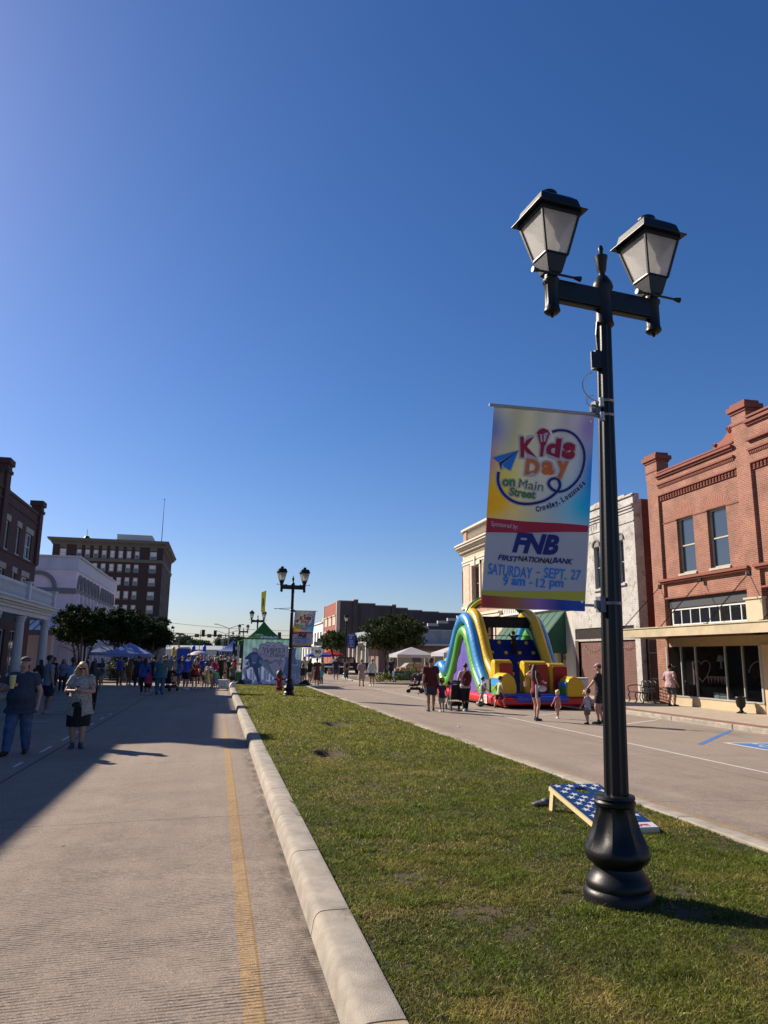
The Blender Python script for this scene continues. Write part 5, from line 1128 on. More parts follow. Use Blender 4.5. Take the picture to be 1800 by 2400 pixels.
for x_, w_, t_ in ((395, 40, 1765), (440, 34, 1775), (190, 26, 1760), (225, 26, 1745), (830, 60, 1840), (495, 30, 1865)):
    kp([(x_, 1925), (x_, t_), (x_+w_, t_-10), (x_+w_, 1925)], LIL, .010, 'skyline'); mb = MB()
    for i in range(7):
        for j in range(2): a, b_ = x_+4+j*w_/2, t_+14+i*17; mb.poly([kfn(a, b_, .0115), kfn(a+w_*.3, b_, .0115), kfn(a+w_*.3, b_+9, .0115), kfn(a, b_+9, .0115)])
    mb.build('skyline_window', MBL2, S, fix=False)
fig = [(210, 1445), (240, 1432), (275, 1445), (280, 1500), (310, 1530), (372, 1590), (365, 1615), (320, 1612), (318, 1660), (370, 1700), (310, 1740), (320, 1840), (345, 1930), (385, 1992), (325, 1990), (300, 1930), (250, 1800), (225, 1735), (190, 1720), (130, 1770), (155, 1890), (190, 1920), (130, 1915), (65, 1765), (150, 1700), (110, 1690), (160, 1612), (100, 1605), (98, 1590), (170, 1515), (210, 1500)]
cen = Vector((230, 1700)); kp([tuple(cen+(Vector(p)-cen)*1.035) for p in fig], LIL, .0255, 'figure_outline'); kp(fig, DBL, .027, 'caped_figure')
kp([(185, 1530), (300, 1530), (280, 1660), (235, 1690), (200, 1650)], MBL2, .0285, 'suit_front'); kp([(215, 1650), (265, 1650), (268, 1665), (212, 1665)], LIL, .030, 'belt'); kp([(214, 1455), (240, 1440), (268, 1455), (264, 1500), (240, 1518), (218, 1500)], SKN, .0285, 'painted_face', 3)
kp([(228, 1540), (255, 1540), (255, 1548), (245, 1548), (245, 1575), (238, 1575), (238, 1548), (228, 1548)], LIL, .030, 'chest_letter')
fig2 = [(830, 1440), (880, 1420), (865, 1560), (915, 1700), (830, 1700), (800, 1680), (790, 1850), (760, 1960), (700, 1960), (650, 1900), (690, 1800), (640, 1700), (700, 1600), (760, 1560)]
cen = Vector((780, 1700)); kp([tuple(cen+(Vector(p)-cen)*1.05) for p in fig2], LIL, .0255, 'figure_outline'); kp(fig2, MBL2, .027, 'caped_figure')
kp([(470, 1690), (580, 1625), (660, 1770), (550, 1830)], LIL, .0285, 'sign_edge'); kp([(480, 1692), (578, 1635), (650, 1765), (552, 1820)], DBL, .030, 'held_sign')
f0 = lambda cx, cy: (lambda a, b_, d: (kfn(cx, cy, 0)[0]+a, -d, kfn(cx, cy, 0)[2]+b_))
DT = mat('print_slate', (.20, .28, .32), .8)
ux = 3.44/890
text('KENNY', DT, S, f0(530, 1468), 0, 0, 350*ux, 84*ux, .02, mirror=True, d=.046); text('HABETZ', DT, S, f0(582, 1542), 0, 0, 230*ux, 48*ux, .03, mirror=True, d=.046)
text('INJURY', DT, S, f0(400, 1530), 0, 0, 105*ux, 20*ux, .0, mirror=True, d=.046); text('LAW', DT, S, f0(425, 1556), 0, 0, 65*ux, 22*ux, .0, mirror=True, d=.046)
for t_, cy2, w_ in (('YOU', 1688, 60), ('GOT', 1722, 60), ('THIS?', 1756, 80)): text(t_, LIL, S, f0(560, cy2), 0, 0, w_*ux, 26*ux, .03, mirror=True, d=.034, rot=.5)
mb = MB()
for a in (x0-.03, x1+.03): mb.tube([(a, .03, 0), (a, .03, z1+.05)], .02, 8)
mb.tube([(x0-.03, .03, z1+.02), (x1+.03, .03, z1+.02)], .02, 8); mb.tube([(x0-.03, .03, .04), (x1+.03, .03, .04)], .02, 8); mb.build('frame', BLACK, S)
for (x_, lab) in ((1.32, 'black sandbag weight at the left foot of the printed backdrop'), (5.12, 'black sandbag weight at the right foot of the printed backdrop')):
    mb = MB(); mb.ell((0, 0, .16), (.33, .2, .17), 14, 8); mb.ell((.05, 0, .28), (.2, .15, .14), 12, 6); o = mb.build('weight_bag', mat('bag_black', (.008, .008, .01), .7, .3, 10, .3), smooth=True); o.location = (x_, 44.1, .0); tag(o, lab, 'sandbag', 'sandbags')
def tent(loc, w_, dpt, h0, h1, mt, label, m2=None, curved=0., legs=True, val=.25, walls=()):
    S = empty('canopy_tent', loc, label, 'tent', 'pop-up canopy tents at the street fair'); mb = MB(); n_ = 8
    for (ax, ay, bx, by) in ((-1, -1, 1, -1), (1, -1, 1, 1), (1, 1, -1, 1), (-1, 1, -1, -1)):
        V = []
        for j in range(n_+1):
            t = j/n_; z_ = h0+(h1-h0)*(t-curved*4*t*(1-t)*.5)
            for i in range(n_+1):
                s_ = i/n_; x = (ax+(bx-ax)*s_)*w_/2*(1-t); y = (ay+(by-ay)*s_)*dpt/2*(1-t); V.append((x, y, z_-.05*math.sin(math.pi*s_)*(1-t)*t))
        mb.add(V, [(j*(n_+1)+i, j*(n_+1)+i+1, (j+1)*(n_+1)+i+1, (j+1)*(n_+1)+i) for j in range(n_) for i in range(n_)])
    mb.build('roof', mt, S, smooth=2, fix=False)
    mb = MB(); a, b_ = w_/2, dpt/2
    for (p, q) in (((-a, -b_), (a, -b_)), ((a, -b_), (a, b_)), ((a, b_), (-a, b_)), ((-a, b_), (-a, -b_))): mb.bar((p[0], p[1], h0-val/2), (q[0], q[1], h0-val/2), .012, val, up=(q[1]-p[1], p[0]-q[0], 0))
    mb.build('valance', m2 or mt, S, fix=False)
    if legs:
        for sx in (-1, 1):
            for sy_ in (-1, 1): mb = MB(); mb.bar((sx*(a-.03), sy_*(b_-.03), 0), (sx*(a-.03), sy_*(b_-.03), h0-.02), .05); mb.box(sx*(a-.03)-.06, sx*(a-.03)+.06, sy_*(b_-.03)-.06, sy_*(b_-.03)+.06, 0, .02); mb.build('leg', mat('tent_steel', (.5, .5, .5), .4), S)
    return S
TG = mat('tent_green', (.035, .17, .03), .7, .12, 1.5, trans=.35); TWt = mat('tent_white', (.50, .50, .53), .7, .05, 1, trans=.3); TB = mat('tent_blue', (.20, .30, .62), .7, .08, 1, trans=.35); TBD = mat('tent_deepblue', (.03, .09, .42), .7, .08, 1, trans=.3); TR_ = mat('tent_red', (.5, .03, .03), .7, trans=.3); TNV = mat('tent_navy', (.012, .016, .04), .7)
t1 = tent((2.78, 47.3, -.05), 3.1, 3.1, 2.72, 4.0, TG, 'green peaked tent with KENNY lettering behind the printed backdrop', curved=.35)
text('KENNY', WHT, t1, lambda a, b_, d: (a+.28+.02*b_, -1.42+b_*1.1-d, b_+2.86), 0, .06, 1.1, .2, .04, .2, d=.06); text('1(855)', WHT, t1, lambda a, b_, d: (a-.35, -1.25+b_*1.1-d, b_+3.0), 0, .1, .5, .13, .03, .2, d=.06)
S = empty('yellow_flag', (2.8, 47.4, 3.95), 'tall yellow feather flag on a pole above the green tent peak', 'flag')
mb = MB(); mb.tube([(0, 0, -.05), (0, 0, 1.95)], .014, 6); mb.build('pole', STEEL, S); mb = MB(); mb.prism([(-.26, 1.85), (.04, 1.95), (.0, .55), (-.24, .58)], lambda a, b_, d: (a, d+.03*math.sin(b_*5), b_), -.004, .004); fl_ = mb.build('cloth', mat('flag_yellow', (.62, .58, .06), .7, .08, 2, trans=.4), S)
mb = MB(); mb.prism([(-.17, 1.4), (-.08, 1.5), (-.06, 1.1), (-.13, .85), (-.18, 1.0)], lambda a, b_, d: (a, d, b_), -.04, -.035); mb.build('emblem', mat('flag_olive', (.25, .25, .03), .7), S)
tent((-6.3, 57, -.15), 3.0, 3.0, 1.98, 2.75, TB, 'pale blue pop-up tent in front under the left trees'); tent((-8.3, 62.5, -.15), 3.0, 3.0, 2.05, 2.85, TB, 'blue pop-up tent farther back left, partly hidden by a lamp post')
t = tent((1.4, 72, -.1), 3.0, 3.0, 2.25, 3.3, TB, 'blue and white pop-up tent with dark valance at the left of the green tent', m2=TNV, curved=.3, val=.42); f = lambda a, b_, d: (a, -1.52-d, b_)
for i, x_ in enumerate((-1.15, -.7, -.25)):
    mb = MB(); (mb.tube([f(x_+.13*math.cos(q), 2.04+.13*math.sin(q), .01) for q in np.linspace(0, 6.28, 14)], .03, 4) if i == 0 else mb.tube([f(x_-.12, 1.93, .01), f(x_+.12, 1.93, .01), f(x_+.12, 2.15, .01), f(x_-.12, 2.15, .01), f(x_-.12, 1.93, .01)], .02, 4)); mb.build('emblem', WHT, t)
tent((16.0, 60.5, -.1), 3.2, 3.0, 2.12, 2.75, TWt, 'white pop-up tent with craft goods under the larger right tree'); tent((17.3, 52, -.05), 3.2, 3.2, 2.2, 2.85, TWt, 'white pop-up tent peeking out left of the slide')
tent((15.2, 100, -.15), 3, 3, 2.2, 2.9, TR_, 'red pop-up tent behind the black pickup'); tent((13.1, 98, -.15), 3, 3, 2.1, 2.8, TBD, 'deep blue pop-up tent left of the red one')
# navy sign column with partial lettering
S = empty('navy_sign', (1.35, 52, 0), 'navy blue standing sign reading KI, left of the printed backdrop', 'sign'); mb = MB(); mb.box(-.36, .5, -.03, .03, 1.9, 2.6); mb.build('panel', TNV, S); mb = MB(); [mb.bar((x_, 0, 0), (x_, 0, 1.9), .05) for x_ in (-.3, .45)]; mb.build('leg', STEEL, S); text('KI', WHT, S, lambda a, b_, d: (a-.02, -.034, b_+2.27), 0, 0, .3, .24, .03)
# green draped table, cooler, white sack
S = empty('draped_table', (1.35, 46.0, -.02), 'folding table under a green cloth beside the printed backdrop', 'table'); mb = MB(); mb.box(-.55, .4, -.35, .35, .0, .78); mb.build('tablecloth', mat('cloth_green', (.03, .12, .05), .8, .2, 4, .3), S, bevel=.03); mb = MB(); mb.box(-.56, .41, -.36, .36, .78, .86); mb.build('tabletop', mat('top_pattern', (.12, .3, .2), .7, .6, 30), S)
S = empty('cooler', (.36, 40.2, -.01), 'white ice chest with wheels at the end of the kerb', 'cooler'); mb = MB(); mb.box(-.24, .24, -.2, .2, .08, .46); mb.build('body', WHT, S, bevel=.03); mb = MB(); mb.box(-.26, .26, -.22, .22, .46, .54); mb.build('lid', WHT, S, bevel=.025); mb = MB(); [mb.tube([(x_, -.1, .08), (x_+.04, -.1, .08)], .08, 12) for x_ in (-.26, .22)]; mb.tube([(-.2, -.23, .1), (.2, -.23, .1)], .02, 6); mb.tube([(-.1, -.215, .2), (-.1, -.215, .36), (.1, -.215, .36), (.1, -.215, .2), (-.1, -.215, .2)], .012, 5); mb.build('wheel', BLACK, S)
mb = MB(); mb.ell((0, 0, .19), (.17, .17, .2), 12, 8); mb.ell((.05, 0, .36), (.06, .06, .08), 8, 5); o = mb.build('plastic_sack', mat('sack_white', (.6, .6, .62), .5, .1, 6, .6, 8), smooth=True); o.location = (.86, 40.6, .0); tag(o, 'stuffed white plastic sack next to the ice chest', 'sack')
# sidewalk table of crafts
S = empty('craft_table', (15.2, 58.7, -.1), 'table with dark blue cloth and wooden display boxes under the white tent', 'table'); mb = MB(); mb.box(-1.2, 1.2, -.4, .4, 0, .78); mb.build('tablecloth', mat('cloth_navy', (.015, .05, .14), .8, .2, 3), S, bevel=.02)
mb = MB()
for i in range(5): mb.box(-1.1+i*.45, -.75+i*.45, -.3, .1, .78, 1.0+.08*(i % 3))
mb.box(.5, 1.1, -.2, .3, .78, 1.35); mb.build('display_box', mat('craft_wood', (.33, .2, .08), .7, .4, 12), S)
# ================================================================ INFLATABLE SLIDE
def vinyl(name, c): return mat(name, c, .34, .10, 1.6, .45, 5, spec=.45)
VY = vinyl('vinyl_yellow', (.62, .40, .012)); VB = vinyl('vinyl_blue', (.05, .28, .62)); VG = vinyl('vinyl_green', (.10, .36, .05)); VR = vinyl('vinyl_red', (.55, .012, .02)); VP = vinyl('vinyl_purple', (.14, .10, .42)); VD = vinyl('vinyl_darkblue', (.008, .012, .13)); VBB = vinyl('vinyl_royal', (.01, .07, .50)); VDG = vinyl('vinyl_darkgreen', (.006, .12, .03)); cloth0 = mat('strap_grey', (.08, .08, .09), .8); VK = mat('mesh_black', (.006, .006, .007), .8)
SO = Vector((11.0, 27.3, -.13)); S = empty('inflatable_slide', SO, 'big inflatable slide in blue, green, yellow and purple beside the street', 'inflatable slide')
def sb(mb, name, m, smooth=True): o = mb.build(name, m, S, smooth=smooth); o.location = -SO; return o
def rib(pts, r, n=16, k=6, amp=.035, sq=None):   # inflated tube with stitched ribs
    P = smoothp(pts, k*3); rr = [r*(1-amp+amp*abs(math.sin(i*math.pi/3.))) for i in range(len(P))]; mb = MB(); mb.tube(P, rr, n)
    return mb
bluep = [(29.55, .62), (29.9, .95), (30.45, 1.6), (31.15, 2.75), (31.75, 3.42), (32.4, 3.62), (33.15, 3.25), (33.95, 2.3), (34.75, 1.42), (35.35, 1.2), (35.95, 1.42), (36.6, 1.25), (37.0, .8)]
greenp = [(29.75, .25), (30.1, .6), (30.85, 1.3), (31.45, 2.2), (31.9, 2.85), (32.4, 3.02), (32.9, 2.7), (33.5, 1.8), (34.3, .92), (35.3, .6), (35.9, .9), (36.5, .75), (36.8, .4)]
for X_w, sgn in ((11.12, 1), (14.42, -1)):
    for nm, pr, r_, m_, dx_ in (('blue_side_tube', bluep, .26, VB, 0), ('green_side_tube', greenp, .27, VG, 0)):
        mb = rib([(X_w+dx_, y, z+.0) for y, z in pr], r_, n=20, amp=.014); sb(mb, nm, m_)
    # purple (outer) bulging panel under the tubes
    mb = MB(); top = [Vector(p) for p in smoothp([(29.9, .3)]+greenp[1:-1]+[(36.7, .4)], 3)]; nlev = 8; V = []
    for p in top:
        for j in range(nlev+1):
            t = j/nlev; z_ = .28+(p.y-.28)*t; bul = .10*abs(math.sin(p.x*math.pi/.62))**.5*min(1, (p.y-.2)); V.append((X_w-sgn*(.02+bul*math.sin(math.pi*min(1, t*.9+.1))), p.x, z_))
    mb.add(V, [(i*(nlev+1)+j, (i+1)*(nlev+1)+j, (i+1)*(nlev+1)+j+1, i*(nlev+1)+j+1) for i in range(len(top)-1) for j in range(nlev)]); o = sb(mb, 'side_panel', VP, 2)
fy = [(29.55, .95), (29.75, 1.25), (30.3, 1.75), (31.0, 2.85), (31.55, 3.55), (32.2, 3.85), (32.8, 3.7)]
for X_w in (11.42, 14.12): sb(rib([(X_w, y-.1, z) for y, z in fy], .225, n=20, amp=.028), 'yellow_front_tube', VY)
# arch over the top (yellow face, green underside)
for y_a, m_, rr, wdt, nm in ((32.35, VY, 1.0, .10, 'arch_front'), (32.62, VDG, .97, .2, 'arch_inner')):
    P = [(12.77+1.5*rr*math.cos(t), y_a, 3.62+.98*rr*math.sin(t)) for t in np.linspace(math.pi*1.02, -math.pi*.02, 26)]; mb = MB()
    for i in range(25): mb.bar(P[i], P[i+1], .28 if m_ is VDG else .1, .22, up=(0, 1, 0)) if False else None
    mb.tube(P, wdt, 12); sb(mb, nm, m_)
for y_a, m_ in ((36.3, VY), (36.5, VDG)):
    P = [(12.77+1.6*math.cos(t), y_a, .9+1.25*math.sin(t)) for t in np.linspace(math.pi*.98, .02, 22)]; mb = MB(); mb.tube(P, .13, 10); sb(mb, 'rear_arch', m_)
mb = MB(); mb.tube([(11.35, 36.2, 1.35), (14.2, 36.2, 1.35)], .2, 12); sb(mb, 'rear_roll', VY)
# climbing wall, top platform, mesh
mb = MB(); mb.prism([(29.65, .3), (30.0, .55), (31.65, 2.65), (32.3, 2.65), (34.9, .6), (36.9, .35), (36.9, .1), (29.65, .1)], lambda a, b_, d: (d, a, b_), 11.3, 14.25); sb(mb, 'climbing_wall', VD)
mb = MB(); mb.box(11.5, 14.05, 31.72, 31.76, 3.18, 3.66); mb.box(11.5, 14.05, 31.72, 33.0, 3.62, 3.68); mb.box(11.45, 11.5, 31.75, 33.2, 2.6, 3.2); sb(mb, 'shade_mesh', VK, False)
mb = MB(); mb.tube([(11.5, 31.7, 2.82), (14.05, 31.7, 2.82)], .02, 6); sb(mb, 'strap', BLACK)
mb = MB()
for r_ in range(5):
    for c_ in range(4):
        y = 30.1+r_*.36; z = .55+(y-30.0)/1.65*2.1; x = 11.78+c_*.66+(.18 if r_ % 2 else 0)
        if x > 14: continue
        mb.ell((x, y-.03, z), (.10, .07, .09), 8, 6)
sb(mb, 'climbing_grip', VY)
# red base with platform and royal step
mb = MB(); P = [(29.4, .3), (30.5, .28), (32, .28), (34, .28), (37.2, .28)]
sb(rib([(10.98, y, .17) for y in (27.5, 29, 31, 33, 35, 37.2)], .21, n=14, amp=.02), 'base_tube', VR); sb(rib([(14.55, y, .17) for y in (27.5, 29, 31, 33, 35, 37.2)], .21, n=14, amp=.02), 'base_tube', VR)
mb = MB(); mb.box(10.95, 14.55, 27.35, 29.8, -.0, .28); o = sb(mb, 'base_block', VR, False); md = o.modifiers.new('bevel', 'BEVEL'); md.width = .07; md.segments = 3
mb = MB(); mb.box(10.99, 14.5, 27.6, 29.8, .285, .42); mb.box(11.5, 13.7, 27.32, 27.6, .12, .34); o = sb(mb, 'step', VBB, False); md = o.modifiers.new('bevel', 'BEVEL'); md.width = .05; md.segments = 3
def block(x0, x1, y0, y1, z0, z1, my, mr_, inset=.1, rx=False, nm='obstacle'):
    # rounded pillow: yellow frame with red front face
    mb = MB(); prof = [(y0, z0), (y0-.0, z1-.28), (y0+.06, z1-.1), (y0+.2, z1), (y1-.1, z1+.02), (y1, z1-.1), (y1, z0)]
    mb.prism(prof, lambda a, b_, d: (d, a, b_), x0, x1); o = sb(mb, nm, my, False); md = o.modifiers.new('bevel', 'BEVEL'); md.width = .07; md.segments = 3; md.limit_method = 'ANGLE'
    if mr_:
        mb = MB(); mb.box(x0+inset, x1-.02, y0-.03, y0+.03, z0+.02, z1-.13); p = sb(mb, nm+'_face', mr_, False); md = p.modifiers.new('bevel', 'BEVEL'); md.width = .025; md.segments = 2
VR_SHADE = vinyl('vinyl_red_shaded', (.30, .008, .012)); block(11.25, 12.05, 29.0, 29.5, .4, 1.74, VY, VR_SHADE, .2); block(12.3, 13.35, 28.4, 28.95, .4, 1.70, VY, VR_SHADE, .22); block(13.5, 14.3, 28.6, 29.1, .35, 1.62, VY, VR_SHADE, .15)  # front faces use red vinyl darkened to paint in their shade
def corner_block(x0, x1, y0, y1, z1, side):
    prof = [(x0, .3), (x0, z1-.35), (x0+.08, z1-.12), (x0+.28, z1), (x1-.3, z1-.04), (x1-.08, z1-.2), (x1, z1-.5), (x1, .3)]
    mb = MB(); mb.prism(prof, lambda a, b_, d: (a, d, b_), y0, y1); o = sb(mb, 'corner_pillow', VY, False); md = o.modifiers.new('bevel', 'BEVEL'); md.width = .07; md.segments = 3; md.limit_method = 'ANGLE'
    mb = MB(); mb.box(x0-.03, x0+.04, y0+.06, y1-.06, .72, z1-.22); sb(mb, 'corner_pillow_side', VB, False); mb = MB(); mb.box(x0-.03, x0+.04, y0+.06, y1-.06, .32, .71); sb(mb, 'corner_pillow_side', VG, False)
corner_block(10.98, 11.68, 27.75, 28.75, 1.24, -1)
corner_block(13.72, 14.5, 27.5, 28.3, 1.12, 1)
mb = MB(); mb.box(10.755, 10.775, 28.7, 29.5, .0, .34); sb(mb, 'warning_label', WHT, False)
mb = MB()
for i in range(5): mb.box(10.745, 10.756, 28.78, 29.42-.1*(i % 2), .05+i*.055, .065+i*.055)
sb(mb, 'warning_text', mat('label_red', (.5, .05, .05), .7), False)
mb = MB(); mb.box(11.0, 11.03, 29.05, 29.5, .3, .92); sb(mb, 'side_mesh', mat('mesh_grey', (.12, .11, .09), .8), False)
for k_, (xa, ya, za, xb, yb) in enumerate(((10.9, 31.6, 2.6, 10.0, 31.0), (10.95, 36.2, 1.2, 10.2, 37.2), (14.6, 31.6, 2.6, 15.0, 30.8))):
    mb = MB(); mb.bar((xa, ya, za), (xb, yb, -.1), .03, .004); sb(mb, 'tie_strap', cloth0, False)
    mb = MB(); mb.tube([(xb, yb, -.15), (xb, yb, .12)], .015, 6); sb(mb, 'stake', STEEL)
for pr in (bluep,):
    for q in range(1, len(pr)-1):
        y, z = pr[q]; mb = MB(); mb.tube([(11.12-.262*math.cos(t), y, z+.262*math.sin(t)) for t in np.linspace(-.6, 2.2, 10)], .007, 4); sb(mb, 'seam', VBB)
o = MB(); o.ell((0, 0, .11), (.19, .16, .11), 12, 8); o = o.build('ball', mat('dark_teal', (.01, .12, .10), .35), smooth=True); o.location = GR(1131, 1657)+np.array([0, .25, 0]); tag(o, 'dark teal ball on the road by the running boys', 'ball')

# ================================================================ FAR SMALL INFLATABLE
S = empty('far_bounce_house', (-4.2, 95, -.2), 'far bounce house with yellow post, blue arch and red yellow roof above the crowd', 'bounce house')
for x_, m_, w_, top in ((-1.15, VY, .2, 2.95), (1.25, VBB, .22, 3.1), (2.55, VBB, .22, 3.15)):
    mb = MB(); mb.cap((x_, 0, .2), (x_, 0, top-.2), w_, w_, 12); mb.lathe([(w_*1.1, 0), (.02, .4)], c=(x_, 0, top-.25), n=8) if x_ > 0 else None; mb.build('post', m_, S, smooth=True)
mb = MB(); mb.tube([(-.8, -.1, .2), (-.8, -.1, 2.5), (-.6, -.1, 2.8), (.7, -.1, 2.85), (.95, -.1, 2.5), (.95, -.1, .2)], .09, 8); mb.build('arch', VY, S, smooth=True)
mb = MB(); mb.box(-.75, .95, 0, 1.5, .2, 2.75); mb.build('slide_body', VBB, S, bevel=.1); mb = MB(); mb.box(1.3, 2.5, .1, 1.5, 1.9, 2.55); mb.build('roof_band', VR, S, bevel=.1); mb = MB(); mb.box(1.3, 2.5, 0.05, 1.5, 1.4, 1.88); mb.build('wall_band', VY, S, bevel=.05); mb = MB(); mb.box(-1.4, 2.8, -.3, 2, 0, .5); mb.build('base', VR, S, bevel=.1)
for o in [s for s in bpy.data.objects if s.name == 'far_bounce_house']: o.name = 'bounce_house'

# ================================================================ TREES AND SHRUBS
def leaf_mat(name, c1, c2, trans=.25):
    m = bpy.data.materials.new(name); m.use_nodes = True; n = m.node_tree; L = n.links.new; b = n.nodes['Principled BSDF']; b.inputs['Roughness'].default_value = .7; b.inputs['Specular IOR Level'].default_value = .12
    at = n.nodes.new('ShaderNodeAttribute'); at.attribute_name = 'col'; L(at.outputs['Color'], b.inputs['Base Color']); tr = n.nodes.new('ShaderNodeBsdfTranslucent'); L(at.outputs['Color'], tr.inputs[0])
    ms = n.nodes.new('ShaderNodeMixShader'); ms.inputs[0].default_value = trans; L(b.outputs[0], ms.inputs[1]); L(tr.outputs[0], ms.inputs[2]); L(ms.outputs[0], n.nodes['Material Output'].inputs[0])
    MATS[name] = m; return m
LEAF = leaf_mat('leaf', 0, 0, .12)
def leaves(name, parent, clumps, per, size, cA, cB, m=LEAF, flower=None, flat=.75):
    P = []; 
    for (c, r) in clumps:
        n_ = int(per*r[0]*r[1]); d = rng.normal(size=(n_, 3)); d /= np.linalg.norm(d, axis=1)[:, None]
        rad = (rng.random(n_)**.45)*(1+.25*rng.normal(size=n_)*.5)
        P.append(np.array(c)+d*np.array(r)*rad[:, None])
    P = np.concatenate(P); n_ = len(P); sz = size*(.6+.8*rng.random(n_))
    a = rng.normal(size=(n_, 3)); a /= np.linalg.norm(a, axis=1)[:, None]; b_ = rng.normal(size=(n_, 3)); b_ -= a*(a*b_).sum(1)[:, None]; b_ /= np.linalg.norm(b_, axis=1)[:, None]
    V = np.empty((n_, 4, 3)); V[:, 0] = P-a*sz[:, None]; V[:, 1] = P+b_*sz[:, None]*.42; V[:, 2] = P+a*sz[:, None]; V[:, 3] = P-b_*sz[:, None]*.42
    me = bpy.data.meshes.new(name); me.vertices.add(n_*4); me.vertices.foreach_set('co', V.ravel()); me.loops.add(n_*4); me.loops.foreach_set('vertex_index', np.arange(n_*4, dtype=np.int32)); me.polygons.add(n_); me.polygons.foreach_set('loop_start', (np.arange(n_)*4).astype(np.int32))
    try: me.polygons.foreach_set('loop_total', np.full(n_, 4, np.int32))
    except Exception: pass
    t = rng.random(n_)[:, None]; col = np.array(cA)*(1-t)+np.array(cB)*t; col = col*(.7+.6*rng.random(n_))[:, None]
    if flower is not None: k = (rng.random(n_) < flower[1]) & (P[:, 2] > P[:, 2].mean()); col[k] = flower[0]
    c4 = np.ones((n_, 4, 4)); c4[:, :, :3] = col[:, None, :]; ca = me.attributes.new('col', 'FLOAT_COLOR', 'POINT'); ca.data.foreach_set('color', c4.ravel())
    me.materials.append(m); me.update(calc_edges=True); me.validate(); o = bpy.data.objects.new(name, me); COL.objects.link(o)
    if parent is not None: o.parent = parent
    return o
BARK = mat('bark', (.07, .05, .04), .9, .35, 12, .4)
def tree(loc, cz, rx, ry, rz_, zbot, label, nclump=26, per=260, size=.12, seed=1, group='street trees', cA=(.012, .024, .008), cB=(.03, .05, .013), stems=4, name='tree', base_r=.12):  # default leaf colours darkened, backlit shade painted into the left trees
    rd = random.Random(seed); S = empty(name, loc, label, 'tree', group); cl = []
    for i in range(nclump):
        while True:
            d = Vector((rd.uniform(-1, 1), rd.uniform(-1, 1), rd.uniform(-1, 1)))
            if .25 < d.length < 1: break
        c = (d.x*rx*.82, d.y*ry*.82, cz+d.z*rz_*.8); q = rd.uniform(.22, .42); cl.append((c, (rx*q, ry*q, rz_*q*1.05)))
    for i in range(int(nclump*.8)):  # sprigs on the outline
        a = rd.uniform(0, 6.28); e = rd.uniform(-.5, 1.2); c = (math.cos(a)*math.cos(e)*rx*1.0, math.sin(a)*math.cos(e)*ry*1.0, cz+math.sin(e)*rz_*1.0); q = rd.uniform(.08, .17); cl.append((c, (rx*q, ry*q, rz_*q*1.2)))
    leaves('crown', S, cl, per, size, cA, cB)
    mb = MB()
    for i in range(stems):
        a = 6.28*i/stems+rd.random(); b0 = Vector((.12*math.cos(a), .12*math.sin(a), 0)); t1 = Vector((rx*.28*math.cos(a), ry*.28*math.sin(a), zbot)); m1 = b0.lerp(t1, .5)+Vector((rd.uniform(-.1, .1), rd.uniform(-.1, .1), 0))
        P = smoothp([b0, m1, t1, Vector((rx*.5*math.cos(a), ry*.5*math.sin(a), cz))], 3); mb.tube(P, [base_r*(1-.75*i_/len(P)) for i_ in range(len(P))], 7)
        for k in range(4):
            s_ = P[rd.randint(len(P)//2, len(P)-1)]; e_ = s_+Vector((rd.uniform(-1, 1)*rx*.5, rd.uniform(-1, 1)*ry*.5, rz_*rd.uniform(.1, .8))); mb.tube([s_, s_.lerp(e_, .5)+Vector((0, 0, .1)), e_], [base_r*.35, base_r*.22, .01], 5)
    mb.build('trunk', BARK, S, smooth=True); return S
tree((16.4, 69, -.1), 4.15, 3.1, 3.0, 1.75, 2.1, 'larger crape myrtle on the right, over the white tent', 42, 520, .12, 3, cA=(.014, .026, .008), cB=(.075, .10, .028))
tree((14.1, 88, -.1), 3.6, 2.35, 2.2, 1.35, 2.0, 'smaller tree behind the blue banner, above the pickup', 34, 480, .13, 5, cA=(.025, .05, .012), cB=(.07, .11, .025))
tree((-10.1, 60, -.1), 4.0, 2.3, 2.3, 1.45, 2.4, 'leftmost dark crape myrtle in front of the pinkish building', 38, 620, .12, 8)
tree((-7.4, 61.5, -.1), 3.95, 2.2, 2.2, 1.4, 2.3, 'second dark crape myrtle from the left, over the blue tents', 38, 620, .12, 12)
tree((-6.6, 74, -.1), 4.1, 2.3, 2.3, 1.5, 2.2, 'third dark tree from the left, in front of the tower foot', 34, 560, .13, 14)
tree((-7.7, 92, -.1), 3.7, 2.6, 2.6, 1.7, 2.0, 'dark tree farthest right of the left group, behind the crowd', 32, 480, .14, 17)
tree((-11.3, 118, -.1), 4.4, 3.2, 3, 2.3, 2.2, 'hazy dark tree past the tower corner on the left', 24, 260, .17, 21)
def shrub(loc, r, label, cA, cB, flower=None, per=700, size=.07, group='planting on the corner islands', seed=2):
    rd = random.Random(seed); S = empty('shrub', loc, label, 'shrub', group); cl = [((rd.uniform(-1, 1)*r[0]*.7, rd.uniform(-1, 1)*r[1]*.7, r[2]*rd.uniform(.3, .9)), (r[0]*rd.uniform(.25, .4), r[1]*rd.uniform(.25, .4), r[2]*.4)) for i in range(12)]
    leaves('foliage', S, cl, per, size, cA, cB, flower=flower); mb = MB()
    for i in range(5): a = i*1.26; mb.tube([(.05*math.cos(a), .05*math.sin(a), 0), (r[0]*.5*math.cos(a), r[1]*.5*math.sin(a), r[2]*.8)], [.02, .008], 5)
    mb.build('stem', BARK, S); return S
shrub((-6.9, 54.6, -.05), (1.0, .8, 1.35), 'shrub with creamy white flowers beside the road on the left', (.03, .06, .015), (.06, .09, .02), ((.7, .68, .5), .3), seed=4)
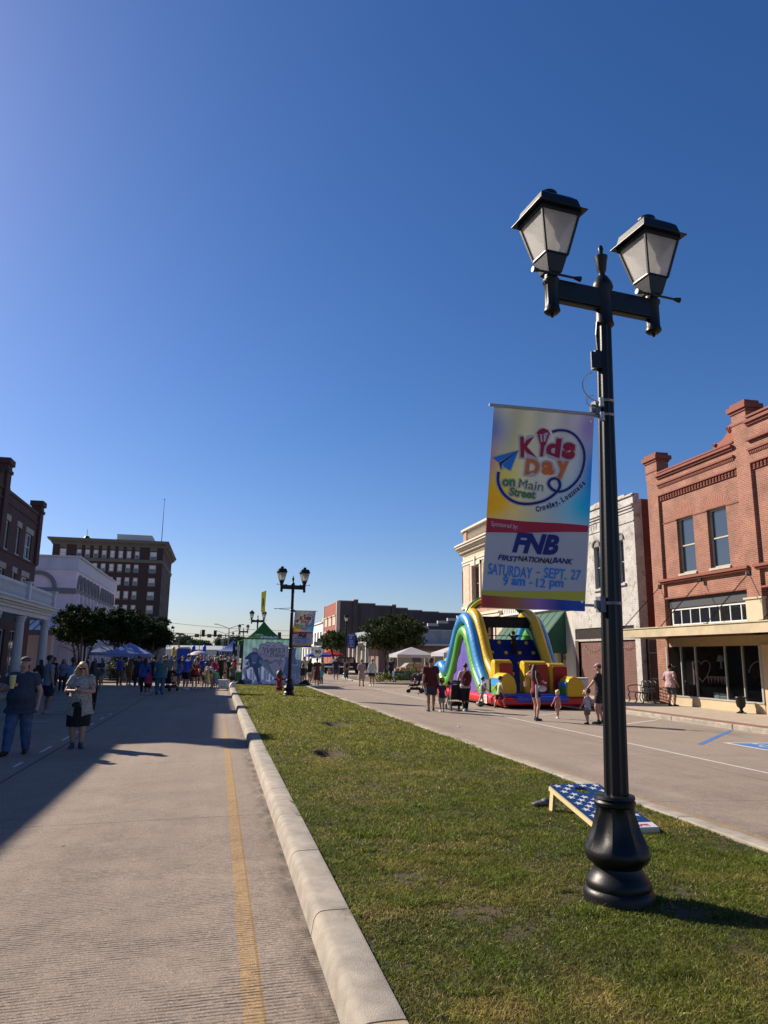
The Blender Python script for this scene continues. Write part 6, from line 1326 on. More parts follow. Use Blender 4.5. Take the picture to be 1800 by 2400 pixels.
shrub((11.9, 54.4, -.02), (1.1, .6, .55), 'low yellow green shrub nearest the couple on the right island', (.10, .12, .02), (.2, .2, .04), seed=5)
shrub((13.0, 54.0, -.02), (1.0, .6, .55), 'low olive shrub in the middle of the right island', (.10, .13, .02), (.16, .18, .04), seed=6)
shrub((14.3, 54.0, -.02), (.9, .6, .9), 'taller dark green feathery shrub on the right island', (.04, .09, .02), (.08, .14, .03), seed=7)
# corner islands
def island(pts, name='kerb_island'):
    mb = MB(); P = [tuple(p) for p in smoothp(pts+[pts[0]], 5)][:-1]; mb.prism(P, lambda a, b_, d: (a, b_, d), -.34, -.03); o = mb.build(name, CONC, bevel=.03); o['kind'] = 'structure'
    mb = MB(); c = Vector((sum(p[0] for p in P)/len(P), sum(p[1] for p in P)/len(P))); mb.poly([((c+(Vector(p)-c)*.88).x, (c+(Vector(p)-c)*.88).y, -.024) for p in P]); o = mb.build('planting_soil', mat('planting_soil', (.12, .09, .05), .95, .3, 8)); o['kind'] = 'structure'
island([(10.6, 59), (10.7, 54.5), (11.6, 52.8), (13.6, 52.4), (15.1, 52.6), (15.1, 60), (15.1, 70), (13, 72), (11.3, 68)]); island([(-5.6, 58), (-5.5, 54.5), (-6.4, 53.2), (-8, 53), (-9.0, 53.4), (-9.0, 60), (-8.0, 63), (-6.2, 61)])
# far wood along the end of the street
cl = []; rd = random.Random(5)
for i in range(70):
    x = rd.uniform(-60, 60); hgt = 5.5+1.8*math.sin(x*.13+1)+rd.uniform(0, 1.5)+(2.5 if -19 < x < -9 else 0); y = rd.uniform(285, 310)
    for k in range(4): cl.append(((x+rd.uniform(-2, 2), y, hgt*rd.uniform(.3, .95)), (rd.uniform(1.8, 3.4), 3, rd.uniform(1.2, 2.2))))
o = leaves('far_wood', None, cl, 120, .42, (.035, .06, .03), (.07, .10, .05)); tag(o, 'far belt of green trees closing the end of the street', 'wood', kind='stuff')
S = empty('palm_tree', (-10.1, 200, -.3), 'small palm sticking up left of the signals', 'palm tree'); mb = MB(); mb.tube([(0, 0, 0), (.2, 0, 7.3)], [.25, .18], 8); mb.build('trunk', BARK, S)
mb = MB()
for i in range(16):
    a = i*.4; e = rd.uniform(.1, 1.0); P = [Vector((.2, 0, 7.3))+Vector((math.cos(a)*t*1.5, math.sin(a)*t*1.5, math.sin(e)*t*1.4-t*t*.9)) for t in (0, .35, .7, 1)]; 
    for j in range(3): mb.bar(P[j], P[j+1], .3*(1-j*.25), .03, up=(0, 0, 1))
mb.build('fronds', mat('palm_green', (.03, .06, .02), .6), S)

# ================================================================ SIGNALS, STREET LIGHTS, WIRES, SIGNS
S = empty('signal_mast', (-10.2, 150, -.2), 'long traffic signal arm reaching over the road with signs and signal heads', 'traffic signal')
mb = MB(); P = smoothp([(0, 0, 0), (0, 0, 4.3), (1.2, 0, 5.0), (3.5, 0, 5.45), (8, 0, 5.75), (13.2, 0, 5.78)], 4); mb.tube(P, [.16-.09*i/len(P) for i in range(len(P))], 8); mb.build('pole', mat('galvanised', (.12, .13, .13), .5), S, smooth=True)
for x_, w_, h_ in ((7.2, .32, 1.05), (9.5, .3, .95)): mb = MB(); mb.box(x_-w_, x_+w_, -.3, -.1, 5.5, 5.5+h_*1.3); mb.build('signal_head', BLACK, S)
for x_ in (6.0, 8.4, 10.4): mb = MB(); mb.box(x_-.42, x_+.42, -.15, -.1, 5.35, 6.05); mb.build('sign_board', mat('sign_back', (.05, .09, .07), .6), S)
mb = MB(); mb.tube([(6.5, .5, 0), (6.7, .5, 6.8)], .07, 6); mb.build('side_pole', MATS['galvanised'], S)
def cobra(x, y, h_, label, group='double arm street lights'):
    S = empty('street_light', (x, y, -.2), label, 'street light', group); mb = MB(); mb.tube([(0, 0, 0), (0, 0, h_)], [.13, .08], 8); mb.build('pole', MATS['galvanised'], S, smooth=True)
    for s_ in (-1, 1):
        mb = MB(); mb.tube(smoothp([(0, 0, h_-.1), (s_*.9, 0, h_+.25), (s_*2.0, 0, h_+.6)], 4), .05, 6); mb.build('arm', MATS['galvanised'], S); mb = MB(); mb.ell((s_*2.25, 0, h_+.62), (.38, .16, .07), 10, 6); mb.build('lamp_head', MATS['galvanised'], S, smooth=True)
cobra(1.7, 130, 6.6, 'nearest tall double arm street light above the signals'); cobra(1.5, 165, 6.6, 'second double arm street light, lower arms in the picture'); cobra(1.3, 200, 6.6, 'third double arm street light far down the median'); cobra(1.1, 240, 6.6, 'fourth tiny double arm street light far down the median')
S = empty('traffic_signal', (8.0, 100, -.2), 'dark signal head on a pole right of the green tent', 'traffic signal'); mb = MB(); mb.tube([(0, 0, 0), (0, 0, 4.0)], .08, 8); mb.build('pole', BLACK, S); mb = MB(); mb.box(-.22, .22, -.15, .15, 3.9, 5.1); [mb.tube([(0, -.15, z), (0, -.4, z-.03)], .16, 10) for z in (4.1, 4.5, 4.9)]; mb.build('signal_head', BLACK, S)
for k, (y, z0, z1, lab) in enumerate(((178, 9.3, 8.2, 'upper overhead wire crossing far behind the signals'), (185, 7.2, 7.9, 'lower overhead wire crossing far behind the signals'))):
    mb = MB(); mb.tube([(-14+48*t, y, z0+(z1-z0)*t-2.2*4*t*(1-t)*.45) for t in np.linspace(0, 1, 24)], .035, 4); o = mb.build('overhead_wire', BLACK); tag(o, lab, 'wire', 'overhead wires')
o = MB(); o.tube([(-12.7, 150, -.2), (-12.6, 150, 8.0)], [.13, .08], 8); o = o.build('utility_pole', mat('pole_wood', (.08, .06, .05), .9)); tag(o, 'thin dark utility pole poking above the left trees', 'utility pole')
S = empty('route_sign', (6.9, 52, -.05), 'white shield sign with black 90 on a thin pole', 'road sign'); mb = MB(); mb.tube([(0, 0, 0), (0, 0, 2.2)], .025, 6); mb.build('pole', STEEL, S)
mb = MB(); mb.prism([(.36*math.cos(t)*(1+.08*math.cos(3*t)), 2.15+.34*math.sin(t)) for t in np.linspace(0, 6.28, 28, endpoint=False)], lambda a, b_, d: (a, d, b_), -.02, -.01); mb.build('shield', WHT, S); text('90', BLACK, S, lambda a, b_, d: (a, -.025, 2.15+b_), 0, 0, .42, .26, .03)
mb = MB(); mb.box(-.3, .3, -.02, -.01, 2.55, 2.85); mb.build('plate', mat('plate_grey', (.35, .35, .34), .6), S); text('OCT', BLACK, S, lambda a, b_, d: (a, -.025, 2.7+b_), 0, 0, .4, .2, .02)
S = empty('leaning_sign', (12.0, 62, -.1), 'pale leaning road sign showing a 2 under the tree leaves', 'road sign'); mb = MB(); mb.tube([(-.15, 0, 0), (.08, 0, 2.4)], .03, 6); mb.build('pole', WHT, S); mb = MB(); mb.prism([(-.3, 2.4), (.32, 2.38), (.25, 2.62), (.1, 2.75), (.02, 3.05), (-.25, 3.05)], lambda a, b_, d: (a, d, b_), -.03, -.02); mb.build('panel', mat('panel_beige', (.35, .32, .26), .7), S); text('2', BLACK, S, lambda a, b_, d: (a-.1, -.035, 2.62+b_), 0, 0, .2, .26, .02)
# cast iron bench, urn, white box
S = empty('iron_bench', (18.5, 29.9, -.05), 'black cast iron bench with lattice back on the right pavement', 'bench'); S.rotation_euler = (0, 0, R(-8))
mb = MB(); 
for k in range(6): mb.box(-.28+k*.09, -.22+k*.09, -.75, .75, .42, .45)
mb.build('seat', BLACK, S); mb = MB()
for i in range(9):
    mb.bar((.26, -.72+i*.18, .48), (.36, -.72+i*.18, .88), .02)
for j in range(4): mb.bar((.27+.025*j, -.75, .5+j*.12), (.27+.025*j, .75, .5+j*.12), .02)
mb.tube([(.36, -.75+1.5*t, .88+.07*abs(math.sin(t*math.pi*3))) for t in np.linspace(0, 1, 25)], .018, 6); mb.build('backrest', BLACK, S)
for s_ in (-.72, 0, .72):
    mb = MB(); mb.tube(smoothp([(-.32, s_, 0), (-.24, s_, .1), (-.3, s_, .3), (-.24, s_, .43)], 4), .025, 6); mb.tube(smoothp([(.3, s_, 0), (.22, s_, .15), (.27, s_, .43)], 4), .025, 6); mb.build('leg', BLACK, S)
for s_ in (-.75, .75): mb = MB(); mb.tube(smoothp([(.32, s_, .72), (.1, s_, .74), (-.25, s_, .7), (-.3, s_, .58), (-.25, s_, .45)], 4), .022, 6); mb.build('armrest', BLACK, S)
o = MB(); o.lathe([(.17, 0), (.17, .03), (.09, .06), (.05, .12), (.06, .17), (.14, .24), (.17, .36), (.16, .5), (.2, .56), (.19, .58), (.14, .5)], n=20); o = o.build('urn', BLACK, smooth=True); o.location = (18.65, 23.7, -.05); tag(o, 'small black iron urn on a foot against the shop wall', 'urn')
S = empty('street_cabinet', (16.9, 32.6, -.05), 'white utility cabinet with rounded top behind the slide', 'cabinet'); mb = MB(); mb.box(-.34, .34, -.3, .3, 0, .92); mb.build('body', WHT, S, bevel=.05); mb = MB(); mb.box(-.37, .37, -.33, .33, .92, 1.0); mb.build('lid', WHT, S, bevel=.04); mb = MB(); mb.box(-.4, .4, -.36, .36, 0, .06); mb.build('plinth', CONC, S)

# ================================================================ PICKUP TRUCK, TRAILER
S = empty('pickup_truck', (14.4, 84.6, -.2), 'black crew cab pickup parked across the far side street', 'pickup truck')
CARB = mat('car_black', (.004, .004, .006), .4, .1, 3, spec=.3); sd_ = lambda a, b_, d: (a, d, b_)
mb = MB(); mb.prism([(-2.95, .55), (-2.98, .95), (-2.85, 1.12), (-1.75, 1.22), (-1.05, 1.3), (2.98, 1.3), (2.98, .6), (2.35, .52), (2.2, .85), (1.35, .85), (1.2, .5), (-1.35, .5), (-1.5, .85), (-2.35, .85), (-2.5, .5)], sd_, -.95, .95); mb.build('body', CARB, S, bevel=.05)
mb = MB(); mb.prism([(-1.75, 1.22), (-.95, 1.9), (.95, 1.93), (1.2, 1.3), (-1.6, 1.15)], sd_, -.85, .85); mb.build('cab', CARB, S, bevel=.06)
for a0, a1 in ((-1.35, -.25), (-.12, .85)): mb = MB(); mb.prism([(a0, 1.3), (max(a0+.45 if a0 < -1 else a0, a0), 1.78), (a1, 1.8), (a1, 1.3)], sd_, -.875, -.853); mb.build('window', DGLASS, S)
TYR = mat('tyre', (.012, .012, .012), .8); RIM = mat('alloy', (.5, .5, .52), .3, metal=.9)
for x_ in (-1.92, 1.78):
    for s_ in (-1, 1):
        mb = MB(); mb.tube([(x_, s_*.78, .42), (x_, s_*.98, .42)], .42, 24); t_ = mb.build('wheel', TYR, S, smooth=True); mb = MB(); mb.tube([(x_, s_*.975, .42), (x_, s_*.995, .42)], .26, 16)
        for k in range(6): a = k*1.047; mb.bar((x_, s_*1.0, .42), (x_+.24*math.cos(a), s_*1.0, .42+.24*math.sin(a)), .06, .02)
        mb.build('rim', RIM, t_)
mb = MB(); mb.box(2.95, 3.1, -.9, .9, .5, .68); mb.box(-3.1, -2.95, -.9, .9, .5, .72); mb.build('bumper', RIM, S, bevel=.02); mb = MB(); mb.box(-1.3, 1.0, -1.03, -.95, .42, .48); mb.build('running_board', RIM, S); mb = MB(); mb.box(2.985, 3.0, -.92, -.75, .85, 1.2); mb.build('tail_light', VR, S); mb = MB(); mb.box(-2.99, -2.96, -.9, -.6, .85, 1.05); mb.build('headlight', WHT, S)
S = empty('flat_trailer', (13.2, 82.2, -.2), 'low flat trailer with white side rail in front of the pickup', 'trailer'); mb = MB(); mb.box(-2.2, 1.6, -.8, .8, .78, .9); mb.build('deck', mat('rail_white', (.5, .5, .48), .6), S)
for x_ in (-.3, .4):
    for s_ in (-.85, .85): mb = MB(); mb.tube([(x_, s_-.08, .32), (x_, s_+.08, .32)], .32, 16); mb.build('wheel', TYR, S, smooth=True)
mb = MB(); mb.bar((-2.2, -.2, .8), (-3.2, 0, .5), .08); mb.bar((-2.2, .2, .8), (-3.2, 0, .5), .08); mb.build('drawbar', BLACK, S)
for x_, m_, lab in ((11.9, mat('carton', (.35, .24, .13), .9), 'brown carton on the road by the trailer'), (12.7, mat('tote_grey', (.12, .17, .18), .7), 'grey green tote box on the road by the trailer')): mb = MB(); mb.box(-.25, .25, -.2, .2, 0, .34); mb.box(-.28, .28, -.23, .23, .34, .38); o = mb.build('box', m_, bevel=.02); o.location = (x_, 79.5, -.2); tag(o, lab, 'box')
# parked grey car far right and small cars ahead
def car(loc, m_, label, rz_=0):
    S = empty('parked_car', loc, label, 'car', 'parked cars', rz_); mb = MB(); mb.prism([(-2.2, .3), (-2.25, .7), (-1.9, .85), (-1.1, .92), (-.55, 1.38), (.85, 1.4), (1.6, .98), (2.15, .9), (2.2, .35)], sd_, -.85, .85); mb.build('body', m_, S, bevel=.06); mb = MB(); mb.prism([(-.98, .93), (-.52, 1.32), (.8, 1.34), (1.4, .97)], sd_, -.865, .865); mb.build('window', DGLASS, S)
    for x_ in (-1.35, 1.35):
        for s_ in (-.8, .8): mb = MB(); mb.tube([(x_, s_-.09, .32), (x_, s_+.09, .32)], .32, 18); mb.build('wheel', TYR, S, smooth=True)
    return S
car((21.3, 80.5, -.2), mat('car_white', (.5, .5, .5), .25, coat=.5), 'white car behind the larger right tree'); car((-1.2, 150, -.2), mat('car_silver', (.35, .37, .4), .25, coat=.5), 'silver car far up the road under the signals', R(90))
# ================================================================ PEOPLE
SK1, SK2, SK3 = mat('skin_light', (.42, .24, .17), .5, .06, 9), mat('skin_tan', (.30, .16, .10), .5, .06, 9), mat('skin_brown', (.10, .05, .033), .5, .06, 9)
CM_ = {}
def cloth(c, nm=None):
    k = tuple(round(v, 3) for v in c)
    if k not in CM_: CM_[k] = mat('cloth_%02d' % len(CM_), c, .85, .16, 7, 1.0, 11)
    return CM_[k]
HAIRS = {'black': mat('hair_black', (.012, .010, .010), .5, .3, 30, .4), 'brown': mat('hair_brown', (.05, .028, .015), .5, .3, 30, .4), 'blonde': mat('hair_blonde', (.45, .31, .14), .5, .3, 25, .4), 'grey': mat('hair_grey', (.3, .28, .26), .5, .2, 25, .4)}
def remesh(mb, name, m, vox, sm=2):
    me = mb.mesh('t', None); o = bpy.data.objects.new('t', me); COL.objects.link(o)
    md = o.modifiers.new('r', 'REMESH'); md.mode = 'VOXEL'; md.voxel_size = vox; md.use_smooth_shade = True
    s_ = o.modifiers.new('s', 'SMOOTH'); s_.iterations = sm; s_.factor = .5
    bpy.context.view_layer.update(); dg = bpy.context.evaluated_depsgraph_get(); r = bpy.data.meshes.new_from_object(o.evaluated_get(dg)); bpy.data.objects.remove(o); bpy.data.meshes.remove(me)
    if name in ('shirt', 'trousers', 'shorts', 'dress', 'skirt', 'leggings'):
        nv = len(r.vertices); co = np.empty(nv*3); r.vertices.foreach_get('co', co); no = np.empty(nv*3); r.vertices.foreach_get('normal', no); co = co.reshape(-1, 3); no = no.reshape(-1, 3)
        x, y, z = co.T; sd0 = len(name)*1.7; ph_ = x*9+y*7+sd0
        d_ = np.sin(z*38+3.1*np.sin(ph_)+2*np.sin(z*11+x*14))*np.sin(x*13+y*17+z*6+sd0)*.5+.5*np.sin(x*31-y*23+z*15+2*np.sin(z*9+sd0))
        co = co+no*(d_*(.0065 if name != 'leggings' else .002))[:, None]; r.vertices.foreach_set('co', co.ravel()); r.update()
    r.name = name; r.materials.clear(); r.materials.append(m); r.polygons.foreach_set('use_smooth', [True]*len(r.polygons)); return r
def ik(a, t, l1, l2, pole):
    a, t, pole = Vector(a), Vector(t), Vector(pole); d = t-a; L_ = min(d.length, (l1+l2)*.999); d.normalize(); t = a+d*L_
    x = (l1*l1-l2*l2+L_*L_)/(2*L_); h_ = math.sqrt(max(0, l1*l1-x*x)); pp = pole-d*pole.dot(d)
    if pp.length < 1e-5: pp = Vector((1, 0, 0))
    return a+d*x+pp.normalized()*h_, t
def person_meshes(H, cfg):
    """body, clothes, hair, shoes as meshes; forward is +Y, right is +X"""
    b = cfg.get('b', 1.); bel = cfg.get('belly', 0.); child = cfg.get('child', 0.); vox = cfg.get('vox', .016); fem = cfg.get('fem', 0)
    hs = 1+child*.75; lean = R(cfg.get('lean', 0)); legk = 1-child*.12
    hipz = (.515*legk)-cfg.get('drop', 0); hip0 = Vector((0, cfg.get('hipy', 0), hipz)); tors = .30*(1+child*.10)
    def up(x, y, z):   # torso frame point (z from hip)
        return hip0+Vector((x, y*math.cos(lean)+z*math.sin(lean), z*math.cos(lean)-y*math.sin(lean)))
    sh = (.104 if not fem else .092)*(.9 if child else 1)*(1+(b-1)*.42); neck = up(0, -.005, tors+.02)
    hp, hy_ = R(cfg.get('hp', 0))+lean*.5, R(cfg.get('hy', 0))
    hr_ = .062*hs; hc = neck+Vector((0, math.sin(hp)*.09*hs, .045+math.cos(hp)*hr_*.9))
    HM = Matrix.Rotation(-hy_, 3, 'Z') @ Matrix.Rotation(-hp, 3, 'X')
    hd = lambda x, y, z: hc+HM @ (Vector((x, y, z))*hs)
    feet = cfg.get('feet', [(-.055, 0, 0), (.055, .0, 0)]); hands = cfg.get('hands', [(-.15, .02, hipz-.02), (.15, .02, hipz-.02)]); toe = cfg.get('toe', [8, -8])
    fdir = cfg.get('fdir', [0, 0])
    l1 = (hipz-.055)*.5+cfg.get('drop', 0)*.5+.006; hipw = .052*(1+.3*(b-1)); J = {}
    for i, s_ in enumerate((-1, 1)):
        f = Vector(feet[i]); ank = f+Vector((0, 0, .045)); h_ = hip0+Vector((s_*hipw, 0, -.01)); kn, ank2 = ik(h_, ank, l1, l1-.004, (s_*.12, 1, 0)); J['hip', i], J['knee', i], J['ank', i] = h_, kn, ank2
        ft = R(toe[i]); J['foot', i] = Vector((-math.sin(ft), math.cos(ft), 0))
        S_ = up(s_*sh, -.002, tors-.015); la = .165*(1-child*.08); pole = cfg.get('epole', [(-.5, -1, -.3), (.5, -1, -.3)])[i]
        e, wr = ik(S_, hands[i], la, .15*(1-child*.08), pole); J['sh', i], J['el', i], J['wr', i] = S_, e, wr
    B = MB(); tk = .92 if fem else 1.
    def torso(M, z0, z1, infl=0., flare=0.):
        R_ = []
        for z_, rx, ry, oy in ((-.06, .104, .070, -.004), (-.035, .104, .071, -.005), (0, .101, .070, -.006), (.06, .088+bel*.35, .058+bel*.5, bel*.5), (.13, .076+bel*.3, .056+bel*.45, bel*.45), (.2, .088*tk, .060+.012*fem, .004+.008*fem), (.26, .094*tk, .056, 0), (.30, .075, .045, -.003), (.325, .035, .032, -.004)):
            zz_ = z_*(1+child*.1)
            if z0-.02 <= zz_ <= z1+.001: c = up(0, oy, zz_); R_.append((c.x, c.y, c.z, (rx*b+infl), (ry*b+infl)))
        return R_
    def cone(M, p, q, r0, r1): M.tube([Vector(p), Vector(q)], [r0, r1], 12)
    B.loft(torso(B, -.06, .4)); 
    for i, s_ in enumerate((-1, 1)):
        B.cap(up(0, 0, tors-.025), J['sh', i], .038, .033*b**.5, 8); B.cap(J['sh', i], J['el', i], .030*b, .023*b, 8); B.cap(J['el', i], J['wr', i], .023*b, .0155, 8)
        h_, k_, a_ = J['hip', i], J['knee', i], J['ank', i]; B.cap(h_, k_, .055*b, .034*b, 10); m_ = k_.lerp(a_, .3)+Vector((0, -.008, 0)); B.cap(k_, m_, .032*b, .034*b, 8); B.cap(m_, a_, .034*b, .019, 8)
        fd = J['foot', i]; B.cap(a_+Vector((0, 0, -.025))-fd*.02, a_+Vector((0, 0, -.03))+fd*.085, .022, .016, 8)
        # hand: palm, four curled fingers of unequal length, thumb from the side
        w_ = J['wr', i]; d_ = (w_-J['el', i]).normalized(); side = cfg.get('palm', [Vector((0, 1, 0)), Vector((0, 1, 0))])[i]; side = Vector(side); side = (side-d_*side.dot(d_)).normalized(); inn = d_.cross(side)*(-s_)
        pk = w_+d_*.035; B.ell(w_+d_*.028, (.017, .017, .017), 8, 6); 
        for k in (-1, 0, 1): B.cap(w_+side*k*.008, w_+d_*.05+side*k*.012, .010, .010, 6)
        fr = .0058 if vox < .008 else .0075
        cu = cfg.get('curl', .35)
        for k, ln_ in ((-1.5, .038), (-.5, .045), (.5, .048), (1.5, .040)):
            p0 = w_+d_*.05+side*k*.0085; p1 = p0+(d_*math.cos(cu)+inn*math.sin(cu)).normalized()*ln_*.5; p2 = p1+(d_*math.cos(cu*2.4)+inn*math.sin(cu*2.4)).normalized()*ln_*.5; B.cap(p0, p1, fr, fr*.95, 6); B.cap(p1, p2, fr*.95, fr*.8, 6)
        p0 = w_+d_*.018+side*.014; p1 = p0+(side*.8+d_*.6+inn*.3).normalized()*.026; B.cap(p0, p1, fr*1.2, fr, 6); B.cap(p1, p1+(d_+inn*.5).normalized()*.02, fr, fr*.85, 6)
    B.cap(up(0, -.008, tors-.0), hc+HM @ Vector((0, -.012, -.02)), .031*b**.5, .029, 10)
    rm = HM.to_3x3(); B.ell(hd(0, -.004, .008), (.043*hs, .051*hs, .055*hs), 16, 12, rm); B.ell(hd(0, .010, -.022), (.034*hs, .038*hs, .036*hs), 14, 10, rm); B.ell(hd(0, .022, -.044), (.017*hs, .014*hs, .012*hs), 8, 6, rm)
    B.cap(hd(0, .046, .006), hd(0, .056, -.012), .005*hs, .009*hs, 8); B.ell(hd(0, .044, .020), (.030*hs, .010*hs, .006*hs), 8, 6, rm); B.ell(hd(0, .044, -.028), (.014*hs, .007*hs, .006*hs), 8, 6, rm)
    for s_ in (-1, 1): B.ell(hd(s_*.043, -.004, .0), (.007*hs, .013*hs, .018*hs), 8, 6, rm)
    out = {'body': (B, vox)}; C = MB(); top = cfg.get('top', 'tee'); infl = .010
    if top:
        hem = cfg.get('hem', -.035); R_ = torso(C, max(-.06, hem), .315, infl+(.012 if hem < -.06 else .004))
        if hem < -.06 and top != 'dress': c0 = R_[0]; R_ = [(c0[0], c0[1], c0[2]+hem+.06, c0[3]*1.15, c0[4]*1.5)]+[(c0[0], c0[1], c0[2], c0[3]*1.1, c0[4]*1.35)]+R_[1:]
        if top == 'dress':
            fl = cfg.get('flare', .03); kz = cfg.get('dressz', .29); c0 = R_[0]; R_ = [(c0[0], c0[1]+.0, kz, c0[3]+fl, c0[4]+fl), (c0[0], c0[1], kz+.1, c0[3]+fl*.6, c0[4]+fl*.6)]+[r for r in R_ if r[2] > kz+.13]
        C.loft(R_, 20); sl = {'tee': .62, 'long': 1.6, 'tank': .0, 'dress': cfg.get('sleeve', .55)}[top]
        for i in (0, 1):
            S_, e, wr = J['sh', i], J['el', i], J['wr', i]; C.cap(up(0, 0, tors-.018), S_, .053, .045*b**.5, 10)
            if sl: q = S_.lerp(e, min(sl, 1)); C.cap(S_, S_.lerp(e, .1), .043*b**.5, .041*b**.7, 10); cone(C, S_, q, .041*b**.7, .038*b if sl < 1 else .030*b+.004)
            if sl > 1: C.cap(e, e.lerp(wr, .1), .032*b, .031*b, 8); cone(C, e, e.lerp(wr, .92), .031*b+.002, .024)
        out['top'] = (C, vox)
    D = MB(); bot = cfg.get('bottom', 'shorts')
    if bot and top != 'dress':
        D.loft([(r[0], r[1], r[2], r[3]*1.0, r[4]*1.0) for r in torso(D, -.06, .06, .006)], 18)
        if bot == 'skirt': c0 = torso(D, -.06, .06, .006)[0]; D.loft([(0, c0[1]+.008, cfg.get('dressz', .25), c0[3]*1.0, c0[4]*1.15), (0, c0[1]+.004, .4, c0[3]*1.06, c0[4]*1.15), (0, c0[1], .5, c0[3], c0[4])], 20)
        for i in (0, 1):
            h_, k_, a_ = J['hip', i], J['knee', i], J['ank', i]; tg_ = .004 if bot == 'leggings' else .012
            if bot == 'shorts': D.cap(h_, h_.lerp(k_, .2), .058*b+tg_, .056*b+tg_, 10); cone(D, h_, h_.lerp(k_, cfg.get('shl', .86)), .058*b+tg_, .044*b+tg_)
            if bot == 'hot': D.cap(h_, h_.lerp(k_, .15), .058*b+.006, .056*b+.006, 10); cone(D, h_, h_.lerp(k_, .38), .058*b+.006, .053*b+.008)
            if bot in ('pants', 'leggings'): D.cap(h_, k_, .056*b+tg_, .037*b+tg_, 10); D.cap(k_, k_.lerp(a_, .35), .037*b+tg_, .036*b+tg_, 10); cone(D, k_.lerp(a_, .2), a_+Vector((0, 0, -.015)), .037*b+tg_, (.026 if bot == 'leggings' else .036)+tg_*.3)
        out['bottom'] = (D, vox)
    E_ = MB(); hr = cfg.get('hair', 'short')
    if hr != 'none':
        E_.ell(hd(0, -.014, .016), (.049*hs, .050*hs, .054*hs), 16, 12, rm)
        if hr in ('short', 'long', 'bun', 'pony'): E_.ell(hd(0, .012, .042), (.040*hs, .036*hs, .024*hs), 12, 8, rm)
        if hr in ('long', 'pony'):
            P = [hd(0, -.04, .0), hd(0, -.05, -.04), neck+Vector((0, -.055, -.05)), neck+Vector((0, -.062, -.13))]
            wl = 3 if hr == 'long' else 1
            for k in range(wl):
                o_ = (k-(wl-1)/2)*.030; E_.tube(smoothp([p+HM @ Vector((o_*(1+.2*j), abs(o_)*.8, 0)) for j, p in enumerate(P)], 3), [.026*hs, .027*hs, .028*hs, .028, .028, .028, .026, .024, .02, .01], 8)
            if hr == 'long':
                for s_ in (-1, 1): E_.cap(hd(s_*.040, -.006, .01), hd(s_*.046, .0, -.055), .016*hs, .014*hs, 8)
        if hr == 'bun': E_.ell(hd(0, -.04, .055), (.025*hs, .025*hs, .025*hs), 10, 8)
        out['hair'] = (E_, vox*.8)
    if cfg.get('cap'):
        Fc = MB(); Fc.ell(hd(0, -.006, .036), (.050*hs, .057*hs, .036*hs), 16, 12, rm); ck = cfg['cap']
        if ck == 'cap': Fc.ell(hd(0, .06, .028), (.036*hs, .036*hs, .006*hs), 12, 6, rm)
        if ck == 'back': Fc.ell(hd(0, -.06, .02), (.034*hs, .03*hs, .007*hs), 12, 6, rm)
        if ck == 'bandana': Fc.cap(hd(0, -.05, .01), hd(.01, -.075, -.02), .012, .006, 6)
        out['cap'] = (Fc, vox*.8)
    Sh = MB()
    for i in (0, 1):
        a_, fd = J['ank', i], J['foot', i]; g_ = a_.z-.045; 
        a0 = Vector((a_.x, a_.y, g_)); Sh.cap(a0+Vector((0, 0, .027))-fd*.022, a0+Vector((0, 0, .020))+fd*.095, .028, .021, 8); Sh.cap(a0+Vector((0, 0, .012))-fd*.02, a0+Vector((0, 0, .012))+fd*.1, .02, .02, 8); Sh.cap(a0+Vector((0, 0, .02)), a0+Vector((0, 0, .06 if not cfg.get('boot') else .11)), .027, .026, 8)
    if not cfg.get('barefoot'): out['shoes'] = (Sh, vox)
    info = dict(J=J, hd=hd, up=up, HM=HM, hs=hs, hc=hc, neck=neck); return out, info
def xf(mb, H): mb.v = [(p[0]*H, p[1]*H, p[2]*H) for p in mb.v]; return mb
PART = {'body': 'body', 'top': 'shirt', 'bottom': 'trousers', 'hair': 'hair', 'cap': 'cap', 'shoes': 'shoes'}
def person(loc, H, face, label, cfg, cols, skin=SK1, hair='brown', group=None, cat='person', eyes=True):
    S = empty('person', loc, label, cat, group, R(face)); ms, info = person_meshes(H, cfg)
    for k, (mb, vx) in ms.items():
        nm = PART[k]
        if k == 'top' and cfg.get('top') == 'dress': nm = 'dress'
        if k == 'bottom': nm = {'shorts': 'shorts', 'hot': 'shorts', 'pants': 'trousers', 'leggings': 'leggings', 'skirt': 'skirt'}[cfg.get('bottom', 'shorts')]
        m_ = skin if k == 'body' else HAIRS[hair] if k == 'hair' else (cols[k] if not isinstance(cols.get(k), tuple) else cloth(cols[k])) if k in cols else cloth((.03, .03, .035))
        me = remesh(xf(mb, H), nm, m_, vx*H/1.7 if vx > .009 else vx); o = bpy.data.objects.new(nm, me); COL.objects.link(o); o.parent = S
        o.data.materials.clear(); o.data.materials.append(m_)
    if eyes:
        hd, hs, HM = info['hd'], info['hs'], info['HM']; E_ = MB()
        for s_ in (-1, 1): E_.ell(hd(s_*.017, .0455, .009), (.0062*hs, .004*hs, .004*hs), 8, 6, HM)
        E_.v = [tuple(c*H for c in v) for v in E_.v]; E_.build('eyes', BLACK, S, smooth=2); E_ = MB(); E_.ell(hd(0, .0505, -.028), (.012*hs, .003*hs, .0025*hs), 8, 6, HM); E_.v = [tuple(c*H for c in v) for v in E_.v]; E_.build('mouth', mat('lip', (.22, .07, .06), .5), S, smooth=2)
    S['H'] = 0; del S['H']; return S, info
def world_pt(S, H, p): # local normalised -> world
    return Matrix.Rotation(S.rotation_euler.z, 3, 'Z') @ (Vector(p)*H)+S.location

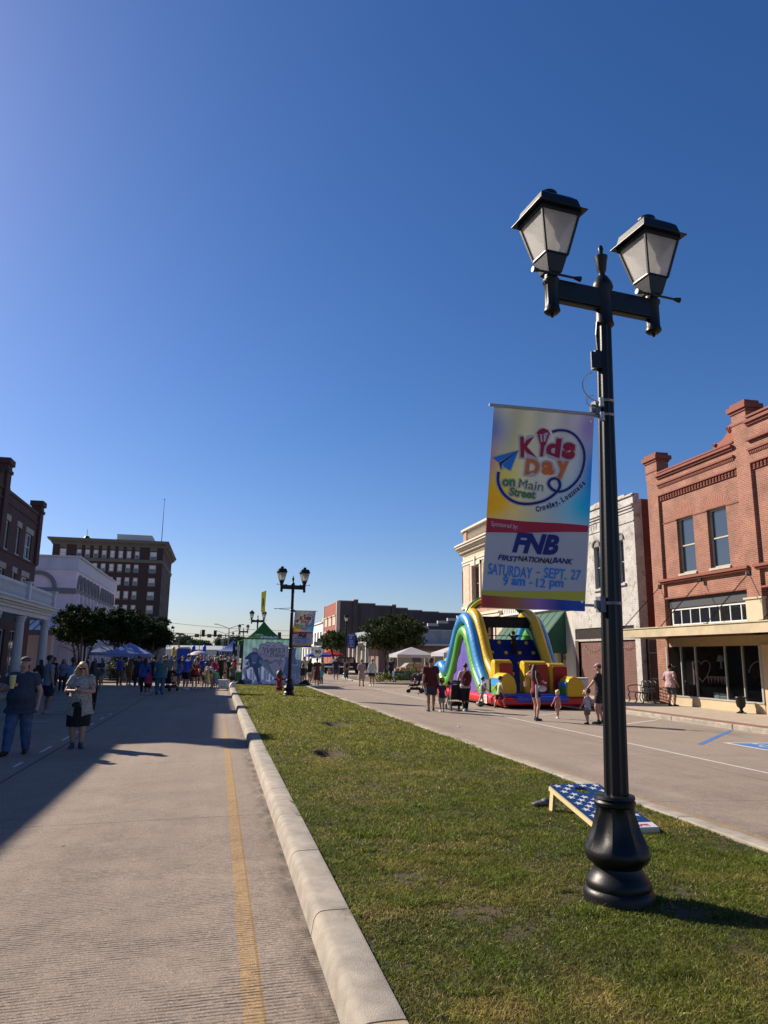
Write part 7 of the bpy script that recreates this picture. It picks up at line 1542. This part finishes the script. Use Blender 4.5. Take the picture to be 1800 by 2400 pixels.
# --- the two nearest people
pm_ = lambda *a: Vector(a)
Hn = 1.80; mp = GR(37, 1768)
S1, i1 = person(mp, Hn, 176, 'man in dark bandana, navy tee and jeans walking with a yellow cup', dict(b=1.2, belly=.045, vox=.0085, top='tee', hem=-.09, bottom='pants', hair='none', cap='bandana', boot=1, feet=[(-.06, -.10, .0), (.07, .12, 0)], hands=[(-.17, .0, .50), (.075, .15, .70)], epole=[(-1, -.6, 0), (1, -.3, -1)], curl=.75, hp=4, palm=[Vector((0, 1, 0)), Vector((0, 0, 1))]),
    dict(top=(.03, .045, .075), bottom=mat('denim', (.045, .09, .19), .85, .4, 7, .9, 12), shoes=(.012, .012, .014), cap=mat('bandana_print', (.008, .008, .012), .8, .5, 45, rgb2=(.12, .11, .13))), SK1)
def held(mb, name, m, S, H, p, label, cat, rz_=None):
    o = mb.build(name, m, smooth=True); o.location = world_pt(S, H, p); o.rotation_euler = (0, 0, S.rotation_euler.z if rz_ is None else rz_); return tag(o, label, cat)
mb = MB(); mb.lathe([(.038, -.09), (.044, -.02), (.056, .0), (.058, .14), (.061, .145), (.06, .155), (.02, .157)], n=20)
held(mb, 'drink_cup', mat('cup_yellow', (.62, .56, .24), .5), S1, Hn, i1['J']['wr', 1]+Vector((-.028, .052, .03)), 'tall pale yellow insulated cup held by the bandana man', 'cup')
wp = GR(178, 1753); Hw = 1.70
ZB = bpy.data.materials.new('zebra_print'); ZB.use_nodes = True; n = ZB.node_tree; wv = n.nodes.new('ShaderNodeTexWave'); wv.bands_direction = 'Z'; wv.inputs['Scale'].default_value = 17; wv.inputs['Distortion'].default_value = 9; wv.inputs['Detail'].default_value = 2; wv.inputs['Detail Scale'].default_value = 2.2
tc = n.nodes.new('ShaderNodeTexCoord'); n.links.new(tc.outputs['Object'], wv.inputs[0]); cr = n.nodes.new('ShaderNodeValToRGB'); cr.color_ramp.elements[0].position = .42; cr.color_ramp.elements[0].color = (.03, .032, .04, 1); cr.color_ramp.elements[1].position = .52; cr.color_ramp.elements[1].color = (.55, .53, .48, 1); n.links.new(wv.outputs[0], cr.inputs[0]); n.links.new(cr.outputs[0], n.nodes['Principled BSDF'].inputs[0]); n.nodes['Principled BSDF'].inputs['Roughness'].default_value = .85
S2, i2 = person(wp, Hw, 180, 'blonde woman in zebra print top and black skirt looking at her phone', dict(b=1.22, fem=1, belly=.03, vox=.0085, top='tee', hem=-.03, bottom='skirt', dressz=.25, hair='long', hp=24, hy=-6, feet=[(-.05, .02, 0), (.05, -.02, 0)], toe=[18, -4], hands=[(-.035, .165, .665), (.035, .165, .665)], epole=[(-1, -.3, -.8), (1, -.3, -.8)], curl=.6),
    dict(top=ZB, bottom=(.006, .006, .007), shoes=(.05, .06, .075)), SK1, 'blonde')
for sx in (-1, 1):  # open cardigan tails and side bag shape
    mb = MB(); P = [(sx*.03*Hw, .098*Hw, .60*Hw), (sx*.125*Hw, .07*Hw, .60*Hw), (sx*.17*Hw, .03*Hw, .40*Hw), (sx*.05*Hw, .118*Hw, .37*Hw)]; Q = [(x, y-.012, z) for x, y, z in P]; mb.add(P+Q, [(0, 1, 2, 3), (7, 6, 5, 4), (0, 4, 5, 1), (1, 5, 6, 2), (2, 6, 7, 3), (3, 7, 4, 0)]); mb.build('cardigan_front', ZB, S2, smooth=True)
gl_ = MB()
for s_ in (-1, 1): gl_.ell(i2['hd'](s_*.02, .052, .008), (.018, .006, .012), 10, 8, i2['HM'])
gl_.v = [tuple(c*Hw for c in v) for v in gl_.v]; hd = i2['hd']; gl_.tube([hd(-.045, .01, .012)*Hw, hd(-.034, .047, .010)*Hw, hd(.034, .047, .010)*Hw, hd(.045, .01, .012)*Hw], .004, 5); gl_.build('sunglasses', BLACK, S2, smooth=True)
hh_ = MB()
for k in range(7): hh_.tube(smoothp([hd(.030, -.015, .035-.006*k)*Hw, hd(.052, -.02, .005-.010*k)*Hw, (hd(.068+.004*k, -.02, -.03-.010*k))*Hw, (hd(.088+.005*(k % 3), -.03, -.048-.011*k)*Hw)], 4), [.017]*8+[.013, .010, .007, .004, .002], 6)
hh_.build('hair_wisp', HAIRS['blonde'], S2, smooth=True)
mb = MB(); mb.box(-.038, .038, -.006, .006, -.075, .075); held(mb, 'phone', BLACK, S2, Hw, (0, .195, .685), 'dark phone held by the blonde woman', 'phone').rotation_euler = (R(-35), 0, S2.rotation_euler.z)
mb = MB(); mb.ell((0, 0, 0), (.085, .045, .06), 12, 8); mb.tube([(-.06, 0, .05), (-.12, -.08, .3), (-.05, -.12, .52)], .008, 5); held(mb, 'crossbody_bag', cloth((.01, .01, .012)), S2, Hw, (.02, .115, .50), 'black crossbody bag hanging before the blonde woman', 'bag')

# --- midground people on the right
W = dict
def P_(px, py, H, face, label, cfg, cols, skin=SK1, hair='brown', group=None): return person(GR(px, py) if not isinstance(px, tuple) else px, H, face, label, cfg, cols, skin, hair, group, eyes=False)
S_, _ = P_(1010, 1667, 1.83, -8, 'man in dark red tee and navy shorts seen from behind, beside small boy', W(b=1.18, belly=.02, top='tee', hem=-.05, bottom='shorts', hair='short', cap='cap', feet=[(-.06, -.1, .0), (.06, .1, 0)], hands=[(-.16, .0, .47), (.155, .0, .46)]), W(top=(.075, .008, .010), bottom=(.03, .035, .055), shoes=(.05, .05, .06), cap=(.03, .03, .035)), SK2)
P_(1036, 1668, 1.10, 0, 'small boy in yellow cap, navy tee and beige shorts', W(child=1, top='tee', bottom='shorts', hair='short', cap='back', feet=[(-.06, -.05, 0), (.06, .06, 0)], hands=[(-.19, .03, .72), (.21, .02, .44)]), W(top=(.012, .02, .055), bottom=(.28, .24, .19), shoes=(.5, .5, .5), cap=(.45, .38, .02)), SK2)
S_, i_ = P_(1091, 1667, 1.68, -4, 'woman pushing the black stroller, cream top, black leggings, maroon backpack', W(fem=1, b=1.1, top='tee', bottom='leggings', hair='bun', feet=[(-.05, -.1, 0), (.05, .08, 0)], hands=[(-.14, .16, .58), (.10, .18, .58)]), W(top=(.42, .36, .30), bottom=(.008, .008, .01), shoes=(.55, .55, .55)), SK1, 'black')
mb = MB(); mb.ell((0, 0, 0), (.19, .11, .27), 14, 10); mb.ell((0, -.08, -.07), (.13, .07, .13), 12, 8); [mb.tube([(s_*.1, .08, .2), (s_*.12, .22, .3), (s_*.12, .3, .1), (s_*.1, .12, -.2)], .022, 6) for s_ in (-1, 1)]; held(mb, 'backpack', cloth((.10, .012, .012)), S_, 1.68, (0, -.115, .68), 'maroon backpack on the woman with the black stroller', 'backpack')
P_(1257, 1689, 1.72, -62, 'slim woman in red top and black shorts, hand raised to her long dark hair', W(fem=1, b=.88, top='tee', bottom='hot', hair='long', feet=[(-.05, .05, 0), (.06, -.05, 0)], hands=[(-.13, .11, .90), (.07, .2, .66)], epole=[(-1, .4, .1), (1, -.3, -1)], hp=6), W(top=(.16, .012, .02), bottom=(.012, .012, .015), shoes=(.04, .04, .05)), SK1, 'brown')
wl_ = GR(1257, 1689); mb = MB(); mb.lathe([(.03, -.08), (.045, .06), (.047, .07)], n=14); mb.tube([(0, 0, .06), (.01, 0, .16)], .005, 5); o = mb.build('iced_drink', mat('pink_drink', (.55, .36, .42), .3), smooth=True); o.location = (wl_[0]-.42, wl_[1]-.18, wl_[2]+1.12); tag(o, 'pinkish iced drink in the slim woman\'s hand', 'cup')
mb = MB(); mb.ell((0, 0, 0), (.16, .05, .10), 12, 8); mb.tube([(-.1, 0, .04), (-.2, .0, .35), (-.18, .03, .55)], .008, 5); mb.box(-.22, -.16, -.03, .0, -.3, .12); o = mb.build('shoulder_bag', cloth((.42, .43, .45)), smooth=True); o.location = (wl_[0]+.13, wl_[1]-.2, wl_[2]+.98); tag(o, 'pale grey shoulder bag at the slim woman\'s hip', 'bag')
P_(1308, 1684, .86, 12, 'toddler girl in pink romper with topknot, walking', W(child=1.1, fem=1, top='tee', hem=-.06, bottom='hot', hair='bun', feet=[(-.06, -.06, 0), (.06, .08, 0)], hands=[(-.2, .1, .50), (.16, .0, .46)]), W(top=(.42, .2, .18), bottom=(.42, .2, .18), shoes=(.6, .6, .6)), SK1, 'blonde')
P_(1379, 1697, 1.00, 30, 'small boy in pale blue tee and brown shorts beside the lamp pole', W(child=1.0, b=1.1, top='tee', bottom='shorts', hair='short', feet=[(-.07, -.02, 0), (.07, .06, 0)], hands=[(-.19, .12, .50), (.18, .05, .46)]), W(top=(.33, .36, .46), bottom=(.16, .12, .09), shoes=(.02, .02, .02)), SK1, 'brown')
P_(1408, 1697, 1.80, 52, 'person in pink cap, black tee and black shorts half hidden behind the lamp pole', W(b=1.0, top='tee', bottom='shorts', shl=.7, hair='short', cap='cap', feet=[(-.07, .02, 0), (.05, -.02, 0)], hands=[(-.17, .19, .56), (.15, .02, .5)], hp=8), W(top=(.006, .006, .007), bottom=(.012, .013, .018), shoes=(.02, .02, .02), cap=(.38, .24, .26)), SK1)
run = lambda lab, px, py, col, bt, fl, bare=1, H=1.14, hair='brown': P_(px, py, H, -72, lab, W(child=.6, top='tee', bottom='shorts', hair='short', lean=12, barefoot=bare, feet=[(-.05, .16*fl, .0), (.05, -.2*fl, .04)], hands=[(-.17, -.14, .55), (.17, .16, .56)]), W(top=col, bottom=bt), SK1, hair)
run('barefoot boy in grey green outfit running by the slide, left of the other runner', 1129, 1656, (.22, .25, .22), (.34, .34, .30), 1); run('barefoot boy in pale yellow green tee and black shorts running by the slide', 1170, 1661, (.42, .48, .20), (.02, .022, .03), -1, H=1.2)
P_((18.4, 27.55, -.05), 0, 1.66, -75, 'heavyset person in pinkish tee and dark shorts looking into the shop window', W(b=1.3, belly=.02, top='tee', hem=-.06, bottom='shorts', hair='short', feet=[(-.07, 0, 0), (.07, .03, 0)], hands=[(-.18, .1, .58), (.17, .06, .52)], hp=10), W(top=(.40, .27, .29), bottom=(.05, .05, .055), shoes=(.02, .02, .02)), SK2, 'black')
# slide climbers
P_((11.95, 31.9, 2.45), 0, 1.1, 10, 'dark haired child in black at the top left of the slide', W(child=.7, top='tee', bottom='shorts', hair='short'), W(top=(.01, .01, .012), bottom=(.3, .4, .2)), SK3, 'black'); P_((13.05, 31.15, 1.95), 0, 1.05, 0, 'child in black climbing the slide wall on the right', W(child=.7, top='long', bottom='pants', hair='short', lean=20, hands=[(-.15, .2, .9), (.15, .2, .85)]), W(top=(.01, .01, .012), bottom=(.01, .01, .012)), SK2, 'black')
def stroller(loc, rz_, label, m_, child=False):
    S = empty('stroller', loc, label, 'stroller', 'strollers', rz_)
    for x_ in (-.24, .24):
        for y_, r_ in ((-.38, .13), (.34, .10)):
            mb = MB(); mb.tube([(x_-.02, y_, r_), (x_+.02, y_, r_)], r_, 16); mb.build('wheel', TYR, S, smooth=True)
        mb = MB(); mb.bar((x_, .34, .1), (x_, -.42, 1.0), .025); mb.bar((x_, -.38, .13), (x_, .1, .5), .025); mb.build('frame_side', BLACK, S)
    mb = MB(); mb.tube([(-.24, -.42, 1.0), (-.22, -.47, 1.04), (.22, -.47, 1.04), (.24, -.42, 1.0)], .018, 6); mb.build('handle', BLACK, S)
    mb = MB(); mb.prism([(-.25, .38), (.28, .36), (.3, .45), (-.15, .5), (-.32, .92), (-.4, .9)], lambda a, b_, d: (d, a, b_), -.21, .21); mb.build('seat', m_, S, bevel=.03)
    mb = MB(); P = []
    for i in range(9):
        a = math.pi*.18+math.pi*.62*i/8
        for j in range(7): x_ = -.23+.46*j/6; P.append((x_, -.12+.36*math.cos(a)*-1*-1, .74+.34*math.sin(a)-.04*abs(x_/.23)**2))
    mb.add(P, [(i*7+j, i*7+j+1, (i+1)*7+j+1, (i+1)*7+j) for i in range(8) for j in range(6)]); mb.build('hood', m_, S, smooth=2)
    mb = MB(); mb.box(-.2, .2, -.3, .25, .16, .3); mb.build('basket', m_, S, bevel=.02); return S
SKC = cloth((.012, .012, .015)); stroller(GR(1068, 1665)+np.array([0, .1, 0]), R(-4), 'black stroller pushed by the woman with the maroon backpack', SKC)
stroller(GR(972, 1624), R(70), 'black and red stroller with a child in pink, left of the man in dark red', cloth((.03, .012, .014))); p_ = GR(972, 1624)
P_((p_[0]-.05, p_[1], p_[2]+.22), 0, .75, 70, 'toddler in pink sitting in the black and red stroller', W(child=1.1, top='tee', bottom='leggings', hair='short', drop=.22, lean=-15, feet=[(-.06, .36, .12), (.06, .36, .12)], hands=[(-.1, .25, .5), (.1, .25, .5)]), W(top=(.45, .18, .2), bottom=(.4, .2, .2), shoes=(.5, .5, .5)), SK1, 'brown')
P_(998, 1623, 1.68, 75, 'woman in bright red top pushing the stroller, behind the man in dark red', W(fem=1, b=1.05, top='tee', bottom='leggings', hair='pony', hands=[(-.12, .22, .6), (.12, .22, .6)]), W(top=(.42, .02, .03), bottom=(.02, .02, .025)), SK1, 'brown')
P_(970, 1597, 1.66, 215, 'woman with long hair and grey top leaning to the stroller', W(fem=1, top='tee', bottom='hot', hair='long', lean=12, hands=[(-.1, .24, .62), (.1, .24, .62)]), W(top=(.18, .19, .18), bottom=(.05, .055, .07)), SK1, 'brown')
P_(1028, 1618, 1.70, 180, 'man in white tee glimpsed between the dark red man and the slide', W(top='tee', bottom='shorts', hair='short'), W(top=(.5, .5, .5), bottom=(.05, .05, .06)), SK2, 'black')
P_(847, 1609, 1.70, -12, 'woman in knee length pinkish beige dress holding a bag, in mid road', W(fem=1, b=1.1, top='dress', dressz=.27, flare=.025, hair='bun', feet=[(-.07, .03, 0), (.07, -.03, 0)], hands=[(-.13, .14, .60), (.16, .0, .5)]), W(top=(.38, .28, .25), shoes=(.04, .03, .03)), SK1, 'brown')
P_(872, 1608, 1.76, 10, 'young man in pale mint jacket and black shorts, beside the woman in beige dress', W(top='long', bottom='shorts', shl=.6, hair='short', b=1.02, feet=[(-.07, -.04, 0), (.07, .06, 0)], hands=[(-.17, .06, .50), (.16, .04, .5)]), W(top=(.42, .52, .50), bottom=(.012, .012, .014), shoes=(.6, .6, .6)), SK2, 'black')
P_(787, 1594, 1.78, -5, 'man in navy tee and white cap, standing in the right road with his back turned', W(b=1.12, top='tee', bottom='shorts', hair='short', cap='cap', feet=[(-.08, 0, 0), (.08, .02, 0)]), W(top=(.012, .018, .07), bottom=(.04, .045, .07), cap=(.5, .5, .5), shoes=(.35, .35, .35)), SK2)
s_, _ = P_(812, 1593, 1.68, -5, 'woman in pinkish top and grey leggings with a small black backpack', W(fem=1, top='tee', bottom='leggings', hair='bun', feet=[(-.05, .05, 0), (.05, -.03, 0)]), W(top=(.25, .13, .14), bottom=(.06, .065, .09), shoes=(.4, .4, .4)), SK2, 'black')
mb = MB(); mb.ell((0, 0, 0), (.14, .08, .2), 12, 8); held(mb, 'backpack', SKC, s_, 1.68, (0, -.10, .70), 'small black backpack on the woman in grey leggings', 'backpack')

# --- crowd: nine worked figures, copied with their own clothes
NOWHERE = (0, 0, 0)
def proto(H, cfg): S, _ = person(NOWHERE, H, 0, 'x', cfg, {}, SK1, 'brown', eyes=False); return S
W16 = dict(vox=.019)
PR = {
 'man': proto(1.78, W(b=1.12, top='tee', bottom='shorts', hair='short', feet=[(-.07, .02, 0), (.07, -.02, 0)], **W16)),
 'bigman': proto(1.80, W(b=1.32, belly=.03, top='tee', hem=-.08, bottom='pants', hair='short', feet=[(-.07, .02, 0), (.07, -.02, 0)], **W16)),
 'capman': proto(1.80, W(b=1.15, top='tee', bottom='shorts', hair='short', cap='cap', lean=16, hands=[(-.12, .2, .6), (.12, .2, .58)], **W16)),
 'tank': proto(1.78, W(b=1.05, top='tank', bottom='pants', hair='short', hp=20, hands=[(-.1, .15, .68), (.16, .02, .5)], **W16)),
 'woman': proto(1.66, W(fem=1, b=1.08, top='tee', bottom='leggings', hair='long', **W16)),
 'wshort': proto(1.66, W(fem=1, b=1.05, top='tee', bottom='hot', hair='long', lean=8, hands=[(-.08, .18, .66), (.1, .17, .65)], **W16)),
 'bend': proto(1.68, W(fem=1, b=1.1, top='tee', bottom='skirt', dressz=.33, hair='long', lean=58, hipy=-.08, hands=[(-.1, .32, .35), (.1, .34, .36)], **W16)),
 'dress': proto(1.66, W(fem=1, b=1.12, top='dress', dressz=.2, flare=.02, hair='bun', hands=[(-.12, .16, .66), (.12, .16, .66)], **W16)),
 'kid': proto(1.15, W(child=.7, top='tee', bottom='shorts', hair='short', **W16)),
 'girl': proto(1.05, W(child=.8, fem=1, top='dress', dressz=.32, flare=.035, hair='long', **W16)),
}
used_p = set()
def crowd(kind, px, py, face, label, top, bot, skin=SK1, hair='brown', shoes=(.3, .3, .3), capc=(.5, .5, .5), sc=1., group='people gathered on the left road', loc=None):
    p = PR[kind]; L_ = loc or GR(px, py)
    if kind in used_p: S = copy_tree(p)
    else: S = p; used_p.add(kind)
    S.location = L_; S.rotation_euler = (0, 0, R(face)); S['label'] = label; S['group'] = group; S.scale = (sc, sc, sc)
    for c in kids(S):
        nm = c.name.split('.')[0]; m_ = skin if nm == 'body' else HAIRS[hair] if nm == 'hair' else cloth(shoes) if nm == 'shoes' else cloth(capc) if nm == 'cap' else cloth(top) if nm in ('shirt', 'dress') else cloth(bot)
        c.material_slots[0].link = 'OBJECT'; c.material_slots[0].material = m_
    return S
K, NV, DK_ = (.01, .01, .012), (.014, .018, .05), (.02, .02, .025)
crowd('man', 106, 1673, -55, 'big man in grey tee and navy shorts standing between the two nearest people', (.20, .22, .26), (.012, .016, .05), SK2, 'black', (.25, .25, .27), sc=1.04)
crowd('woman', 210, 1673, 10, 'person in black leggings mostly hidden behind the blonde woman', (.05, .05, .06), K, SK2, 'black')
crowd('man', 163, 1668, -30, 'person in light blue tee just left of the blonde woman', (.22, .32, .48), (.03, .03, .04), SK3, 'black')
crowd('woman', 88, 1628, 60, 'short person in black behind the bandana man', K, K, SK3, 'black'); crowd('kid', 76, 1622, 20, 'child in dark clothes near the white column', DK_, DK_, SK3, 'black')
crowd('tank', 118, 1628, -20, 'man in dark red cap and black top behind the grey tee man', K, DK_, SK3, 'black'); crowd('woman', 143, 1622, 200, 'woman in muted lilac top at the left edge of the tree shade', (.16, .15, .2), DK_, SK2, 'brown')
crowd('wshort', 236, 1609, 150, 'woman with folded arms in dark top and denim shorts by the shrub', (.05, .06, .08), (.08, .13, .2), SK1, 'brown', (.5, .5, .5)); crowd('man', 200, 1605, 100, 'man in black standing under the leftmost tree', K, K, SK2, 'black'); crowd('woman', 218, 1606, 170, 'woman in dark grey under the leftmost tree', (.04, .04, .05), K, SK2, 'black')
crowd('tank', 278, 1606, -150, 'person in blue shirt in front of the flowering shrub', (.02, .05, .3), (.10, .06, .025), SK2, 'black'); crowd('woman', 300, 1606, -30, 'person in mustard brown clothes right of the flowering shrub', (.16, .095, .02), (.14, .08, .02), SK2, 'brown')
crowd('bigman', 321, 1609, 10, 'tall man in all navy clothes left of the blue shirt woman', NV, NV, SK2, 'black'); crowd('woman', 336, 1628, 15, 'woman in royal blue tee and black trousers, back turned', (.03, .08, .36), K, SK2, 'black', (.5, .5, .5), sc=1.02)
crowd('kid', 345, 1628, 5, 'girl in bright pink tee and black leggings', (.62, .03, .14), K, SK2, 'black', (.6, .6, .6), sc=1.0); crowd('man', 359, 1622, 15, 'man in navy tee and cap beside the teal shirt man', NV, K, SK2, 'brown', (.5, .5, .5)); crowd('bigman', 373, 1628, 2, 'large man in teal tee and faded jeans, back turned', (.05, .13, .16), (.07, .14, .22), SK1, 'grey', K, sc=.99)
crowd('capman', 393, 1609, -50, 'man in pale green tee leaning on a stroller', (.22, .27, .2), (.03, .03, .04), SK1, 'grey', capc=(.3, .3, .3)); stroller(GR(397, 1620), R(-30), 'dark stroller right of the teal shirt man', cloth((.015, .015, .02)))
crowd('wshort', 416, 1613, -60, 'woman in light blue tee and jeans at the crowd edge', (.10, .2, .42), (.04, .06, .12), SK1, 'brown'); crowd('man', 407, 1606, -90, 'man in grey blue shirt walking left of the crowd', (.10, .14, .2), (.02, .02, .03), SK2, 'black')
crowd('capman', 433, 1617, -40, 'man in white cap and blue tee stooping, back turned', (.05, .09, .42), (.01, .012, .03), SK1, 'brown', (.5, .5, .5), (.6, .6, .6), sc=1.05); crowd('wshort', 455, 1616, 8, 'woman in red tee with pale hair, back turned', (.26, .012, .02), K, SK1, 'blonde', (.4, .4, .4), sc=.97)
crowd('man', 475, 1606, 185, 'man in royal blue polo facing us', (.015, .04, .32), (.03, .03, .04), SK1, 'black'); crowd('bend', 478, 1613, 20, 'girl with brown hair stooping behind the yellow dress child', (.06, .05, .06), (.05, .05, .06), SK1, 'brown', sc=.85); crowd('girl', 484, 1617, 0, 'child in pale yellow dress', (.55, .48, .16), K, SK1, 'blonde', (.6, .6, .6))
crowd('bend', 496, 1613, 70, 'woman in bright green skirt bending over', (.5, .5, .5), (.09, .42, .13), SK1, 'brown', (.3, .3, .3)); crowd('girl', 505, 1613, 10, 'small child in lilac outfit', (.32, .22, .42), K, SK1, 'brown', sc=.9); crowd('wshort', 503, 1608, 40, 'woman in magenta top with long fair hair', (.36, .01, .08), K, SK1, 'blonde')
crowd('tank', 515, 1605, 30, 'man in black sleeveless top and black trousers', K, K, SK1, 'brown', K); crowd('woman', 537, 1602, 170, 'woman in black standing by the tent pole', K, K, SK2, 'black'); crowd('kid', 543, 1609, -20, 'boy in grey olive clothes beside the green table', (.12, .13, .09), (.03, .03, .03), SK1, 'blonde', sc=1.15)
crowd('man', 546, 1596, 150, 'man in red tee under the blue and white tent', (.4, .02, .02), K, SK2, 'black')
for i, (px, py, k_, t_, b_, hr, fc, lab) in enumerate(((425, 1602, 'man', (.03, .05, .12), K, 'black', 170, 'man in dark blue deep in the crowd, left side'), (444, 1603, 'woman', (.12, .1, .08), K, 'brown', 150, 'woman in brown deep in the crowd'), (462, 1603, 'woman', (.3, .25, .3), K, 'black', 200, 'woman under the pale pink umbrella'), (488, 1601, 'man', (.14, .11, .1), K, 'black', 190, 'man in brown tee deep in the crowd, right side'), (497, 1603, 'wshort', (.2, .13, .1), K, 'brown', 160, 'woman in tan top deep in the crowd'), (507, 1599, 'woman', (.05, .05, .06), K, 'black', 20, 'woman in charcoal far back in the crowd'), (521, 1598, 'man', (.1, .1, .12), K, 'black', 190, 'man in grey beside the tent opening'), (530, 1595, 'kid', (.3, .3, .3), K, 'black', 90, 'child in light grey before the tent'), (382, 1600, 'man', (.06, .06, .08), K, 'black', 200, 'man in charcoal behind the teal shirt man'), (352, 1600, 'woman', (.15, .12, .12), K, 'brown', 180, 'woman in taupe behind the pink tee girl'), (312, 1598, 'woman', (.08, .08, .1), K, 'black', 200, 'woman in slate behind the all navy man'), (262, 1597, 'man', (.03, .03, .04), K, 'black', 190, 'man in black behind the flowering shrub'), (57, 1612, 'woman', (.05, .05, .06), K, 'black', 140, 'woman in dark clothes by the balcony column'), (128, 1612, 'kid', (.10, .12, .2), K, 'black', 180, 'child in dull blue before the pinkish wall'), (180, 1610, 'woman', (.10, .1, .14), K, 'black', 180, 'woman in slate blue behind the blonde woman'))):
    crowd(k_, px, py, fc, lab, t_, b_, (SK1, SK2, SK3)[i % 3], hr)
rc = random.Random(9); hues = [((.08, .1, .14), 'slate'), ((.25, .22, .2), 'stone grey'), ((.02, .03, .1), 'dark navy'), ((.3, .05, .05), 'brick red'), ((.05, .12, .1), 'bottle green'), ((.4, .4, .42), 'off white'), ((.2, .12, .06), 'rust brown')]
who = ['man', 'woman', 'wshort', 'tank', 'capman']
for i in range(22):
    px_ = 300+i*11.2+rc.uniform(-3, 3); k_ = who[i % 5]; c_, n_ = hues[(i*3) % 7]
    crowd(k_, px_, rc.uniform(1592, 1601), rc.uniform(0, 360), ('woman' if k_ in ('woman', 'wshort') else 'man')+' in %s top, back row, %s' % (n_, ['behind the tall navy clothed man', 'right behind the blue shirt woman', 'behind the pink tee girl', 'left of the teal shirt man', 'hidden by the teal shirt man', 'above the dark stroller', 'over the stroller handle', 'left of the crowd edge woman in light blue', 'behind the light blue tee woman', 'left of the white capped man', 'behind the white capped man', 'left of the red tee woman', 'behind the red tee woman', 'left of the pink umbrella', 'under the umbrella edge', 'right of the pink umbrella', 'behind the yellow dress child', 'over the green skirt', 'behind the magenta top woman', 'left of the black sleeveless man', 'behind the black sleeveless man', 'by the left tent pole'][i]), c_, DK_, (SK1, SK2, SK3)[i % 3], ('brown', 'black', 'grey', 'blonde')[i % 4], sc=rc.uniform(.95, 1.04))
GR2 = 'people queuing right of the printed backdrop'
crowd('wshort', 724, 1606, -60, 'woman in black top and white shorts right of the printed backdrop', K, (.5, .5, .52), SK2, 'brown', group=GR2); crowd('dress', 742, 1606, -15, 'woman in maroon brown dress right of the printed backdrop', (.11, .035, .035), K, SK2, 'black', group=GR2, sc=1.02)
crowd('kid', 709, 1604, 10, 'dark haired child hard against the printed backdrop', K, (.25, .25, .25), SK3, 'black', group=GR2, sc=1.1); crowd('woman', 753, 1603, 130, 'woman in grey top with an aqua bag', (.13, .13, .12), K, SK2, 'black', group=GR2); crowd('man', 712, 1598, 180, 'man in pale tee behind the backdrop edge', (.35, .33, .3), (.03, .03, .03), SK2, 'brown', group=GR2); crowd('kid', 733, 1600, 40, 'child in dull pink between the queueing women', (.3, .12, .12), (.2, .2, .22), SK1, 'brown', group=GR2)
q_ = GR(750, 1604); mb = MB(); mb.box(-.14, .14, -.06, .06, 0, .34); mb.tube([(-.1, 0, .34), (-.05, 0, .55), (.05, 0, .55), (.1, 0, .34)], .01, 5); o = mb.build('tote_bag', mat('aqua', (.03, .38, .46), .6), bevel=.02); o.location = (q_[0], q_[1]-.25, .45); tag(o, 'aqua blue tote bag carried right of the printed backdrop', 'bag')
S = empty('umbrella', (GR(462, 1603)[0], GR(462, 1603)[1]+.1, 0), 'pale pinkish umbrella held above the crowd', 'umbrella'); mb = MB(); mb.lathe([(.62, 1.78), (.5, 1.9), (.3, 2.0), (.02, 2.05)], n=10); mb.build('canopy', mat('umbrella_pink', (.45, .38, .42), .7), S, smooth=True); mb = MB(); mb.tube([(0, 0, 1.1), (0, 0, 2.08)], .012, 6); mb.build('shaft', BLACK, S)
# people under the far tents and along the far road
far = random.Random(3); kk = ['man', 'woman', 'wshort', 'tank', 'kid']
FARL = [(-3.0, 66, 'in red near the pale blue tent'), (-1.6, 70, 'in white far up the left road'), (-2.6, 76, 'in green far up the left road'), (-.6, 80, 'in black far up the left road'), (-4.2, 68, 'in tan near the left tents'), (-5.2, 62, 'in black at the pale blue tent'), (-.2, 92, 'in blue before the far bounce house'), (-3.4, 90, 'in orange before the far bounce house'), (10.6, 76, 'in grey beside the trailer'), (16.2, 57.8, 'in white at the craft table'), (14.6, 62, 'in navy behind the craft table'), (9.5, 92, 'in beige far up the right road')]
FC = [(.4, .03, .03), (.5, .5, .5), (.05, .2, .06), K, (.3, .22, .14), K, (.05, .12, .4), (.5, .18, .03), (.2, .2, .2), (.5, .5, .5), NV, (.4, .32, .22)]
for i, (x_, y_, lab) in enumerate(FARL): crowd(kk[i % 5], 0, 0, far.uniform(0, 360), ('child ' if kk[i % 5] == 'kid' else 'distant figure ')+lab, FC[i], DK_, (SK1, SK2, SK3)[i % 3], ('brown', 'black')[i % 2], group='distant people at the fair', loc=(x_, y_, -.1))
for k_, p in PR.items():
    if k_ not in used_p:
        for c in kids(p): bpy.data.objects.remove(c)
        bpy.data.objects.remove(p)
for o in bpy.data.objects:
    if o.type == 'MESH' and len(o.data.materials) == 0: o.data.materials.append(CONC)

# litter on the right road
for (px, py, lab) in ((843, 1622, 'small white paper scrap on the right road near the couple'), (890, 1622, 'white crumpled napkin on the right road left of the strollers'), (716, 1628, 'tiny paper scrap where the right road meets the grass'), (1075, 1704, 'bit of white litter by the lane line')):
    p = GR(px, py); mb = MB(); mb.ell((0, 0, .012), (.05, .035, .014), 8, 5); o = mb.build('paper_scrap', WHT, smooth=True); o.location = p; tag(o, lab, 'litter', 'litter on the road')
